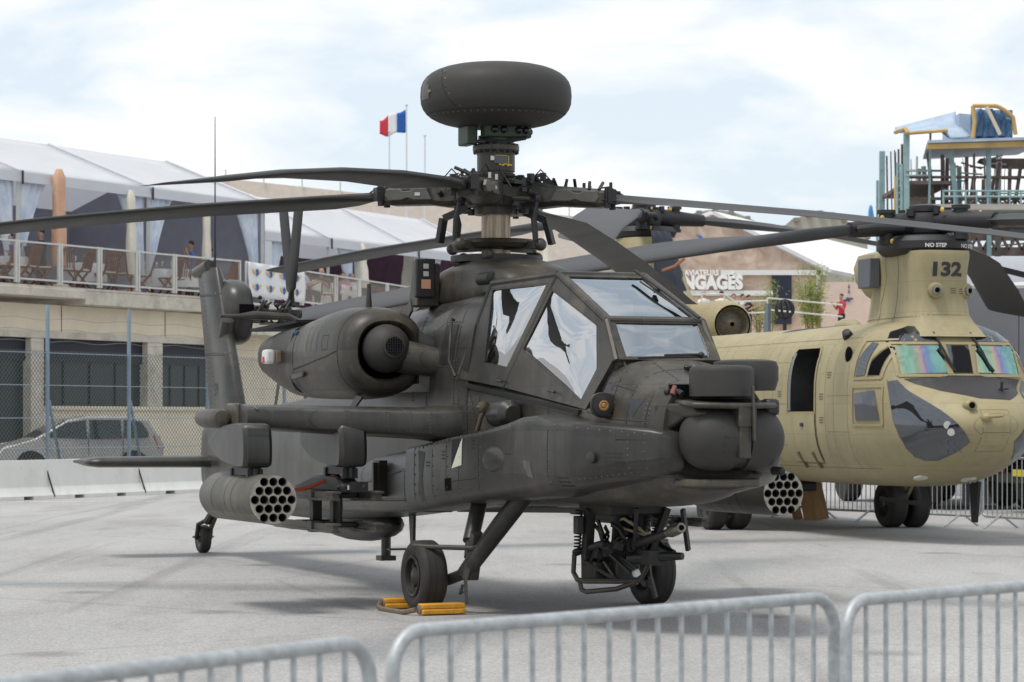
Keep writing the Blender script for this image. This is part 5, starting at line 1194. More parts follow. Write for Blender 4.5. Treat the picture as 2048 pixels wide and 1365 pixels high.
MB().box(snap(BF, (-1.35, -3, 1.60), SD, .025)[0], (.1, .02, .05)).build('door_latch', CBK, lw)
sm.build('panel_seam', 'sand_seam', lw, 0)
# skin seams and rivets
sm, rv = MB(), MB()
for x in (-7, -5.6, -4.4, -3.2, -2.5, -.55, .20): seam(sm, BF, [(x, -3, 2.95), (x, -3, .95)], SD, .008); rivets(rv, BF, [(x+.03, -3, 2.98), (x+.03, -3, .95)], SD, .07, .006)
for z in (1.15, 1.45, 1.75, 2.05, 2.35, 2.6, 2.78): rivets(rv, BF, [(-8, -3, z), (-2.0, -3, z)], SD, .09, .006); rivets(rv, BF, [(-.85, -3, z), (.3, -3, z)], SD, .09, .006)
for x in (-6.3, -5, -3.8, -2.85, -.25): seam(sm, BF, [(x, -3, 2.95), (x, -3, .95)], SD, .006)
for z in (1.3, 1.9, 2.5): seam(sm, BF, [(-8, -3, z), (-2.0, -3, z)], SD, .006)
seam(sm, BF, [(-.5, -3, 2.0), (.3, -3, 2.0)], SD, .006); seam(sm, BF, [(-.5, -3, 1.5), (.3, -3, 1.5)], SD, .006)
for y0_, z0_, y1_, z1_ in ((-.9, 1.2, -.3, 1.02), (-.3, 1.02, .3, 1.02), (-.55, 1.95, -.2, 1.8), (.2, 1.8, .6, 1.9)): rivets(rv, BF, front([(y0_, z0_), (y1_, z1_)]), FD, .05, .007)
seam(sm, BF, [(-8, -3, 2.80), (.2, -3, 2.80)], SD, .010); seam(sm, BF, [(-8, -3, 1.0), (.6, -3, 1.0)], SD, .010)
seam(sm, BF, front([(-.2, 1.25), (-.2, 1.8), (.2, 1.8), (.2, 1.25), (-.2, 1.25)]), FD, .008); seam(sm, BF, front([(-.2, 1.5), (.2, 1.5)]), FD, .008)
seam(sm, BF, front([(-1.1, 2.2), (-.9, 2.2)]), FD, .012)
sm.build('panel_seam', 'sand_seam', fus, 0); tag(rv.build('rivets', TAN2, fus, 0), kind='stuff')
for x, z in ((-.75, 1.95), (-.5, 2.25), (-2.3, 2.0), (-.75, 1.62)):
    pm = MB()
    for k in range(3): patch(pm, BF, side([(x, z+.035*k), (x+.14, z+.035*k), (x+.14, z+.035*k+.016), (x, z+.035*k+.016)]), SD, .004, .08)
    pm.build('small_stencil', 'stencil_small', fus, 0)['kind'] = 'stuff'
# roof fittings
pm = MB(); patch(pm, BF, [(-1.9, -.5, 5), (-1.9, .3, 5), (-3.4, .3, 5), (-3.4, -.75, 5)], (0, 0, -1), .005, .12); pm.build('roof_walkway', AG, CH, 60)
MB().lathe([(.08, 0), (.06, .10), (.03, .11)], snap(BF, (-.35, -1.0, 5), (0, 0, -1), 0)[0], (.6, -.6, .6), 14).build('roof_light', CBK, CH)
MB().prism([(-5.3, -.3, 3.0), (-5.1, -.3, 3.0), (-5.1, -.3, 3.5), (-5.2, -.3, 3.5)], (0, .05, 0)).build('roof_blade_antenna', mat('antenna_blue_grey', (.13, .16, .20), .5), CH)
n = MB().cyl((-4.9, -.1, 3.05), (-4.9, -.1, 3.28), .03)
for k in range(5): n.tube([Vector((-4.9, -.1, 3.40))+Vector((.15*cos(t)*cos(k*pi/5), .15*cos(t)*sin(k*pi/5), .15*sin(t))) for t in [2*pi*i/16 for i in range(17)]], .012, 5)
n.build('satcom_antenna', CBK, CH)
MB().ball((-2.9, .1, 3.04), (.4, .16, .15), 16, 9).build('roof_blister', TAN, CH)
# engines either side of the aft pylon
for s, yy in ((1, -1.35), (-1, .46)):
    e = MB().lathe([(.33, .58), (.37, .52), (.42, .30), (.43, .0), (.44, -1.0), (.36, -2.2), (.3, -2.6)], (-9.2, yy, 3.30), (1, 0, 0), 30, cap=False).build('engine_nacelle', TAN, CH, 45)
    MB().lathe([(.30, .58), (.23, .45), (.12, .52), (.04, .56)], (-9.2, yy, 3.30), (1, 0, 0), 30, cap=False).build('intake_screen', mat('screen_brown', (.10, .085, .06), .7, var=.3, vscale=18), e)
# aft pylon
rg = []
for z, xf, xb, w in ((2.8, -9.0, -13.2, .75), (3.3, -9.6, -13.2, .62), (4.0, -10.5, -13.0, .55), (4.6, -11.0, -12.9, .55), (4.95, -11.2, -12.8, .5)):
    rg.append([(x, y, z) for x, y in chaikin([(xf, .2), (xf-.3, w), (xb+.6, w), (xb, .15), (xb, -.15), (xb+.6, -w), (xf-.3, -w), (xf, -.2)], 2)])
ap_ = MB().loft(rg).build('aft_pylon', TAN, CH, 50)
MB().lathe([(.4, -.08), (.55, -.05), (.60, .05), (.55, .14), (.35, .16)], (-11.9, 0, 5.02), (0, 0, 1), 36).build('rotor_fairing_ring', CBK, ap_, 40)
# navy engine cover hanging over the port side
cv = []
for i in range(15):
    t = i/14; z = 5.0-2.3*t; row = []
    for j in range(15):
        u = j/14; row.append((-10.55-2.1*u+.3*t*(1-u)-.35*(t < .12)*0, .52+.42*min(1, t*2.2)**.8+.05*sin(9*u+5*t)+.03*sin(23*t+7*u), z+.06*sin(6*u)))
    cv.append(row)
cv2 = []
for i in range(17):
    t = i/16; z = 5.02-2.25*t; row = []
    for j in range(11):
        a = -.15+1.9*j/10; R_ = .50+.42*min(1, t*1.7)+.022*sin(14*t+3*j)+.018*sin(31*t+j*j)
        row.append((-11.2+R_*1.0*cos(a)*(1.0+.25*t), -.22+R_*sin(a)*.85, z))
    cv2.append(row)
MB().sheet(cv2).build('engine_cover_tarp', mat('navy_canvas', (.022, .027, .042), .75, var=.35, vscale=3, bump=.5, bscale=7), CH, 60, solid=.02)
MB().tube([(-10.22, -.25, 4.28), (-10.12, -.05, 4.36), (-10.1, .12, 4.50)], .03, 6).build('cover_strap', mat('strap_orange', (.30, .12, .06), .7), CH)
# rotors
def rotor(c, dirs, name_r):
    h = MB().lathe([(.2, -.22), (.30, -.16), (.34, .0), (.30, .10), (.16, .14)], c, (0, 0, 1), 24).lathe([(.16, .12), (.22, .14), (.22, .22), (.1, .25)], c, (0, 0, 1), 20)
    hub_ = h.build('rotor_head', CBK, CH, 40)
    for wx, wy, lin, quad, pitch in dirs:
        a_ = wx*sin(TC)-wy*cos(TC); b_ = wx*cos(TC)+wy*sin(TC); az = atan2(b_, a_); d = Vector((cos(az), sin(az), 0)); e = Vector((-sin(az), cos(az), 0))
        def P(r, u, v): return Vector(c)+d*r+e*u+Vector((0, 0, v-lin*r-quad*r*r))
        g = MB().tube([P(.25, 0, 0), P(.6, 0, 0), P(.85, 0, .0), P(1.2, 0, 0)], [.17, .15, .13, .11], 12).cyl(P(.62, .0, -.22), P(.62, 0, .19), .10, n=16).cyl(P(.62, 0, .17), P(.62, 0, .22), .13, n=16).cyl(P(.62, .0, -.25), P(.62, 0, -.20), .12, n=16).tube([P(.5, .26, -.05), P(.95, .26, 0), P(1.15, .12, 0)], .05, 8)
        g.cyl(P(.30, .12, .1), P(.30, .12, .2), .06).cyl(P(.30, -.12, .1), P(.30, -.12, .2), .05)
        gr = g.build('blade_root_fitting', CBK, CH, 40)
        yl = MB().lathe([(.02, 0), (.036, .015), (.02, .03)], P(.62, .15, -.22), e, 12).lathe([(.02, 0), (.036, .015), (.02, .03)], P(.44, -.17, .15), -e, 12).lathe([(.02, 0), (.034, .015), (.02, .03)], P(.8, .18, .12), e, 12)
        yl.pieces('yellow_oil_sight', mat('sight_yellow', (.55, .38, .06), .4), gr)
        rg = []
        for r, ch, th, off in ((1.1, .16, .15, 0), (1.4, .22, .17, 0), (1.9, .30, .19, 0), (2.6, .42, .16, -.02), (3.2, .70, .10, -.08), (3.8, .81, .09, -.1), (6.5, .81, .085, -.1), (8.95, .81, .07, -.1), (9.14, .76, .04, -.1)):
            pt = pitch*(1-r/26) if r > 2.5 else pitch*.4
            rg.append([P(r, u*ch*cos(pt)-v*th*sin(pt)+off, u*ch*sin(pt)+v*th) for u, v in chaikin([(.3, 0), (.25, .45), (0, .5), (-.4, .2), (-.7, .02), (-.7, -.02), (-.4, -.2), (0, -.5), (.25, -.4)], 2)])
        MB().loft(rg).build('rotor_blade', CBL, CH, 40)
rotor((0, 0, 4.42), ((-.92, -.39, .112, .0056, -.34), (.69, -.72, .02, .006, .1), (.28, .96, .02, .0085, .35)), 'f')
rotor((-11.9, 0, 5.36), ((-.80, .60, .02, .006, .1), (-.12, -.99, .03, .010, -.35), (.92, .39, .02, .011, .1)), 'a')
for z, y_ in ((4.10, -.30), (4.10, .20)):
    pass
# landing gear
for s in (1, -1):
    for y in (1.28, 1.66):
        t = tyre(.375, .29, 'forward_wheel_tyre', CH, Vector((-3.95, -s*y, .375)), 4)
        MB().lathe([(.21, -.115), (.16, -.07), (.08, -.09), (.05, -.12), (.001, -.12)], (-3.95, -s*y, .375), (0, 1, 0), 24, cap=False).lathe([(.21, .115), (.16, .07), (.08, .09), (.05, .12), (.001, .12)], (-3.95, -s*y, .375), (0, 1, 0), 24, cap=False).build('wheel_rim', 'rim_paint', t)
    g = MB().cyl((-3.95, -s*1.3, .345), (-3.95, -s*1.64, .345), .05).tube([(-3.95, -s*1.47, .345), (-3.9, -s*1.47, .6), (-3.85, -s*1.45, 1.0)], [.07, .085, .10], 12).bar((-3.2, -s*1.4, .9), (-3.85, -s*1.47, .42), .05, .06)
    g.build('forward_gear_strut', TAN, CH)
    t = tyre(.375, .29, 'aft_wheel_tyre', CH, Vector((-10.8, -s*1.6, .345)), 4)
    MB().cyl((-10.8, -s*1.55, .345), (-10.8, -s*1.2, .5), .06).cyl((-10.8, -s*1.2, .5), (-10.6, -s*1.15, 1.1), .09).build('aft_gear_strut', TAN, CH)
MB().bar((-1.1, .5, .78), (-.95, .5, .42), .04, .22).bar((-1.0, .5, .45), (-2.5, .45, .5), .03, .06).build('belly_blade_antenna', CBK, CH)
MB().prism([(-.35, .85, .76), (-.05, .85, .80), (-.15, .85, .22), (-.28, .85, .22)], (0, .04, 0)).build('belly_blade_antenna', CBK, CH)
MB().box((-3.6, -.4, .66), (.5, .4, .14)).build('cargo_hook_housing', CBK, CH, bevel=.03)
MB().tube([(-6.0, -.9, .75), (-5.9, -.95, .5), (-5.8, -.9, .35)], .09).ball((-5.9, -.9, .45), (.18, .15, .2)).build('hanging_fitting', CBK, CH)
# ================================================================== left background: barriers, fence, car, terrace building, marquees
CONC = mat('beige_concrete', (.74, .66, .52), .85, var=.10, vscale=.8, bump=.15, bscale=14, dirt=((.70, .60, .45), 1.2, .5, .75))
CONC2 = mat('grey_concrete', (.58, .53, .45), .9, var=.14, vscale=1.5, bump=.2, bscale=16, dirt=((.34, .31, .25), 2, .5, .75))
WBAR = mat('white_barrier_concrete', (.70, .69, .66), .8, var=.06, vscale=2, bump=.1, bscale=20, dirt=((.55, .52, .48), 2.5, .55, .8))
TENT = mat('tent_fabric', (.80, .81, .83), .7, var=.04, vscale=1.2, bump=.1, bscale=2)
_t = TENT.node_tree; _o = _t.nodes['Material Output']; _b = _t.nodes['Principled BSDF']; _tl = _t.nodes.new('ShaderNodeBsdfTranslucent'); _tl.inputs[0].default_value = (.80, .81, .85, 1)
_mx = _t.nodes.new('ShaderNodeMixShader'); _mx.inputs[0].default_value = .45; _t.links.new(_b.outputs[0], _mx.inputs[1]); _t.links.new(_tl.outputs[0], _mx.inputs[2]); _t.links.new(_mx.outputs[0], _o.inputs[0])
CURT = mat('pale_blue_curtain', (.50, .58, .72), .8, col2=(.74, .77, .82), vscale=3)
ALU = mat('painted_rail', (.58, .58, .55), .5, .1, var=.08)
GALV = mat('galvanised_steel', (.40, .42, .43), .5, .4, var=.2, vscale=26, bump=.15, bscale=60, dirt=((.36, .30, .20), 7, .62, .78))
FPOST = mat('grey_blue_post', (.20, .26, .32), .5, .2, var=.1)
WOOD = mat('teak_wood', (.14, .050, .026), .6, var=.3, vscale=8, stretch=(1, 1, 4))
CREAM = mat('cream_canvas', (.70, .66, .56), .8, var=.08, vscale=4, bump=.3, bscale=8)
SALM = mat('salmon_canvas', (.60, .36, .24), .8, var=.1, vscale=4, bump=.3, bscale=8)

# ---- jersey barriers
prof_ = [(-.30, .0), (-.30, .08), (-.16, .26), (-.09, .82), (.09, .82), (.16, .26), (.30, .08), (.30, .0)]
def jersey(p, q, label):
    p, q = Vector(p), Vector(q); L_ = (q-p).length
    o = thing('concrete_barrier', label, 'barrier', p, atan2(q.y-p.y, q.x-p.x), 'white concrete barriers beside the apron')
    # notches at the foot
    m = MB(); xs = [0, .03, L_*.22, L_*.22+.001, L_*.32, L_*.32+.001, L_*.68, L_*.68+.001, L_*.78, L_*.78+.001, L_-.03, L_]
    rg = []
    for i, x in enumerate(xs):
        lift = .07 if i in (3, 4, 7, 8) else 0
        k = .96 if i in (0, len(xs)-1) else 1
        rg.append([(x, y*k, max(z, lift)) for y, z in prof_])
    m.loft(rg).build('barrier_body', WBAR, o, 25, bevel=.012)
    MB().tube([(L_+.02, -.3, .05), (L_+.02, -.1, .6), (L_+.02, 0, .84)], .018, 5).build('joint_gap', SEAM, o)
    return o
bl = [gnd for gnd in ((-12.6, 50.6), (-11.33, 53.3), (-9.88, 56.2), (-8.38, 59.2), (-6.72, 62.45))]
labs = ['white concrete barrier beyond the left edge', 'white concrete barrier cut off by the left edge of the picture', 'white concrete barrier in front of the silver car', 'white concrete barrier right of the silver car, left of the rocket pod', 'white concrete barrier mostly hidden behind the rocket pod', 'white concrete barrier hidden behind the tail boom', 'white concrete barrier glimpsed behind the main landing gear']
for (a, b), lb in list(zip(zip(bl, bl[1:]), labs[:4]))[1:]: jersey((*a, 0), (*b, 0), lb)

# ---- chain link fence
POSTS = [.75, 3.644, 6.568, 9.63, 12.9]
fe = thing('chain_link_fence', 'tall chain link fence with blue grey posts behind the barriers', 'fence', (0, 0, 0))
fA, fB = Vector((-12.13, 56.2, 0)), Vector((-4.06, 70.37, 0)); fd = (fB-fA).normalized(); fl = (fB-fA).length; fz = 4.0
k = 0; pos = POSTS
def fpt(t, z): return fA+fd*t+Vector((0, 0, z))
for t in pos:
    MB().tube([fpt(t, 0), fpt(t, 4.15), fpt(t, 4.22)], [.045, .045, .03], 8).build('fence_post', FPOST, fe)
    MB().tube([fpt(t+.55, 0)+Vector((0, .3, 0)), fpt(t+.05, 2.1)], .035, 8).build('fence_brace', FPOST, fe)
for z in (1.03, 1.70, 2.43, 3.15):
    MB().tube([fpt(0, z), fpt(fl, z)], .009, 5).build('tension_wire', mat('tension_wire_grey', (.36, .42, .44), .5, .3), fe)
cell = .115; mesh_h = 3.2; m = MB(); r_ = .0068
n_ = int(fl/cell)+int(mesh_h/cell)
up = Vector((0, 0, 1)); nn = fd.cross(up)
for i in range(-int(mesh_h/cell), int(fl/cell)):
    for sg in (1, -1):
        t0 = i*cell; a0, a1 = t0, t0+mesh_h
        lo = max(0, a0); hi = min(fl, a1)
        if hi-lo < .02: continue
        z0, z1 = lo-a0, hi-a0
        if sg < 0: z0, z1 = mesh_h-z0, mesh_h-z1
        p, q = fpt(lo, z0)+nn*.003*sg, fpt(hi, z1)+nn*.003*sg
        d = (q-p).normalized(); s1 = d.cross(nn)*r_; s2 = nn*r_
        m.add([p+s1, p+s2, p-s1, p-s2, q+s1, q+s2, q-s1, q-s2], [(0, 1, 5, 4), (1, 2, 6, 5), (2, 3, 7, 6), (3, 0, 4, 7)])
tag(m.build('wire_mesh', mat('fence_wire', (.09, .11, .11), .5, .4), fe, 0, fix=False), kind='stuff')
for z in (3.4, 3.65, 3.9):
    b = MB().tube([fpt(fl*i/40, z+.03*sin(i*1.3)) for i in range(41)], .006, 4)
    b.build('barbed_wire', mat('wire_grey', (.25, .23, .22), .6), fe)

# ---- silver car behind the fence
def lerp(a, b, t): return a+(b-a)*t
def car():
    o = thing('parked_car', 'silver compact people carrier parked behind the chain link fence', 'car', (-10.45, 63.8, .26), radians(202))
    PAINT = mat('silver_car_paint', (.42, .41, .39), .25, .5, var=.04)
    # side outline, nose at +x; the hull is swept across the width and narrowed at the roof
    sil = [(2.15, .38), (2.17, .62), (2.02, .80), (1.30, 1.00), (1.18, 1.04), (.35, 1.50), (-.2, 1.60), (-1.1, 1.60), (-1.75, 1.50), (-2.0, 1.10), (-2.12, .88), (-2.10, .35)]
    rg = []
    def wz(z, y): return y*(1-.19*max(0, (z-.95))/.65)
    body_ = []
    for y, ins in ((-.90, .05), (-.86, 0), (-.5, -.02), (.5, -.02), (.86, 0), (.90, .05)):
        body_.append([(x*(1-ins*.25), wz(z, y), z-(ins*.3 if z > 1.2 else 0)) for x, z in sil])
    bd = MB().loft(body_).build('car_body', PAINT, o, 40, bevel=.03)
    gm = mat('car_glass', (.008, .016, .015), .05, 0, spec=.8)
    for s in (1, -1):
        for poly, nm in (([(1.02, 1.06), (.38, 1.43), (-.12, 1.50), (-.12, 1.02)], 'front_side_window'), ([(-.20, 1.02), (-.20, 1.50), (-1.02, 1.50), (-1.02, 1.03)], 'rear_side_window'), ([(-1.10, 1.04), (-1.10, 1.50), (-1.55, 1.46), (-1.72, 1.20), (-1.72, 1.06)], 'quarter_window')):
            MB().prism([(x, s*(wz(z, .90)+.004), z) for x, z in poly], (0, -s*.03, 0)).build(nm, gm, o)
        for x in (1.32, -1.32):
            c = Vector((x, s*.80, .31))
            t = MB().lathe([(.18, -.1), (.30, -.1), (.315, -.06), (.315, .06), (.30, .1), (.18, .1)], c, (0, 1, 0), 24).build('wheel_tyre', RUB, o)
            MB().lathe([(.19, .08), (.14, .06), (.05, .09)], c, (0, s, 0), 20).build('wheel_rim', 'bare_steel', t)
            MB().lathe([(.40, .0), (.40, .02)], Vector((x, s*.895, .33)), (0, s, 0), 24).build('wheel_arch', BLK, o)
        MB().box((.92, s*.98, 1.06), (.12, .18, .12)).build('wing_mirror', PAINT, o, bevel=.04)
        MB().prism([(2.14, s*.45, .72), (1.85, s*.82, .86), (1.55, s*.885, .92), (1.75, s*.86, .74), (2.13, s*.55, .64)], (.01, s*.012, .01)).build('headlight', mat('headlight_clear', (.65, .66, .66), .15, .3), o)
        MB().prism([(-2.02, s*.75, 1.10), (-1.84, s*.845, 1.12), (-1.96, s*.87, .76), (-2.14, s*.78, .76)], (-.02, s*.02, 0)).build('tail_light', mat('tail_light_red', (.45, .03, .03), .25), o)
        MB().box((-.02, s*.915, .92), (.16, .02, .03)).build('door_handle', PAINT, o, bevel=.008)
        for x in (-.16, -1.06): MB().box((x, s*.893, .78), (.012, .012, .8)).build('door_gap', SEAM, o)
    MB().prism([(1.16, -.78, 1.055), (1.16, .78, 1.055), (.40, .70, 1.49), (.40, -.70, 1.49)], (.012, 0, .012)).build('windscreen', glass('car_windscreen', .45, (.85, .8, .9), .02, .01, 1, solid=(.1, .09, .10)), o)
    MB().box((2.165, 0, .52), (.03, 1.0, .16)).build('front_grille', BLK, o)
    MB().tube([(1.12, -.5, 1.08), (1.0, 0, 1.15)], .012, 5).build('wiper', BLK, o)
    o.scale = (.93, .93, .93)
    return o
car()

# ---- terrace building (concrete, two plan segments)
TZ = 4.95
B0, B1, B2 = Vector((-17.2, 56.3, 0)), Vector((-7.4, 74.4, 0)), Vector((-2.6, 91.5, 0))
def on(t, z=0.0, off=0.0):
    """point along the terrace front: t 0..1 first segment, 1..2 second; off = metres back from the edge"""
    a, b = (B0, B1) if t < 1 else (B1, B2); d = (b-a).normalized(); n = Vector((-d.y, d.x, 0))
    return a+(b-a)*(t if t < 1 else t-1)+n*off+Vector((0, 0, z))
bld = thing('terrace_building', 'beige concrete building with wide dark openings carrying the terrace', 'building', (-17, 57, 0))
bld.location = (0, 0, 0)
WBACK = .7      # the wall stands back under the slab
def quadbox(name, t0, t1, z0, z1, o0, o1, m, par=bld, bev=0):
    p = [on(t0, z0, o0), on(t1, z0, o0), on(t1, z0, o1), on(t0, z0, o1)]
    return MB().prism(p, (0, 0, z1-z0)).build(name, m, par, 30, bevel=bev)
E1 = .9999
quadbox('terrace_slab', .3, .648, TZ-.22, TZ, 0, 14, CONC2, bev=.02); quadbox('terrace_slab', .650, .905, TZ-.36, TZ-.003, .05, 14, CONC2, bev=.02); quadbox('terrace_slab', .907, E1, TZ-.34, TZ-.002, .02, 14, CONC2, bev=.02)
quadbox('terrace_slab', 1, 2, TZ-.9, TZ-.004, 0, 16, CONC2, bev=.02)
quadbox('slab_edge_strip', .3, E1, TZ+.002, TZ+.06, .05, .2, CONC2)
# wall with openings: lintel band, piers, sill, dark glazing set back
quadbox('upper_wall', .3, E1, 3.90, TZ-.37, WBACK, WBACK+.3, CONC)
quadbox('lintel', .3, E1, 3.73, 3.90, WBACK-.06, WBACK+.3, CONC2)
quadbox('sill_wall', .606, E1, .0, 1.90, WBACK, WBACK+.3, CONC); quadbox('window_sill', .606, E1, 1.90, 2.01, WBACK-.07, WBACK+.3, CONC, bev=.02)
piers = ((.581, .606), (.820, .853), (.985, .999))
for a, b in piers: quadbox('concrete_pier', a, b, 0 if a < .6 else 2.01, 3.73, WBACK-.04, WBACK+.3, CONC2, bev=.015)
mat('dark_glazing', (.012, .02, .02), .35, var=.2); mat('shutter_navy', (.012, .015, .028), .6, var=.2)
pr_ = [(.4, .581), (.606, .820), (.853, .985)]
for a, b in pr_:
    w = quadbox('window_pane', a, b, .6 if a < .5 else 2.01, 3.15, WBACK+.22, WBACK+.26, 'dark_glazing')
    quadbox('roller_shutter_box', a, b, 3.15, 3.73, WBACK+.14, WBACK+.3, 'shutter_navy')
    for k in range(1, 4): quadbox('glazing_bar', a+(b-a)*k/4-.001, a+(b-a)*k/4+.001, 2.01, 3.15, WBACK+.19, WBACK+.24, BLK)
quadbox('far_wall', 1.002, 2, 0, TZ-.9, 1.0, 1.4, CONC)
quadbox('back_wall', .3, E1, 0, TZ-.42, 13, 13.4, CONC)
for k, (t, z) in enumerate(((.642, 4.4), (.86, 3.9), (.96, 4.2))):
    quadbox('wall_joint', t, t+.0008, 3.90, TZ-.38, WBACK-.012, WBACK+.02, SEAM)
st_ = thing('concrete_steps', 'short flight of worn concrete steps by the wall behind the fence', 'steps', (-6.9, 66.3, 0), radians(20))
for k in range(4): MB().box((.25*k*.9+.3, 0, .14+.28*k), (1.6-.45*k, 1.3, .28)).build('step', CONC2, st_, bevel=.02)

# ---- railing panels
def rail_panel(t0, t1, label, off=.12):
    p, q = on(t0, TZ+.1, off), on(t1, TZ+.1, off); d = (q-p); L_ = d.length
    o = thing('terrace_railing', label, 'railing', p, atan2(d.y, d.x), 'white railing panels along the terrace edge')
    h = 1.05
    for x in (.02, L_-.02): MB().box((x, 0, h/2), (.055, .055, h)).build('railing_post', ALU, o)
    for z in (h-.03, .10): MB().box((L_/2, 0, z), (L_-.08, .045, .045)).build('railing_bar', ALU, o)
    m = MB(); c = .07; H_ = h-.16
    for i in range(-int(H_/c), int(L_/c)):
        for sg in (1, -1):
            lo = max(.03, i*c); hi = min(L_-.03, i*c+H_)
            if hi-lo < .02: continue
            z0, z1 = lo-i*c, hi-i*c
            if sg < 0: z0, z1 = H_-z0, H_-z1
            a, b = Vector((lo, .004*sg, .12+z0)), Vector((hi, .004*sg, .12+z1)); dd_ = (b-a).normalized(); s1 = dd_.cross(Vector((0, 1, 0)))*.0022
            m.add([a+s1, a-s1, b-s1, b+s1, a+s1+Vector((0, .005, 0)), a-s1+Vector((0, .005, 0)), b-s1+Vector((0, .005, 0)), b+s1+Vector((0, .005, 0))], [(0, 1, 2, 3), (7, 6, 5, 4), (0, 3, 7, 4), (1, 5, 6, 2)])
    tag(m.build('railing_wire', mat('rail_wire', (.25, .23, .21), .5, .3), o, 0, fix=False), kind='stuff')
    return o
cuts = [.35, .4355, .5214, .6038, .6828, .762, .8424, .9228, .9957]
rl = ['beyond the left edge', 'cut by the left edge of the picture', 'in front of the salmon parasol', 'in front of the first white table', 'left of the slim cream parasol', 'in front of the big draped curtain', 'left of the helicopter fin', 'right behind the helicopter fin']
for i in range(1, 8): rail_panel(cuts[i]+.002, cuts[i+1]-.002, 'white terrace railing panel '+rl[i])
far = [1.011, 1.13, 1.27, 1.44, 1.5625, 1.72, 1.92]
fr_l = ['carrying the white banner, left half', 'carrying the white banner, right half', 'before the brown folding chair', 'before the white picket gate', 'under the draped curtain', 'left of the helicopter dispenser box']
for i in range(6): rail_panel(far[i]+.004, far[i+1]-.004, 'white terrace railing panel '+fr_l[i])
# banner with emblems on the railing
bn_ = thing('sponsor_banner', 'white banner with rows of blue and yellow winged emblems', 'banner', (0, 0, 0))
b0, b1 = on(1.012, TZ+.16, .02), on(1.27, TZ+.16, .02); bd_ = (b1-b0).normalized(); bL = (b1-b0).length; bN = Vector((bd_.y, -bd_.x, 0))
MB().sheet([[b0+bd_*(bL*i/30)+Vector((0, 0, .96*j/6))+bN*.02*sin(i*.8+j) for j in range(7)] for i in range(31)]).build('banner_cloth', mat('banner_white', (.74, .74, .75), .7), bn_, 60, solid=.004)
mat('emblem_blue', (.04, .15, .45), .6); mat('emblem_yellow', (.75, .48, .03), .6)
for r in range(2):
    for c_ in range(4):
        p = b0+bd_*(bL*(.13+.235*c_))+Vector((0, 0, .70-.42*r))+bN*.035
        m = MB()
        for a0 in range(3): m.tube([p+(bd_*cos(t)+Vector((0, 0, 1))*sin(t)*.9)*(.10-.03*a0) for t in [2*pi*i/14 for i in range(15)]], .011, 5)
        m.tube([p+Vector((0, 0, -.12)), p+Vector((0, 0, .1))], .012, 5)
        m.build('emblem_globe', 'emblem_blue', bn_)['kind'] = 'stuff'
        for s in (1, -1):
            MB().prism([p+bd_*s*.09+Vector((0, 0, -.02)), p+bd_*s*.34+Vector((0, 0, .10)), p+bd_*s*.30+Vector((0, 0, .02)), p+bd_*s*.16+Vector((0, 0, -.07))], bN*.004).build('emblem_wing', 'emblem_yellow', bn_)

# ---- marquees
def marquee(name, label, P0, P1, eave, depth, bays, inside, slope=2.6, skirt=.26):
    o = thing(name, label, 'tent', (0, 0, 0))
    P0, P1 = Vector(P0), Vector(P1); d = (P1-P0).normalized(); n = Vector((-d.y, d.x, 0)); L_ = (P1-P0).length
    def at(x, back, z): return P0+d*x+n*back+Vector((0, 0, z))
    bw = L_/bays
    for k in range(bays):
        g_ = []
        for i in range(9):
            u = i/8; row = []
            for j in range(9):
                w = j/8; sag = -.10*sin(pi*u)*sin(pi*w)
                row.append(at(bw*k+bw*u, depth/2*w, eave+skirt+slope*w+sag))
            g_.append(row)
        MB().sheet(g_).build('roof_panel', TENT, o, 60, solid=.01)
        MB().sheet([[at(bw*(k+i), depth/2+depth/2*j, eave+skirt+slope*(1-j)) for j in (0, 1)] for i in (0, 1)]).build('roof_panel', TENT, o, 0, solid=.01)
        MB().prism([at(bw*k+.03, -.05, eave), at(bw*(k+1)-.03, -.05, eave), at(bw*(k+1)-.03, -.01, eave+skirt), at(bw*k+.03, -.01, eave+skirt)], n*.02).build('valance', TENT, o)
        MB().prism([at(bw*k, depth, TZ), at(bw*(k+1), depth, TZ), at(bw*(k+1), depth, eave+skirt+.02), at(bw*k, depth, eave+skirt+.02)], n*.03).build('rear_wall', inside, o)
    for k in range(bays+1):
        MB().bar(at(bw*k, .08, TZ), at(bw*k, .08, eave+.2), .09, .12).build('tent_leg', ALU, o)
        MB().tube([at(bw*k, 0, eave+skirt+.03), at(bw*k, depth/2, eave+skirt+slope+.03)], .035, 6).build('roof_seam_rib', TENT, o)
        MB().box(at(bw*k, -.07, eave+.12), (.05, .05, .34)).build('valance_clip', BLK, o)
    for x in (0, L_): MB().prism([at(x, 0, TZ), at(x, depth, TZ), at(x, depth, eave+skirt), at(x, depth/2, eave+skirt+slope), at(x, 0, eave+skirt)], d*.03*(1 if x == 0 else -1)).build('gable_wall', inside, o)
    MB().prism([at(0, 0, TZ+.012), at(L_, 0, TZ+.012), at(L_, depth, TZ+.012), at(0, depth, TZ+.012)], (0, 0, .02)).build('tent_floor', CONC2, o)
    return o, at, bw
GREY_IN = mat('tent_lining_grey', (.34, .35, .42), .8, var=.06); PURP = mat('tent_lining_purple', (.12, .06, .10), .8, var=.2)
def tie_curtain(par, at, x, eave, w, back=.18, two=True, left=True, right=True):
    """drape gathered to a tie below, falling from the eave"""
    for s, use in ((-1, left), (1, right)):
        if not use: continue
        g_ = []
        for i in range(15):
            t = i/14; wd = w*(1-t)**1.4*.95+.10+.16*t*t; row = []
            for j in range(19):
                u = j/18; row.append(at(x+s*(.06+wd*u), back+.05*sin(u*26+i*.1)*(1-.3*t), eave+.05-2.35*t))
            g_.append(row)
        MB().sheet(g_).build('curtain', CURT, par, 60, solid=.006)
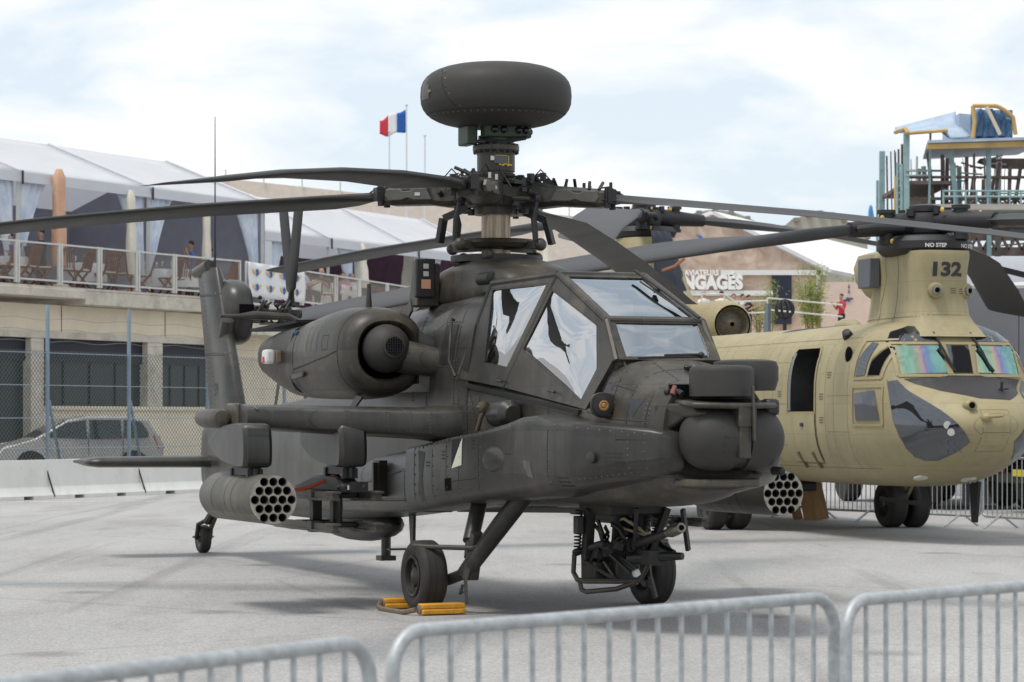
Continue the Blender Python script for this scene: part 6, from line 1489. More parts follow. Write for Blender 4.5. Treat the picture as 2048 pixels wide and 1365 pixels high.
M1, at1, bw1 = marquee('terrace_marquee', 'long white marquee with grey lining and tied blue curtains on the terrace', (-15.08, 62.73, 0), (-7.16, 77.37, 0), 7.68, 7.0, 3, GREY_IN, 1.35)
for k in range(1, 4): tie_curtain(M1, at1, bw1*k, 7.68, 1.15, left=k > 0, right=k < 3)
pt_ = MB().prism([at1(bw1+3.0, 4.6, TZ+.9), at1(bw1+4.9, 4.6, TZ+.9), at1(bw1+4.9, 4.6, TZ+2.2), at1(bw1+3.0, 4.6, TZ+2.2)], (.03, .05, 0))
def poster_mat():
    m = bpy.data.materials.new('poster_print'); m.use_nodes = True; t = m.node_tree; b = t.nodes['Principled BSDF']
    c = t.nodes.new('ShaderNodeTexCoord'); s = t.nodes.new('ShaderNodeSeparateXYZ'); n = t.nodes.new('ShaderNodeTexNoise'); n.inputs['Scale'].default_value = 1.6
    ad = t.nodes.new('ShaderNodeMath'); ad.operation = 'MULTIPLY_ADD'; ad.inputs[1].default_value = .35
    mr = t.nodes.new('ShaderNodeMapRange'); mr.inputs[1].default_value = TZ+1.0; mr.inputs[2].default_value = TZ+2.5
    r = t.nodes.new('ShaderNodeValToRGB'); e = r.color_ramp.elements; r.color_ramp.interpolation = 'CONSTANT'
    e[0].color = (.45, .25, .32, 1); e[1].position = .30; e[1].color = (.02, .05, .16, 1)
    for p, cc in ((.48, (.06, .16, .4)), (.58, (.6, .6, .65)), (.66, (.42, .05, .06))): k = e.new(p); k.color = (*cc, 1)
    t.links.new(c.outputs['Object'], s.inputs[0]); t.links.new(c.outputs['Object'], n.inputs['Vector']); t.links.new(n.outputs['Fac'], ad.inputs[0]); t.links.new(s.outputs['Z'], ad.inputs[2]); t.links.new(ad.outputs[0], mr.inputs[0]); t.links.new(mr.outputs[0], r.inputs[0]); t.links.new(r.outputs[0], b.inputs['Base Color'])
    return m
pt_.build('wall_poster', poster_mat(), M1, 0)
M2, at2, bw2 = marquee('far_marquee', 'white marquee with dark purple lining farther along the terrace', (-8.4, 80.0, 0), (-.6, 95.5, 0), 7.15, 6, 3, PURP, 1.5)
MB().prism([at2(.0, -.02, TZ), at2(2.2, -.02, TZ), at2(2.2, -.02, 7.15), at2(.0, -.02, 7.15)], (.02, .03, 0)).build('solid_side_panel', mat('panel_pale', (.62, .64, .68), .7), M2)
for x, L1, R1 in ((2.3, False, True), (7.6, True, True), (12.6, True, True)): tie_curtain(M2, at2, x, 7.15, .9, left=L1, right=R1)

# ---- terrace furniture
def chair_proto():
    o = thing('folding_chair', 'brown', 'chair', (0, 0, 0))
    for s in (-1, 1):
        MB().bar((-.22, s*.22, 0), (.20, s*.22, .46), .03, .05).build('leg', WOOD, o)
        MB().bar((.24, s*.20, 0), (-.24, s*.20, .55), .03, .05).build('leg', WOOD, o)
        MB().bar((-.20, s*.21, .44), (-.36, s*.21, 1.0), .03, .045).build('back_post', WOOD, o)
    for k in range(5): MB().box((-.16+.085*k, 0, .46), (.07, .42, .025)).build('seat_slat', WOOD, o)
    for k in range(6): MB().bar((-.215, -.165+.066*k, .52), (-.345, -.165+.066*k, .95), .04, .015, (0, 1, 0)).build('back_slat', WOOD, o)
    MB().bar((-.36, -.23, .98), (-.36, .23, .98), .03, .07).build('top_rail', WOOD, o)
    MB().box((.0, 0, .485), (.40, .40, .03)).build('seat_cushion', CREAM, o, bevel=.012)
    return o
ch0 = chair_proto()
def tdir(t): a, b = (B0, B1) if t < 1 else (B1, B2); return atan2(b.y-a.y, b.x-a.x)
spots = [(.5467, .95, 1.9, 'at the left edge of the picture'), (.5886, .95, 1.7, 'left of the salmon parasol, back turned'), (.6177, .95, -.5, 'close left of the salmon parasol, angled'), (.6704, .95, .5, 'close right of the salmon parasol'), (.6937, .95, 1.7, 'in front of the first white table, back to the rail'),
         (.7495, .95, 1.3, 'right of the first white table'), (.7844, .95, .3, 'just left of the slim cream parasol'), (.8276, .95, 2.2, 'left of the second white table'), (.8863, .95, 1.7, 'in front of the second white table'), (.92, 1.05, .9, 'right of the second white table'), (.945, .9, 1.2, 'left of the helicopter fin'), (.99, .6, 1.7, 'right of the fin, alone by the rail'), (1.45, .5, .6, 'standing by the white picket gate')]
for i, (t, off, r, lb) in enumerate(spots):
    p = on(t, TZ+.10, off); a = tdir(t)+r
    if i == 0: ch0.location = p; ch0.rotation_euler = (0, 0, a); ch0['label'] = 'brown folding chair '+lb; ch0['group'] = 'folding chairs on the terrace'
    else: dup(ch0, p, a, 'brown folding chair '+lb, 'folding chairs on the terrace')
CLOTH = mat('white_tablecloth', (.72, .72, .74), .8, var=.03)
def table(t, off, label):
    o = thing('dining_table', label, 'table', on(t, TZ+.10, off), 0, 'dining tables on the terrace')
    MB().cyl((0, 0, 0), (0, 0, .72), .05).build('table_leg', WOOD, o); MB().cyl((0, 0, .70), (0, 0, .735), .55, n=24).build('table_top', WOOD, o)
    m = MB(); rg = []
    for r, z in ((.1, .745), (.55, .745), (.585, .73), (.60, .60), (.62, .25)): rg.append([(r*(1+(.05*sin(i*pi/3.0) if z < .7 else 0))*cos(2*pi*i/36), r*(1+(.05*sin(i*pi/3.0) if z < .7 else 0))*sin(2*pi*i/36), z) for i in range(36)])
    m.loft(rg, True, False).build('tablecloth', CLOTH, o, 50)
    g_ = glass('glassware', .35, (.9, .9, .92), .02, trans=(.85, .87, .88)) if 'glassware' not in MATS else MATS['glassware']
    for k in range(5):
        a = k*1.257; MB().lathe([(.03, 0), (.005, .01), (.005, .09), (.035, .12), (.04, .18), (.03, .22)], (.28*cos(a), .28*sin(a), .748), (0, 0, 1), 10, cap=False).build('wine_glass', g_, o)
    return o
table(.595, 1.7, 'round table with white cloth at the left edge of the terrace'); table(.755, 1.8, 'round table with white cloth right of the salmon parasol'); table(.905, 1.8, 'round table with white cloth right of the slim cream parasol'); table(.935, 1.3, 'round table with white cloth near the man in blue')
def parasol(pos, h0, h1, r, m, label, taper=.75):
    o = thing('folded_parasol', label, 'parasol', pos, 0, 'folded parasols on the terrace')
    MB().cyl((0, 0, 0), (0, 0, h1), .028, n=8).build('parasol_pole', WOOD, o); MB().box((0, 0, .04), (.5, .5, .08)).build('parasol_base', CONC2, o, bevel=.02)
    rg = []
    for k in range(13):
        t = k/12; z = lerp(h0, h1, t); rr = r*(1-(1-taper)*t)*(1+.09*sin(7*t)+.04*sin(19*t)) if t < .95 else r*taper*.5
        rg.append([(rr*cos(2*pi*i/20)*(1+.10*sin(i*2*pi/5+t*3)), rr*sin(2*pi*i/20)*(1+.10*sin(i*2*pi/5+t*3)), z) for i in range(20)])
    MB().loft(rg).build('folded_canopy', m, o, 60)
    return o
parasol(on(.6564, TZ+.1, 1.0), .55, 3.05, .18, SALM, 'salmon folded parasol cover standing tall on the terrace', .9)
parasol(on(.8059, TZ+.1, 1.0), .45, 2.75, .13, CREAM, 'slim cream folded parasol between the two blue curtains', .85)
parasol(on(.9759, TZ+.1, 1.0), .55, 2.65, .12, CREAM, 'slim cream folded parasol by the helicopter whip aerial', .85)
parasol(on(1.72, TZ+.1, 1.0), .9, 2.35, .24, CREAM, 'cream folded parasol right of the white picket gate', .5)
parasol(on(1.999, TZ+.1, 1.0), .9, 2.6, .24, CREAM, 'cream folded parasol directly behind the dispenser box', .5)
parasol(on(1.998, TZ+.1, -1.2), .9, 2.5, .24, CREAM, 'cream folded parasol half hidden by the mast fairing', .5)
parasol(Vector((1.25, 95, TZ+.1)), .9, 3.6, .22, CREAM, 'cream folded parasol right of the rotor mast', .4)
def picket(t0, t1, off, label):
    p, q = on(t0, TZ+.05, off), on(t1, TZ+.05, off); d = q-p; o = thing('picket_fence', label, 'fence', p, atan2(d.y, d.x), 'white picket fence sections')
    n_ = max(4, int(d.length/.16))
    for k in range(n_):
        x = (k+.5)*d.length/n_; MB().prism([(x-.045, 0, 0), (x+.045, 0, 0), (x+.045, 0, .88), (x, 0, .95), (x-.045, 0, .88)], (0, .02, 0)).build('picket', WHITE, o, 0)
    for z in (.22, .70): MB().box((d.length/2, .035, z), (d.length, .03, .08)).build('picket_rail', WHITE, o)
picket(1.427, 1.545, .8, 'white picket fence section behind the folding chair'); picket(1.58, 1.69, .8, 'white picket fence section left of the cream parasol')

# ---- people
SKIN = mat('skin', (.42, .25, .18), .6); HAIRD = mat('dark_hair', (.015, .011, .009), .6); HAIRG = mat('grey_hair', (.30, .29, .28), .7); TROU = mat('dark_trousers', (.02, .022, .03), .8)
def limb(mb, pts, rs, n=10): mb.tube(pts, rs, n)
PEOPLE = []
def person(pos, rz, shirt, label, hair=HAIRD, sit=False, arm=(.25, .1), trous=TROU, bald=False):
    """standing or seated figure facing local +x; body, shirt, trousers, hair"""
    o = thing('person', label, 'person', pos, rz, 'people in the background')
    dz = -.42 if sit else 0
    hip = .93+dz
    b = MB()
    b.lathe([(.045, 1.44+dz), (.05, 1.50+dz), (.055, 1.53+dz), (.07, 1.56+dz), (.078, 1.61+dz), (.082, 1.66+dz), (.075, 1.71+dz), (.05, 1.745+dz), (.01, 1.755+dz)], (.02, 0, 0), (0, 0, 1), 16)
    b.ball((.105, 0, 1.625+dz), (.02, .013, .022), 8, 6)
    for s in (1, -1):
        b.ball((.02, s*.082, 1.63+dz), (.02, .012, .03), 8, 6)
        el = Vector((.02+arm[0]*.3, s*.25, 1.14+dz)); ha = el+Vector((arm[0], -s*.06, arm[1]))
        fw = (ha-el).normalized()
        limb(b, [(0, s*.06, 1.37+dz), (.0, s*.19, 1.35+dz), (.01+arm[0]*.12, s*.235, 1.25+dz), el, el*.5+ha*.5, ha, ha+fw*.09], [.045, .05, .045, .042, .038, .028, .036])
        for f in range(4): b.tube([ha+fw*.06+Vector((0, (f-1.5)*.02, 0)), ha+fw*(.15+.012*(f in (1, 2)))+Vector((0, (f-1.5)*.026, -.025))], .0105, 6)
        b.tube([ha+fw*.02+Vector((0, -s*.02, .01)), ha+fw*.08+Vector((0, -s*.055, .02))], .012, 6)
        if sit: limb(b, [(0, s*.06, hip), (.24, s*.10, hip-.01), (.44, s*.10, hip-.02), (.46, s*.10, .25), (.45, s*.10, .06), (.52, s*.10, .035)], [.08, .07, .05, .042, .035, .03])
        else: limb(b, [(0, s*.06, hip+.02), (.01, s*.09, .70), (.015, s*.095, .48), (0, s*.10, .25), (-.01, s*.10, .06), (.06, s*.10, .035)], [.08, .07, .05, .045, .035, .03])
    b.tube([(0, 0, hip-.02), (0, 0, hip+.2), (0, 0, 1.38+dz), (.01, 0, 1.47+dz), (.02, 0, 1.56+dz)], [.10, .085, .085, .045, .05], 12)
    PEOPLE.append(b.build('body', SKIN, o, 60))
    t = MB(); rg = []
    for z, rx, ry in ((hip-.05, .11, .155), (hip+.08, .10, .15), (hip+.22, .105, .155), (hip+.40, .115, .185), (hip+.48, .10, .185), (hip+.53, .06, .09)): rg.append([(rx*cos(2*pi*i/18), ry*sin(2*pi*i/18), z) for i in range(18)])
    t.loft(rg)
    for s in (1, -1):
        el = Vector((.02+arm[0]*.3, s*.25, 1.14+dz)); limb(t, [(0, s*.15, 1.39+dz), (.0, s*.21, 1.36+dz), (.01+arm[0]*.12, s*.235, 1.25+dz), el], [.05, .07, .06, .052])
    t.build('shirt', shirt, o, 60)
    t = MB()
    for s in (1, -1):
        if sit: limb(t, [(0, s*.08, hip), (.24, s*.10, hip-.01), (.44, s*.10, hip-.02), (.46, s*.10, .25), (.45, s*.10, .07)], [.10, .09, .07, .055, .05])
        else: limb(t, [(0, s*.08, hip+.02), (.01, s*.09, .70), (.015, s*.095, .48), (0, s*.10, .25), (-.01, s*.10, .07)], [.105, .09, .07, .06, .055])
    t.build('trousers', trous, o, 60)
    sh = MB()
    for s in (1, -1): sh.ball((.05 if not sit else .51, s*.10, .04), (.13, .045, .045), 10, 7)
    sh.pieces('shoe', BLK, o)
    h = MB()
    if not bald: h.ball((.005, 0, 1.685+dz), (.092, .09, .085), 14, 9)
    else: h.tube([(.01, .083, 1.64+dz), (-.07, .05, 1.65+dz), (-.07, -.05, 1.65+dz), (.01, -.083, 1.64+dz)], .018, 6)
    h.build('hair', hair, o, 60)
    return o
SB = mat('shirt_blue', (.08, .17, .42), .8, var=.1); SW = mat('shirt_white', (.68, .68, .68), .8); SK = mat('shirt_black', (.02, .02, .022), .8); SP = mat('shirt_pink_check', (.45, .15, .30), .8, var=.3, vscale=30); SR = mat('shirt_red', (.45, .02, .04), .8); SG = mat('shirt_pale', (.5, .55, .6), .8)
person(on(.975, TZ-.05, 1.5), radians(200), SB, 'person in a blue shirt on the terrace with a hand to the head', sit=False, arm=(.12, .30))
person(on(.998, TZ-.2, 1.2), radians(160), SK, 'person in black standing right of the one in blue', sit=False)
person(on(.640, TZ-.15, 1.3), radians(210), SK, 'person in black left of the salmon parasol', sit=False)
person(on(.585, TZ+.1, 1.4), radians(250), mat('shirt_purple', (.12, .06, .2), .8), 'person in purple at the left edge of the terrace', sit=True)
person(on(1.19, TZ+.1, 1.5), radians(180), mat('shirt_rust', (.25, .1, .06), .8), 'person with a tan hat right of the helicopter fin', sit=True, hair=mat('tan_hat', (.5, .4, .3), .8))
person(on(1.415, TZ+.1, 1.0), radians(-20), SG, 'person in a pale shirt right of the banner', arm=(.3, .1), sit=True)
person(on(1.505, TZ+.1, 1.0), radians(-100), SK, 'bald person in black behind the picket fence', bald=True, hair=HAIRG, sit=True)
person(on(1.632, TZ+.1, 1.1), radians(-70), SP, 'person in a pink checked shirt behind the picket gate', sit=True)
person(on(1.68, TZ+.1, 1.1), radians(-110), SW, 'grey haired person beside the one in pink', hair=HAIRG, sit=True)

# ---- flagpoles
POLE = mat('pole_white', (.62, .63, .65), .4, .2)
def flagpole(x, y, h, label):
    o = thing('flagpole', label, 'flagpole', (x, y, 0), 0, 'flagpoles behind the terrace')
    MB().tube([(0, 0, 0), (0, 0, h*.5), (0, 0, h)], [.07, .05, .03], 8).build('pole', POLE, o); MB().ball((0, 0, h+.05), .07, 8, 6).build('finial', POLE, o)
flagpole(-4.66, 118, 15.5, 'tall white flagpole carrying the tricolour flag'); flagpole(-5.42, 118, 14.35, 'white flagpole just left of the tricolour flag pole'); flagpole(-3.85, 118, 14.15, 'thin flagpole without a flag, right of the tricolour')
fl_ = thing('tricolour_flag', 'blue white and red flag blowing to the left', 'flag', (-4.70, 118, 15.35))
for k, (c_, nm) in enumerate((((.02, .10, .38), 'blue_band'), ((.72, .72, .74), 'white_band'), ((.55, .04, .06), 'red_band'))):
    g_ = []
    for i in range(7):
        u = (k+i/6)/3; row = []
        for j in range(9):
            w = j/8; x = -1.15*u; z = -1.0*w-.42*u+.12*u*w*2-.10*sin(u*9+w*2)*(u); row.append((x, .16*sin(u*8+w*1.5), z))
        g_.append(row)
    MB().sheet(g_).build(nm, mat('flag_'+nm, c_, .8), fl_, 60, solid=.004)
# long pale hangar roof edge behind the marquees
hr = thing('long_pale_hangar', 'long low beige hangar roof with railing behind the marquees', 'building', (0, 0, 0))
MB().prism([(-22, 140, 0), (6, 140, 0), (6, 140, 12.0), (-22, 140, 15.05)], (0, 10, 0)).build('hangar_wall', mat('beige_cladding', (.62, .54, .47), .8, var=.08), hr)
for k in range(10): MB().cyl((-15+2*k, 139.9, 14.1-.218*k), (-15+2*k, 139.9, 14.75-.218*k), .04, n=6).build('roof_rail_post', ALU, hr)
# ================================================================== middle and right background
# ---- exhibition pavilion with mural front
PV = thing('exhibition_pavilion', 'pavilion with a faded brown photo mural front and white lettering', 'building', (0, 0, 0))
PY = 110.0
def pvx(u): return (u-1024)/5341*PY
def mural_mat():
    m = bpy.data.materials.new('mural_print'); m.use_nodes = True; t = m.node_tree; b = t.nodes['Principled BSDF']; b.inputs['Roughness'].default_value = .7
    c = t.nodes.new('ShaderNodeTexCoord'); v = t.nodes.new('ShaderNodeTexVoronoi'); v.inputs['Scale'].default_value = .55; n = t.nodes.new('ShaderNodeTexNoise'); n.inputs['Scale'].default_value = 1.3; n.inputs['Detail'].default_value = 7; n.inputs['Distortion'].default_value = 1.2
    br = t.nodes.new('ShaderNodeTexBrick'); br.inputs['Scale'].default_value = .55; br.inputs['Mortar Size'].default_value = .006; br.inputs['Color1'].default_value = (.52, .41, .33, 1); br.inputs['Color2'].default_value = (.60, .49, .41, 1); br.inputs['Mortar'].default_value = (.58, .47, .42, 1); br.inputs['Brick Width'].default_value = 1.6; br.inputs['Row Height'].default_value = 1.2
    mp_ = t.nodes.new('ShaderNodeMapping'); mp_.inputs['Rotation'].default_value = (radians(90), 0, 0)
    r = t.nodes.new('ShaderNodeValToRGB'); r.color_ramp.elements[0].position = .35; r.color_ramp.elements[1].position = .68; r.color_ramp.elements[0].color = (.70, .66, .64, 1); r.color_ramp.elements[1].color = (1.25, 1.22, 1.2, 1)
    x = t.nodes.new('ShaderNodeMix'); x.data_type = 'RGBA'; x.blend_type = 'MULTIPLY'; x.inputs[0].default_value = .9
    L_ = t.links.new; L_(c.outputs['Object'], mp_.inputs[0]); L_(mp_.outputs[0], br.inputs['Vector']); L_(c.outputs['Object'], n.inputs['Vector']); L_(n.outputs['Fac'], r.inputs[0]); L_(br.outputs['Color'], x.inputs[6]); L_(r.outputs[0], x.inputs[7]); L_(x.outputs[2], b.inputs['Base Color'])
    return m
MUR = mural_mat(); MATS['mural'] = MUR
z_ = lambda v: 1.68-(v-838.4)*PY/5341
MB().prism([(pvx(1040), PY, 0), (pvx(1652), PY, 0), (pvx(1652), PY, z_(546)), (pvx(1420), PY, z_(432)), (pvx(1185), PY, z_(520)), (pvx(1040), PY, z_(560))], (0, .3, 0)).build('mural_wall', MUR, PV)
mat('pavilion_white', (.68, .68, .68), .6)
for v0, v1, u0, u1 in ((541, 551, 1441, 1655), (582, 592, 1290, 1545), (540, 640, 1632, 1640)):
    MB().box(((pvx(u0)+pvx(u1))/2, PY-.12, (z_(v0)+z_(v1))/2), (pvx(u1)-pvx(u0), .14, z_(v0)-z_(v1))).build('white_band', 'pavilion_white', PV)
MB().box((pvx(1563), PY-.1, z_(600)), (pvx(1585)-pvx(1546), .16, z_(552)-z_(650))).build('entrance_opening', mat('entrance_navy', (.010, .014, .035), .6), PV)
for body, u, v, s_, bold in (("D'AVIATEURS", 1396, 547, .31, .012), ('ENGAGÉS', 1417, 567, .76, .045)):
    tv, tf = text_mesh(body, s_, bold); m = MB(); o_ = Vector((pvx(u), PY-.22, z_(v)))
    m.add([o_+Vector((x*(.83 if s_ > .5 else .9), 0, y)) for x, y, _ in tv], tf); m.build('lettering', mat('letter_white', (.80, .80, .80), .5), PV, 0, solid=.05)
for poly, c_, nm in (([(1392, 470), (1402, 472), (1413, 484), (1408, 487)], (.05, .2, .6), 'blue_swoosh'), ([(1412, 484), (1422, 477), (1448, 480), (1430, 483), (1416, 488)], (.6, .08, .06), 'red_swoosh')):
    MB().prism([(pvx(u), PY-.03, z_(v)) for u, v in poly], (0, -.02, 0)).build(nm, mat(nm, c_, .6), PV)
RW = mat('pavilion_roof_white', (.74, .74, .76), .7, var=.04, vscale=.6)
MB().sheet([[(8.26, PY-.3, 10.15), (13.1, PY-.3, 7.75)], [(18.1, 135, 10.15), (22.9, 135, 7.75)]]).build('roof_slope', RW, PV, 0, solid=.15)
MB().sheet([[(pvx(1420), PY-.25, z_(427)), (pvx(1180), PY-.25, z_(522))], [(18.1, 135, 10.15), (13.1, 135, 8.2)]]).build('roof_slope', RW, PV, 0, solid=.15)
# side fence wall with aircraft decal
SWL = thing('pink_side_wall', 'low pale pink wall with a small blue aeroplane print right of the pavilion', 'wall', (0, 0, 0))
MB().box(((pvx(1640)+pvx(1830))/2, PY-.5, (z_(566)+0)/2), (pvx(1830)-pvx(1640), .25, z_(566))).build('wall_panel', mat('pale_pink_wall', (.58, .46, .40), .7, var=.06), SWL)
pl_m = mat('decal_navy', (.05, .06, .16), .6)
MB().prism([(pvx(u), PY-.64, z_(v)) for u, v in ((1681, 602), (1700, 597), (1703, 600), (1690, 604), (1684, 606))], (0, -.02, 0)).prism([(pvx(u), PY-.642, z_(v)) for u, v in ((1690, 596), (1697, 599), (1695, 606), (1688, 603))], (0, -.02, 0)).build('aeroplane_print', pl_m, SWL)['kind'] = 'stuff'
for v in (573, 583): MB().prism([(pvx(1692), PY-.64, z_(v+5)), (pvx(1696), PY-.64, z_(v+5)), (pvx(1694), PY-.64, z_(v-3))], (0, -.02, 0)).build('small_print', pl_m, SWL)
# deck of the pavilion
MB().box((pvx(1500), PY-4, 2.48), (16, 9, 4.96)).build('deck', CONC2, PV)
# people in front of it
DZ = 4.98
person((pvx(1392), PY-4.5, DZ), radians(-60), SW, 'person in white standing at the left of the pavilion group', hair=HAIRG)
person((pvx(1426), PY-4.5, DZ), radians(90), SW, 'person in white with back turned under the lettering', arm=(.1, .05))
person((pvx(1449), PY-4.6, DZ-.12), radians(-90), SW, 'person in white facing the camera by the pavilion', arm=(.2, .2))
person((pvx(1466), PY-4.5, DZ-.12), radians(-40), SW, 'person in white second from the right of the pavilion group')
person((pvx(1478), PY-4.5, DZ-.15), radians(-30), SK, 'person in black at the right end of the pavilion group')
person((pvx(1664), PY-3.2, DZ-.05), radians(-150), SR, 'person in a red shirt in front of the pink wall', arm=(.2, .2))
# railing
RL = thing('deck_railing', 'white handrail in front of the pavilion people', 'railing', (0, 0, 0))
for u0, v0, u1, v1 in ((1378, 606, 1420, 606), (1420, 606, 1440, 620), (1440, 620, 1500, 618), (1500, 613, 1640, 626)):
    p, q = Vector((pvx(u0), PY-7.5, z_(v0))), Vector((pvx(u1), PY-7.5, z_(v1)))
    for k in (0, .45): MB().tube([p-Vector((0, 0, k)), q-Vector((0, 0, k))], .03, 6).build('handrail', ALU, RL)
    MB().tube([p, p-Vector((0, 0, 1.2))], .03, 6).build('railing_post', ALU, RL)
# bamboo clumps
LEAF = mat('bamboo_leaf', (.17, .22, .03), .6, var=.35, vscale=3); CANE = mat('bamboo_cane', (.25, .22, .06), .6)
def bamboo(pos, h, r, n, label, dens=1.0):
    o = thing('bamboo_plant', label, 'plant', pos, 0, 'bamboo plants by the pavilion'); c = MB(); l = MB(); rnd = random.Random(int(pos[0]*100))
    for k in range(n):
        a = rnd.uniform(0, 2*pi); rr = rnd.uniform(0, r*.4); hh = h*rnd.uniform(.6, 1); lean = rnd.uniform(.1, 1)*r
        base = Vector((rr*cos(a), rr*sin(a), 0)); tip = Vector((lean*cos(a), lean*sin(a), hh))
        pts = [base.lerp(tip, t)+Vector((0, 0, .12*h*t*(1-t))) for t in (0, .35, .7, 1)]; c.tube(pts, [.018, .015, .01, .004], 5)
        for _ in range(int(46*dens)):
            t = rnd.uniform(.22, 1); p = base.lerp(tip, t)+Vector((rnd.gauss(0, .12), rnd.gauss(0, .12), rnd.gauss(0, .1)))*(.6+h*.15); d = Vector((rnd.uniform(-1, 1), rnd.uniform(-1, 1), rnd.uniform(-.8, .5))).normalized(); s1 = d.orthogonal().normalized()*.018; L_ = rnd.uniform(.12, .24)
            l.add([p, p+d*L_*.45+s1, p+d*L_, p+d*L_*.45-s1], [(0, 1, 2, 3)])
    tag(c.build('cane', CANE, o), kind='stuff'); tag(l.build('foliage', LEAF, o, 0, fix=False), kind='stuff')
bamboo((pvx(1605), PY-4.2, DZ), 2.9, .9, 26, 'dense bright bamboo clump right of the pavilion entrance', 1.6)
bamboo((pvx(1520), PY-4.2, DZ), 2.5, .45, 9, 'slim bamboo left of the pavilion entrance')
bamboo((pvx(1500), PY-4.4, DZ), 1.5, .4, 7, 'short sparse bamboo under the lettering')
for k, u in enumerate((1660, 1685, 1712)): bamboo((pvx(u), PY+.6, DZ), 2.4+.25*sin(k*2), 1.0, 16, 'bamboo growing behind the pink wall, '+('left', 'middle', 'right')[k]+' of three', 1.2)
# ---- vaulted hangar far behind
HG = thing('vaulted_hangar', 'far grey green vaulted hangar roof rising behind the pavilion', 'building', (0, 0, 0))
HY = 260.0; hx = lambda u: (u-1024)/5341*HY; hzv = lambda v: 1.68-(v-838.4)*HY/5341
g_ = []
VAU = mat('vault_roof', (.36, .34, .28), .8, var=.12, vscale=.25)
for u0, u1, top in ((1300, 1560, 420), (1545, 1735, 424), (1090, 1310, 436)):
    pts = [(hx(u0+(u1-u0)*k/16), HY, hzv(472)+(hzv(top)-hzv(472))*sin(pi*k/16)) for k in range(17)]
    MB().prism([(hx(u0), HY, 0)]+pts+[(hx(u1), HY, 0)], (0, 40, 0)).build('vault', VAU, HG, 25)
    for k in range(0, 17, 2):
        p = pts[k]; MB().bar((p[0], p[1]-.4, p[2]-.1), (p[0]+1.2, p[1]+30, p[2]+.4), .5, .4).build('vault_rib', mat('rib_dark', (.22, .21, .18), .8), HG)
# ---- blue fin tip of a far aircraft
FT = thing('aircraft_tail_fin', 'tip of a blue aircraft tail fin far behind the rotors', 'aircraft', (0, 0, 0))
MB().prism([((u-1024)/5341*150, 150, 1.68-(v-838.4)*150/5341) for u, v in ((1736, 470), (1738, 422), (1741, 409), (1745, 412), (1750, 440), (1760, 470))], (0, .4, 0)).build('fin', mat('fin_blue', (.05, .22, .50), .4), FT, bevel=.08)
# ---- derelict steel tower with blue tarpaulins
TW = thing('derelict_tower', 'half stripped steel tower building with turquoise columns and blue tarpaulin roof', 'building', (0, 0, 0))
TY = 76.0
def tp(u, v, dy=0.0): return Vector(((u-1024)/5341*TY, TY+dy, 1.68-(v-838.4)*TY/5341))
TQ = mat('turquoise_steel', (.27, .40, .41), .6, .2, var=.2, vscale=3, dirt=((.16, .09, .05), 3, .55, .75)); RST = mat('rusty_steel', (.16, .125, .11), .8, .2, var=.4, vscale=3); OCH = mat('ochre_timber', (.48, .32, .12), .7, var=.2, vscale=2)
TRP = mat('blue_tarpaulin', (.10, .20, .34), .55, var=.3, vscale=1.6, bump=.6, bscale=3); RFT = mat('blue_grey_tiles', (.34, .42, .52), .6, var=.15, vscale=2, bump=.3, bscale=6); SLB = mat('tower_slab', (.40, .37, .33), .85, var=.15, vscale=1)
DEP = 5.0
for u0, v0, u1, v1, w in ((1813, 268, 1811, 840, .16), (1803, 330, 1801, 840, .07), (1861, 262, 1858, 420, .06), (1901, 300, 1912, 410, .13), (1977, 300, 1979, 840, .13), (1911, 420, 1910, 840, .14), (2060, 300, 2058, 840, .16)):
    for dy in (0, DEP): MB().bar(tp(u0, v0, dy), tp(u1, v1, dy), w, w, (0, 1, 0)).build('column', TQ, TW)
for u0, v0, u1, v1 in ((1859, 304, 1871, 412), (1888, 308, 1889, 412), (2003, 325, 1992, 412), (2046, 328, 2033, 412), (1898, 315, 1897, 412), (1937, 312, 1937, 412), (2024, 330, 2022, 410)):
    for dy in (.3, DEP-.4): MB().bar(tp(u0, v0, dy), tp(u1, v1, dy), .09, .11, (0, 1, 0)).build('raked_column', RST, TW)
for u0, u1, v, w, m in ((1812, 2090, 354, .07, RST), (1812, 1890, 341, .05, RST), (1812, 2090, 397, .08, RST), (1905, 2090, 430, .42, TQ), (1812, 1912, 440, .14, TQ), (1812, 2090, 474, .20, RST), (1905, 2090, 503, .25, RST)):
    for dy in (.15,): MB().bar(tp(u0, v, dy), tp(u1, v, dy), .12, w).build('floor_beam', m, TW)
for k in range(7):
    u = 1915+k*26
    MB().bar(tp(u, 500, .1), tp(u+13, 476, .1), .06, .08).bar(tp(u+13, 476, .1), tp(u+26, 500, .1), .06, .08).build('truss_brace', RST, TW)
    MB().bar(tp(u, 410, .05), tp(u+13, 398, .05), .05, .06).bar(tp(u+13, 398, .05), tp(u+26, 410, .05), .05, .06).build('truss_brace', RST, TW)
def slab(u0, u1, v, th, m, nm, ex=.0): MB().prism([tp(u0, v, -ex), tp(u1, v, -ex), tp(u1, v, DEP), tp(u0, v, DEP)], (0, 0, -th)).build(nm, m, TW)
slab(1828, 2090, 413, .16, SLB, 'deck_slab', .8); slab(1812, 1905, 362, .10, RST, 'floor_slab'); slab(1985, 2100, 520, .75, SLB, 'lower_slab', 1); slab(1905, 2090, 448, .10, RST, 'floor_slab')
MB().prism([tp(1846, 294, -.8), tp(2100, 286, -.8), tp(2100, 299, -.8), tp(1846, 304, -.8)], (0, .2, 0)).build('roof_fascia', OCH, TW)
MB().prism([tp(1846, 293, -.9), tp(2100, 285, -.9), tp(2100, 276, DEP), tp(1900, 285, DEP)], (0, 0, .08)).build('lower_roof', RFT, TW)
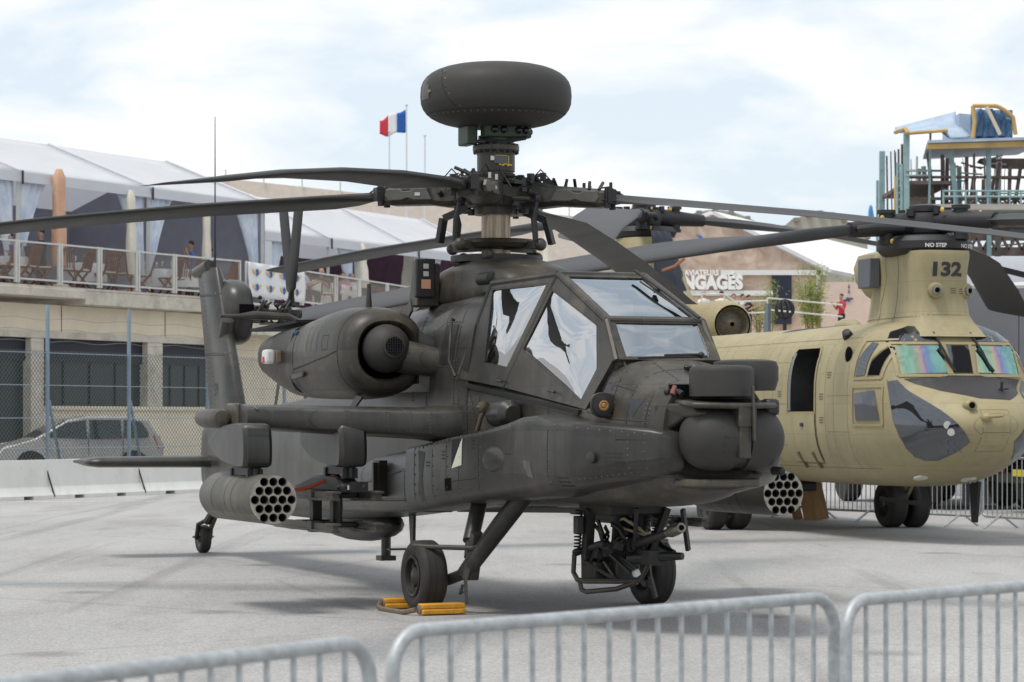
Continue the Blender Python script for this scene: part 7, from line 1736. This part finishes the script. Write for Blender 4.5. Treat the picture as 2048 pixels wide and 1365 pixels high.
MB().prism([tp(1980, 307, 1.5), tp(2100, 307, 1.5), tp(2100, 328, 1.5), tp(2010, 326, 1.5), tp(1975, 314, 1.5)], (0, .3, 0)).build('sagging_soffit', RST, TW)
g_ = []
for i in range(13):
    t = i/12; u = 1810+125*t; row = []
    for j in range(9):
        w = j/8; v0 = 241-33*t; v1 = (270 if u < 1888 else 288)-10*t; row.append(tp(u, lerp(v0, v1, w), 2.6*cos(w*pi/2)-.6))
    g_.append(row)
MB().sheet(g_).build('tiled_roof_slope', RFT, TW, 50, solid=.05)
MB().tube([tp(1811, 250, 2), tp(1811, 258, 0), tp(1811, 272, -.6)], .06, 6).tube([tp(1811, 272, -.65), tp(1888, 266, -.65)], .05, 6).build('roof_edge_board', OCH, TW)
arc = lambda t, du=0, dv=0: (1937+du+ (80+dv)*t, 218+ (0 if t < .55 else 34*(t-.55)**1.5*2.2))
g_ = []
for i in range(15):
    t = i/14; ut, vt = arc(t); row = []
    for j in range(8):
        w = j/7; row.append(tp(ut+ (2*w if t < .5 else 6*w), lerp(vt+5, 288-6*t, w), -.5+.18*sin(i*1.7+j*.6)+.15*w))
    g_.append(row)
MB().sheet(g_).build('tarpaulin', TRP, TW, 60, solid=.03)
fr_ = MB().tube([tp(*arc(k/12), -.7) for k in range(13)]+[tp(2022, 275, -.7)], .06, 6); fr_.build('arched_gable_board', OCH, TW)
MB().tube([tp(1937, 218, -.7), tp(1941, 250, -.7), tp(1937, 282, -.7)], .06, 6).build('gable_post', OCH, TW)
MB().bar(tp(1963, 220, -.8), tp(1990, 276, -.8), .06, .10).build('tarp_batten', mat('pale_batten', (.6, .5, .38), .7), TW)
MB().sheet([[tp(u, 224+(6 if j else 0)*0+j*52, -.45+j*.0+DEP*.8*0+.05) for j in (0, 1)] for u in (1937, 2020)]).build('gable_backing', TRP, TW, 0, solid=.02)
MB().prism([tp(1930, 219, 1), tp(2012, 226, 1), tp(2022, 250, 1), tp(2022, 282, 1), tp(1930, 285, 1)], (0, 3, 0)).build('attic_body', RFT, TW)
# mesh netting, ladders, hanging cables
nt_ = MB()
for k in range(6): nt_.tube([tp(1915+22*k, 310, 1), tp(1918+22*k+5*sin(k), 345, 1.1), tp(1912+22*k, 395, 1)], .012, 4)
nt_.pieces('hanging_cable', RST, TW)
for k in range(9): MB().tube([tp(1880+22*k, 385, -.6), tp(1880+22*k, 412, -.6)], .03, 5).build('guard_rail_post', TQ, TW)
for v in (386, 397): MB().tube([tp(1878, v, -.6), tp(2090, v, -.6)], .03, 5).build('guard_rail', TQ, TW)
for k in range(12): MB().tube([tp(1796, 330+14*k, .1), tp(1806, 330+14*k, .1)], .03, 5).build('ladder_rung', TQ, TW)
MB().tube([tp(1796, 325, .1), tp(1795, 520, .1)], .04, 5).build('ladder_rail', TQ, TW); MB().tube([tp(1799, 350, .5), tp(1797, 520, .5)], .08, 6).build('drain_pipe', OCH, TW)
MB().prism([tp(1832, 390, 1.5), tp(1888, 390, 1.5), tp(1888, 412, 1.5), tp(1832, 412, 1.5)], (0, .1, 0)).build('rust_panel', mat('rust_red', (.20, .08, .05), .8, var=.3), TW)
mat('mess_grey', (.3, .28, .26), .9, var=.4, vscale=6)
for u0, u1, v in ((1812, 1860, 343), (1812, 1860, 352), (1990, 2090, 395), (1990, 2090, 388)): MB().tube([tp(u0, v, -.1), tp(u1, v, -.1)], .025, 5).build('guard_rail', TQ, TW)
MB().sheet([[tp(1950+12*i, 440+8*j+2*sin(i*2), .8) for j in range(4)] for i in range(12)]).build('hoarding_cloth', mat('hoarding_grey', (.36, .37, .40), .8, var=.2), TW, 60, solid=.02)
for k, (u, v) in enumerate(((1842, 405), (1868, 402), (1930, 404), (2010, 405), (2035, 402))): MB().box(tp(u, v, 1.2+.3*k), (.35, .3, .28), Matrix.Rotation(k, 3, 'Z')).build('rubble_block', SLB, TW)
rt = random.Random(9)
for k in range(34):
    u = rt.uniform(1806, 2060); v0, v1 = ((305, 412) if u > 1880 else (285, 412)) if k % 3 else (415, 510); dy = rt.uniform(.2, DEP)
    MB().tube([tp(u, v0, dy), tp(u+rt.uniform(-3, 3), v1, dy)], rt.uniform(.02, .04), 5).build('scaffold_pole', (TQ, RST, ALU)[k % 3], TW)
for k in range(16):
    u = rt.uniform(1815, 2030); v = rt.choice((320, 345, 372, 396, 455, 490)); dy = rt.uniform(0, DEP)
    MB().tube([tp(u, v, dy), tp(u+rt.uniform(25, 60), v+rt.uniform(-14, 14), dy)], .025, 5).build('scaffold_pole', (TQ, ALU, RST)[k % 3], TW)
# ---- grey hoarding / hall at the right edge
GH = thing('grey_hall', 'plain grey panelled hall at the right edge behind the transport helicopter', 'building', (0, 0, 0))
gx = lambda u: (u-1024)/5341*53.0
for k in range(8):
    MB().box((gx(1925)+.55+1.1*k, 53, 2.13), (1.085, .2, 4.26)).build('wall_panel', mat('grey_cladding', (.20, .205, .225), .6, var=.05), GH)
MB().prism([(gx(1925), 52.95, 4.27), (gx(1925)+9, 52.95, 4.27), (gx(1925)+9, 57, 4.9), (gx(1925), 57, 4.45)], (0, 0, .06)).build('roof_sheet', mat('pale_roof', (.5, .5, .5), .6), GH)
MB().prism([(gx(1990), 58, 0), (gx(1990)+9, 58, 0), (gx(1990)+9, 58, 5.3), (gx(2030), 58, 5.2), (gx(1990), 58, 4.6)], (0, .3, 0)).build('rear_white_gable', TENT, GH)
# ---- crowd barriers behind the transport helicopter, army trucks beyond
def crowd_barrier(p, q, label, group, nb=17, feet=True, bow=.11):
    p, q = Vector(p), Vector(q); d = q-p; L_ = d.length
    o = thing('crowd_barrier', label, 'barrier', p, atan2(d.y, d.x), group)
    r = .021; R_ = bow; z0, z1 = .17, 1.08; pts = []
    for cx, cz, a0 in ((L_-R_, z0+R_*.6, -90), (L_-R_, z1-R_, 0), (R_, z1-R_, 90), (R_, z0+R_*.6, 180)):
        for k in range(7):
            a = radians(a0+15*k); rz_ = R_*.6 if cz < .6 else R_; pts.append((cx+R_*cos(a), 0, cz+rz_*sin(a)))
    pts.append(pts[0]); pts.append(pts[1])
    MB().tube(pts, r, 10).build('frame_tube', GALV, o, 60)
    b0 = MB().cyl((0, 0, z0), (0, 0, z1), .0085, n=8).build('upright_bar', GALV, o)
    b0.location = (L_*1/(nb+1), 0, 0)
    for k in range(2, nb+1):
        b = b0.copy(); COL.objects.link(b); b.location = (L_*k/(nb+1), 0, 0)
    if feet:
        for x in (L_*.2, L_*.8):
            MB().tube([(x, -.34, .0), (x, -.03, .19), (x, .03, .19), (x, .34, 0)], .019, 8).build('foot', GALV, o)
    MB().lathe([(.04, -.03), (.04, .03)], (L_-.0, 0, .62), (0, 0, 1), 12).build('coupling_ring', GALV, o)
    return o
far_pts = [(3.6, 46.6), (4.95, 45.1), (6.15, 43.3), (7.30, 41.4), (8.42, 39.5), (9.5, 37.6)]
fl2 = ['by the leaning plywood board', 'left of the transport helicopter wheels', 'right of the transport helicopter wheels', 'second from the right edge behind the transport helicopter', 'at the right edge under the transport helicopter nose']
for (a, b), lb in zip(zip(far_pts, far_pts[1:]), fl2): crowd_barrier((*a, 0), (a[0]+(b[0]-a[0])*.97, a[1]+(b[1]-a[1])*.97, 0), 'galvanised crowd barrier '+lb, 'crowd barriers behind the transport helicopter', 18)
PLY = mat('plywood', (.30, .17, .07), .7, var=.25, vscale=4, stretch=(6, 6, .6))
for x, y, w, lb in ((5.05, 44.2, .42, 'brown plywood board leaning behind the far rocket pod'), (4.78, 44.6, .16, 'narrow brown board beside the leaning plywood board')):
    o = thing('plywood_board', lb, 'board', (x, y, 0), radians(10)); b_ = MB().box((0, 0, .45), (w, .04, .9)).build('board', PLY, o, bevel=.006); b_.rotation_euler = (radians(-14), radians(-9), 0)
OG = mat('army_green', (.028, .034, .022), .6, var=.3, vscale=2)
def truck(x, y, rz, label):
    o = thing('army_truck', label, 'truck', (x, y, 0), rz, 'army trucks beyond the barriers')
    MB().box((0, 0, .85), (6.2, .9, .22)).build('chassis', OG, o, bevel=.02)
    MB().prism([(3.3, -1.15, .9), (3.3, -1.15, 1.7), (2.9, -1.15, 2.6), (1.5, -1.15, 2.6), (1.5, -1.15, .9)], (0, 2.3, 0)).build('cab', OG, o, bevel=.05)
    MB().prism([(3.32, -1.0, 1.72), (3.32, 1.0, 1.72), (2.95, 1.0, 2.45), (2.95, -1.0, 2.45)], (.03, 0, .02)).build('windscreen', 'car_glass', o)
    MB().box((-1.0, 0, 1.35), (4.6, 2.4, .7)).build('cargo_bed', OG, o, bevel=.02)
    rg = [[(xx, 1.2*cos(a), 1.7+.95*sin(a)) for a in [pi*k/12 for k in range(13)]] for xx in (-3.3, 1.2)]
    MB().loft(rg).build('canvas_cover', mat('truck_canvas', (.035, .04, .028), .9, var=.2, bump=.3, bscale=4), o, 50)
    for xx in (2.4, -1.2, -2.5):
        for s in (1, -1):
            t = MB().lathe([(.25, -.16), (.5, -.16), (.54, -.1), (.54, .1), (.5, .16), (.25, .16)], (xx, s*1.0, .54), (0, 1, 0), 24).build('wheel_tyre', RUB, o)
            MB().lathe([(.26, .1), (.15, .05), (.08, .14)], (xx, s*1.0, .54), (0, s, 0), 18).build('wheel_hub', OG, t)
    for s in (1, -1): MB().box((-3.35, s*1.0, .8), (.06, .22, .14)).build('tail_light', 'tail_light_red', o)
    MB().box((-3.36, .2, .72), (.04, .5, .12)).build('number_plate', 'yellow_mark', o)
    MB().box((-3.3, 0, .62), (.12, 2.3, .16)).build('rear_bumper', OG, o)
truck(8.3, 52.5, radians(100), 'dark green army truck seen from behind below the transport helicopter'); truck(12.3, 48.0, radians(15), 'dark green army truck at the right edge behind the barriers')
# ================================================================== foreground crowd barriers (out of focus)
GALV2 = GALV
crowd_barrier((-1.48, 5.50, 0), (-.385, 7.22, 0), 'blurred crowd barrier in the foreground, lowest at the left corner', 'crowd barriers in the foreground', 17)
crowd_barrier((-.335, 7.50, 0), (1.088, 9.02, 0), 'blurred crowd barrier in the middle of the foreground', 'crowd barriers in the foreground', 17)
crowd_barrier((1.10, 8.80, 0), (2.50, 10.30, 0), 'blurred crowd barrier in the right foreground', 'crowd barriers in the foreground', 17)

# fuse every figure into one continuous skin
for o in PEOPLE:
    d = o.modifiers.new('fuse', 'REMESH'); d.mode = 'VOXEL'; d.voxel_size = .013; d.use_smooth_shade = True
bpy.context.view_layer.update()
dg_ = bpy.context.evaluated_depsgraph_get()
for o in PEOPLE:
    m_ = bpy.data.meshes.new_from_object(o.evaluated_get(dg_)); o.modifiers.clear(); o.data = m_
    if not m_.materials: m_.materials.append(SKIN)
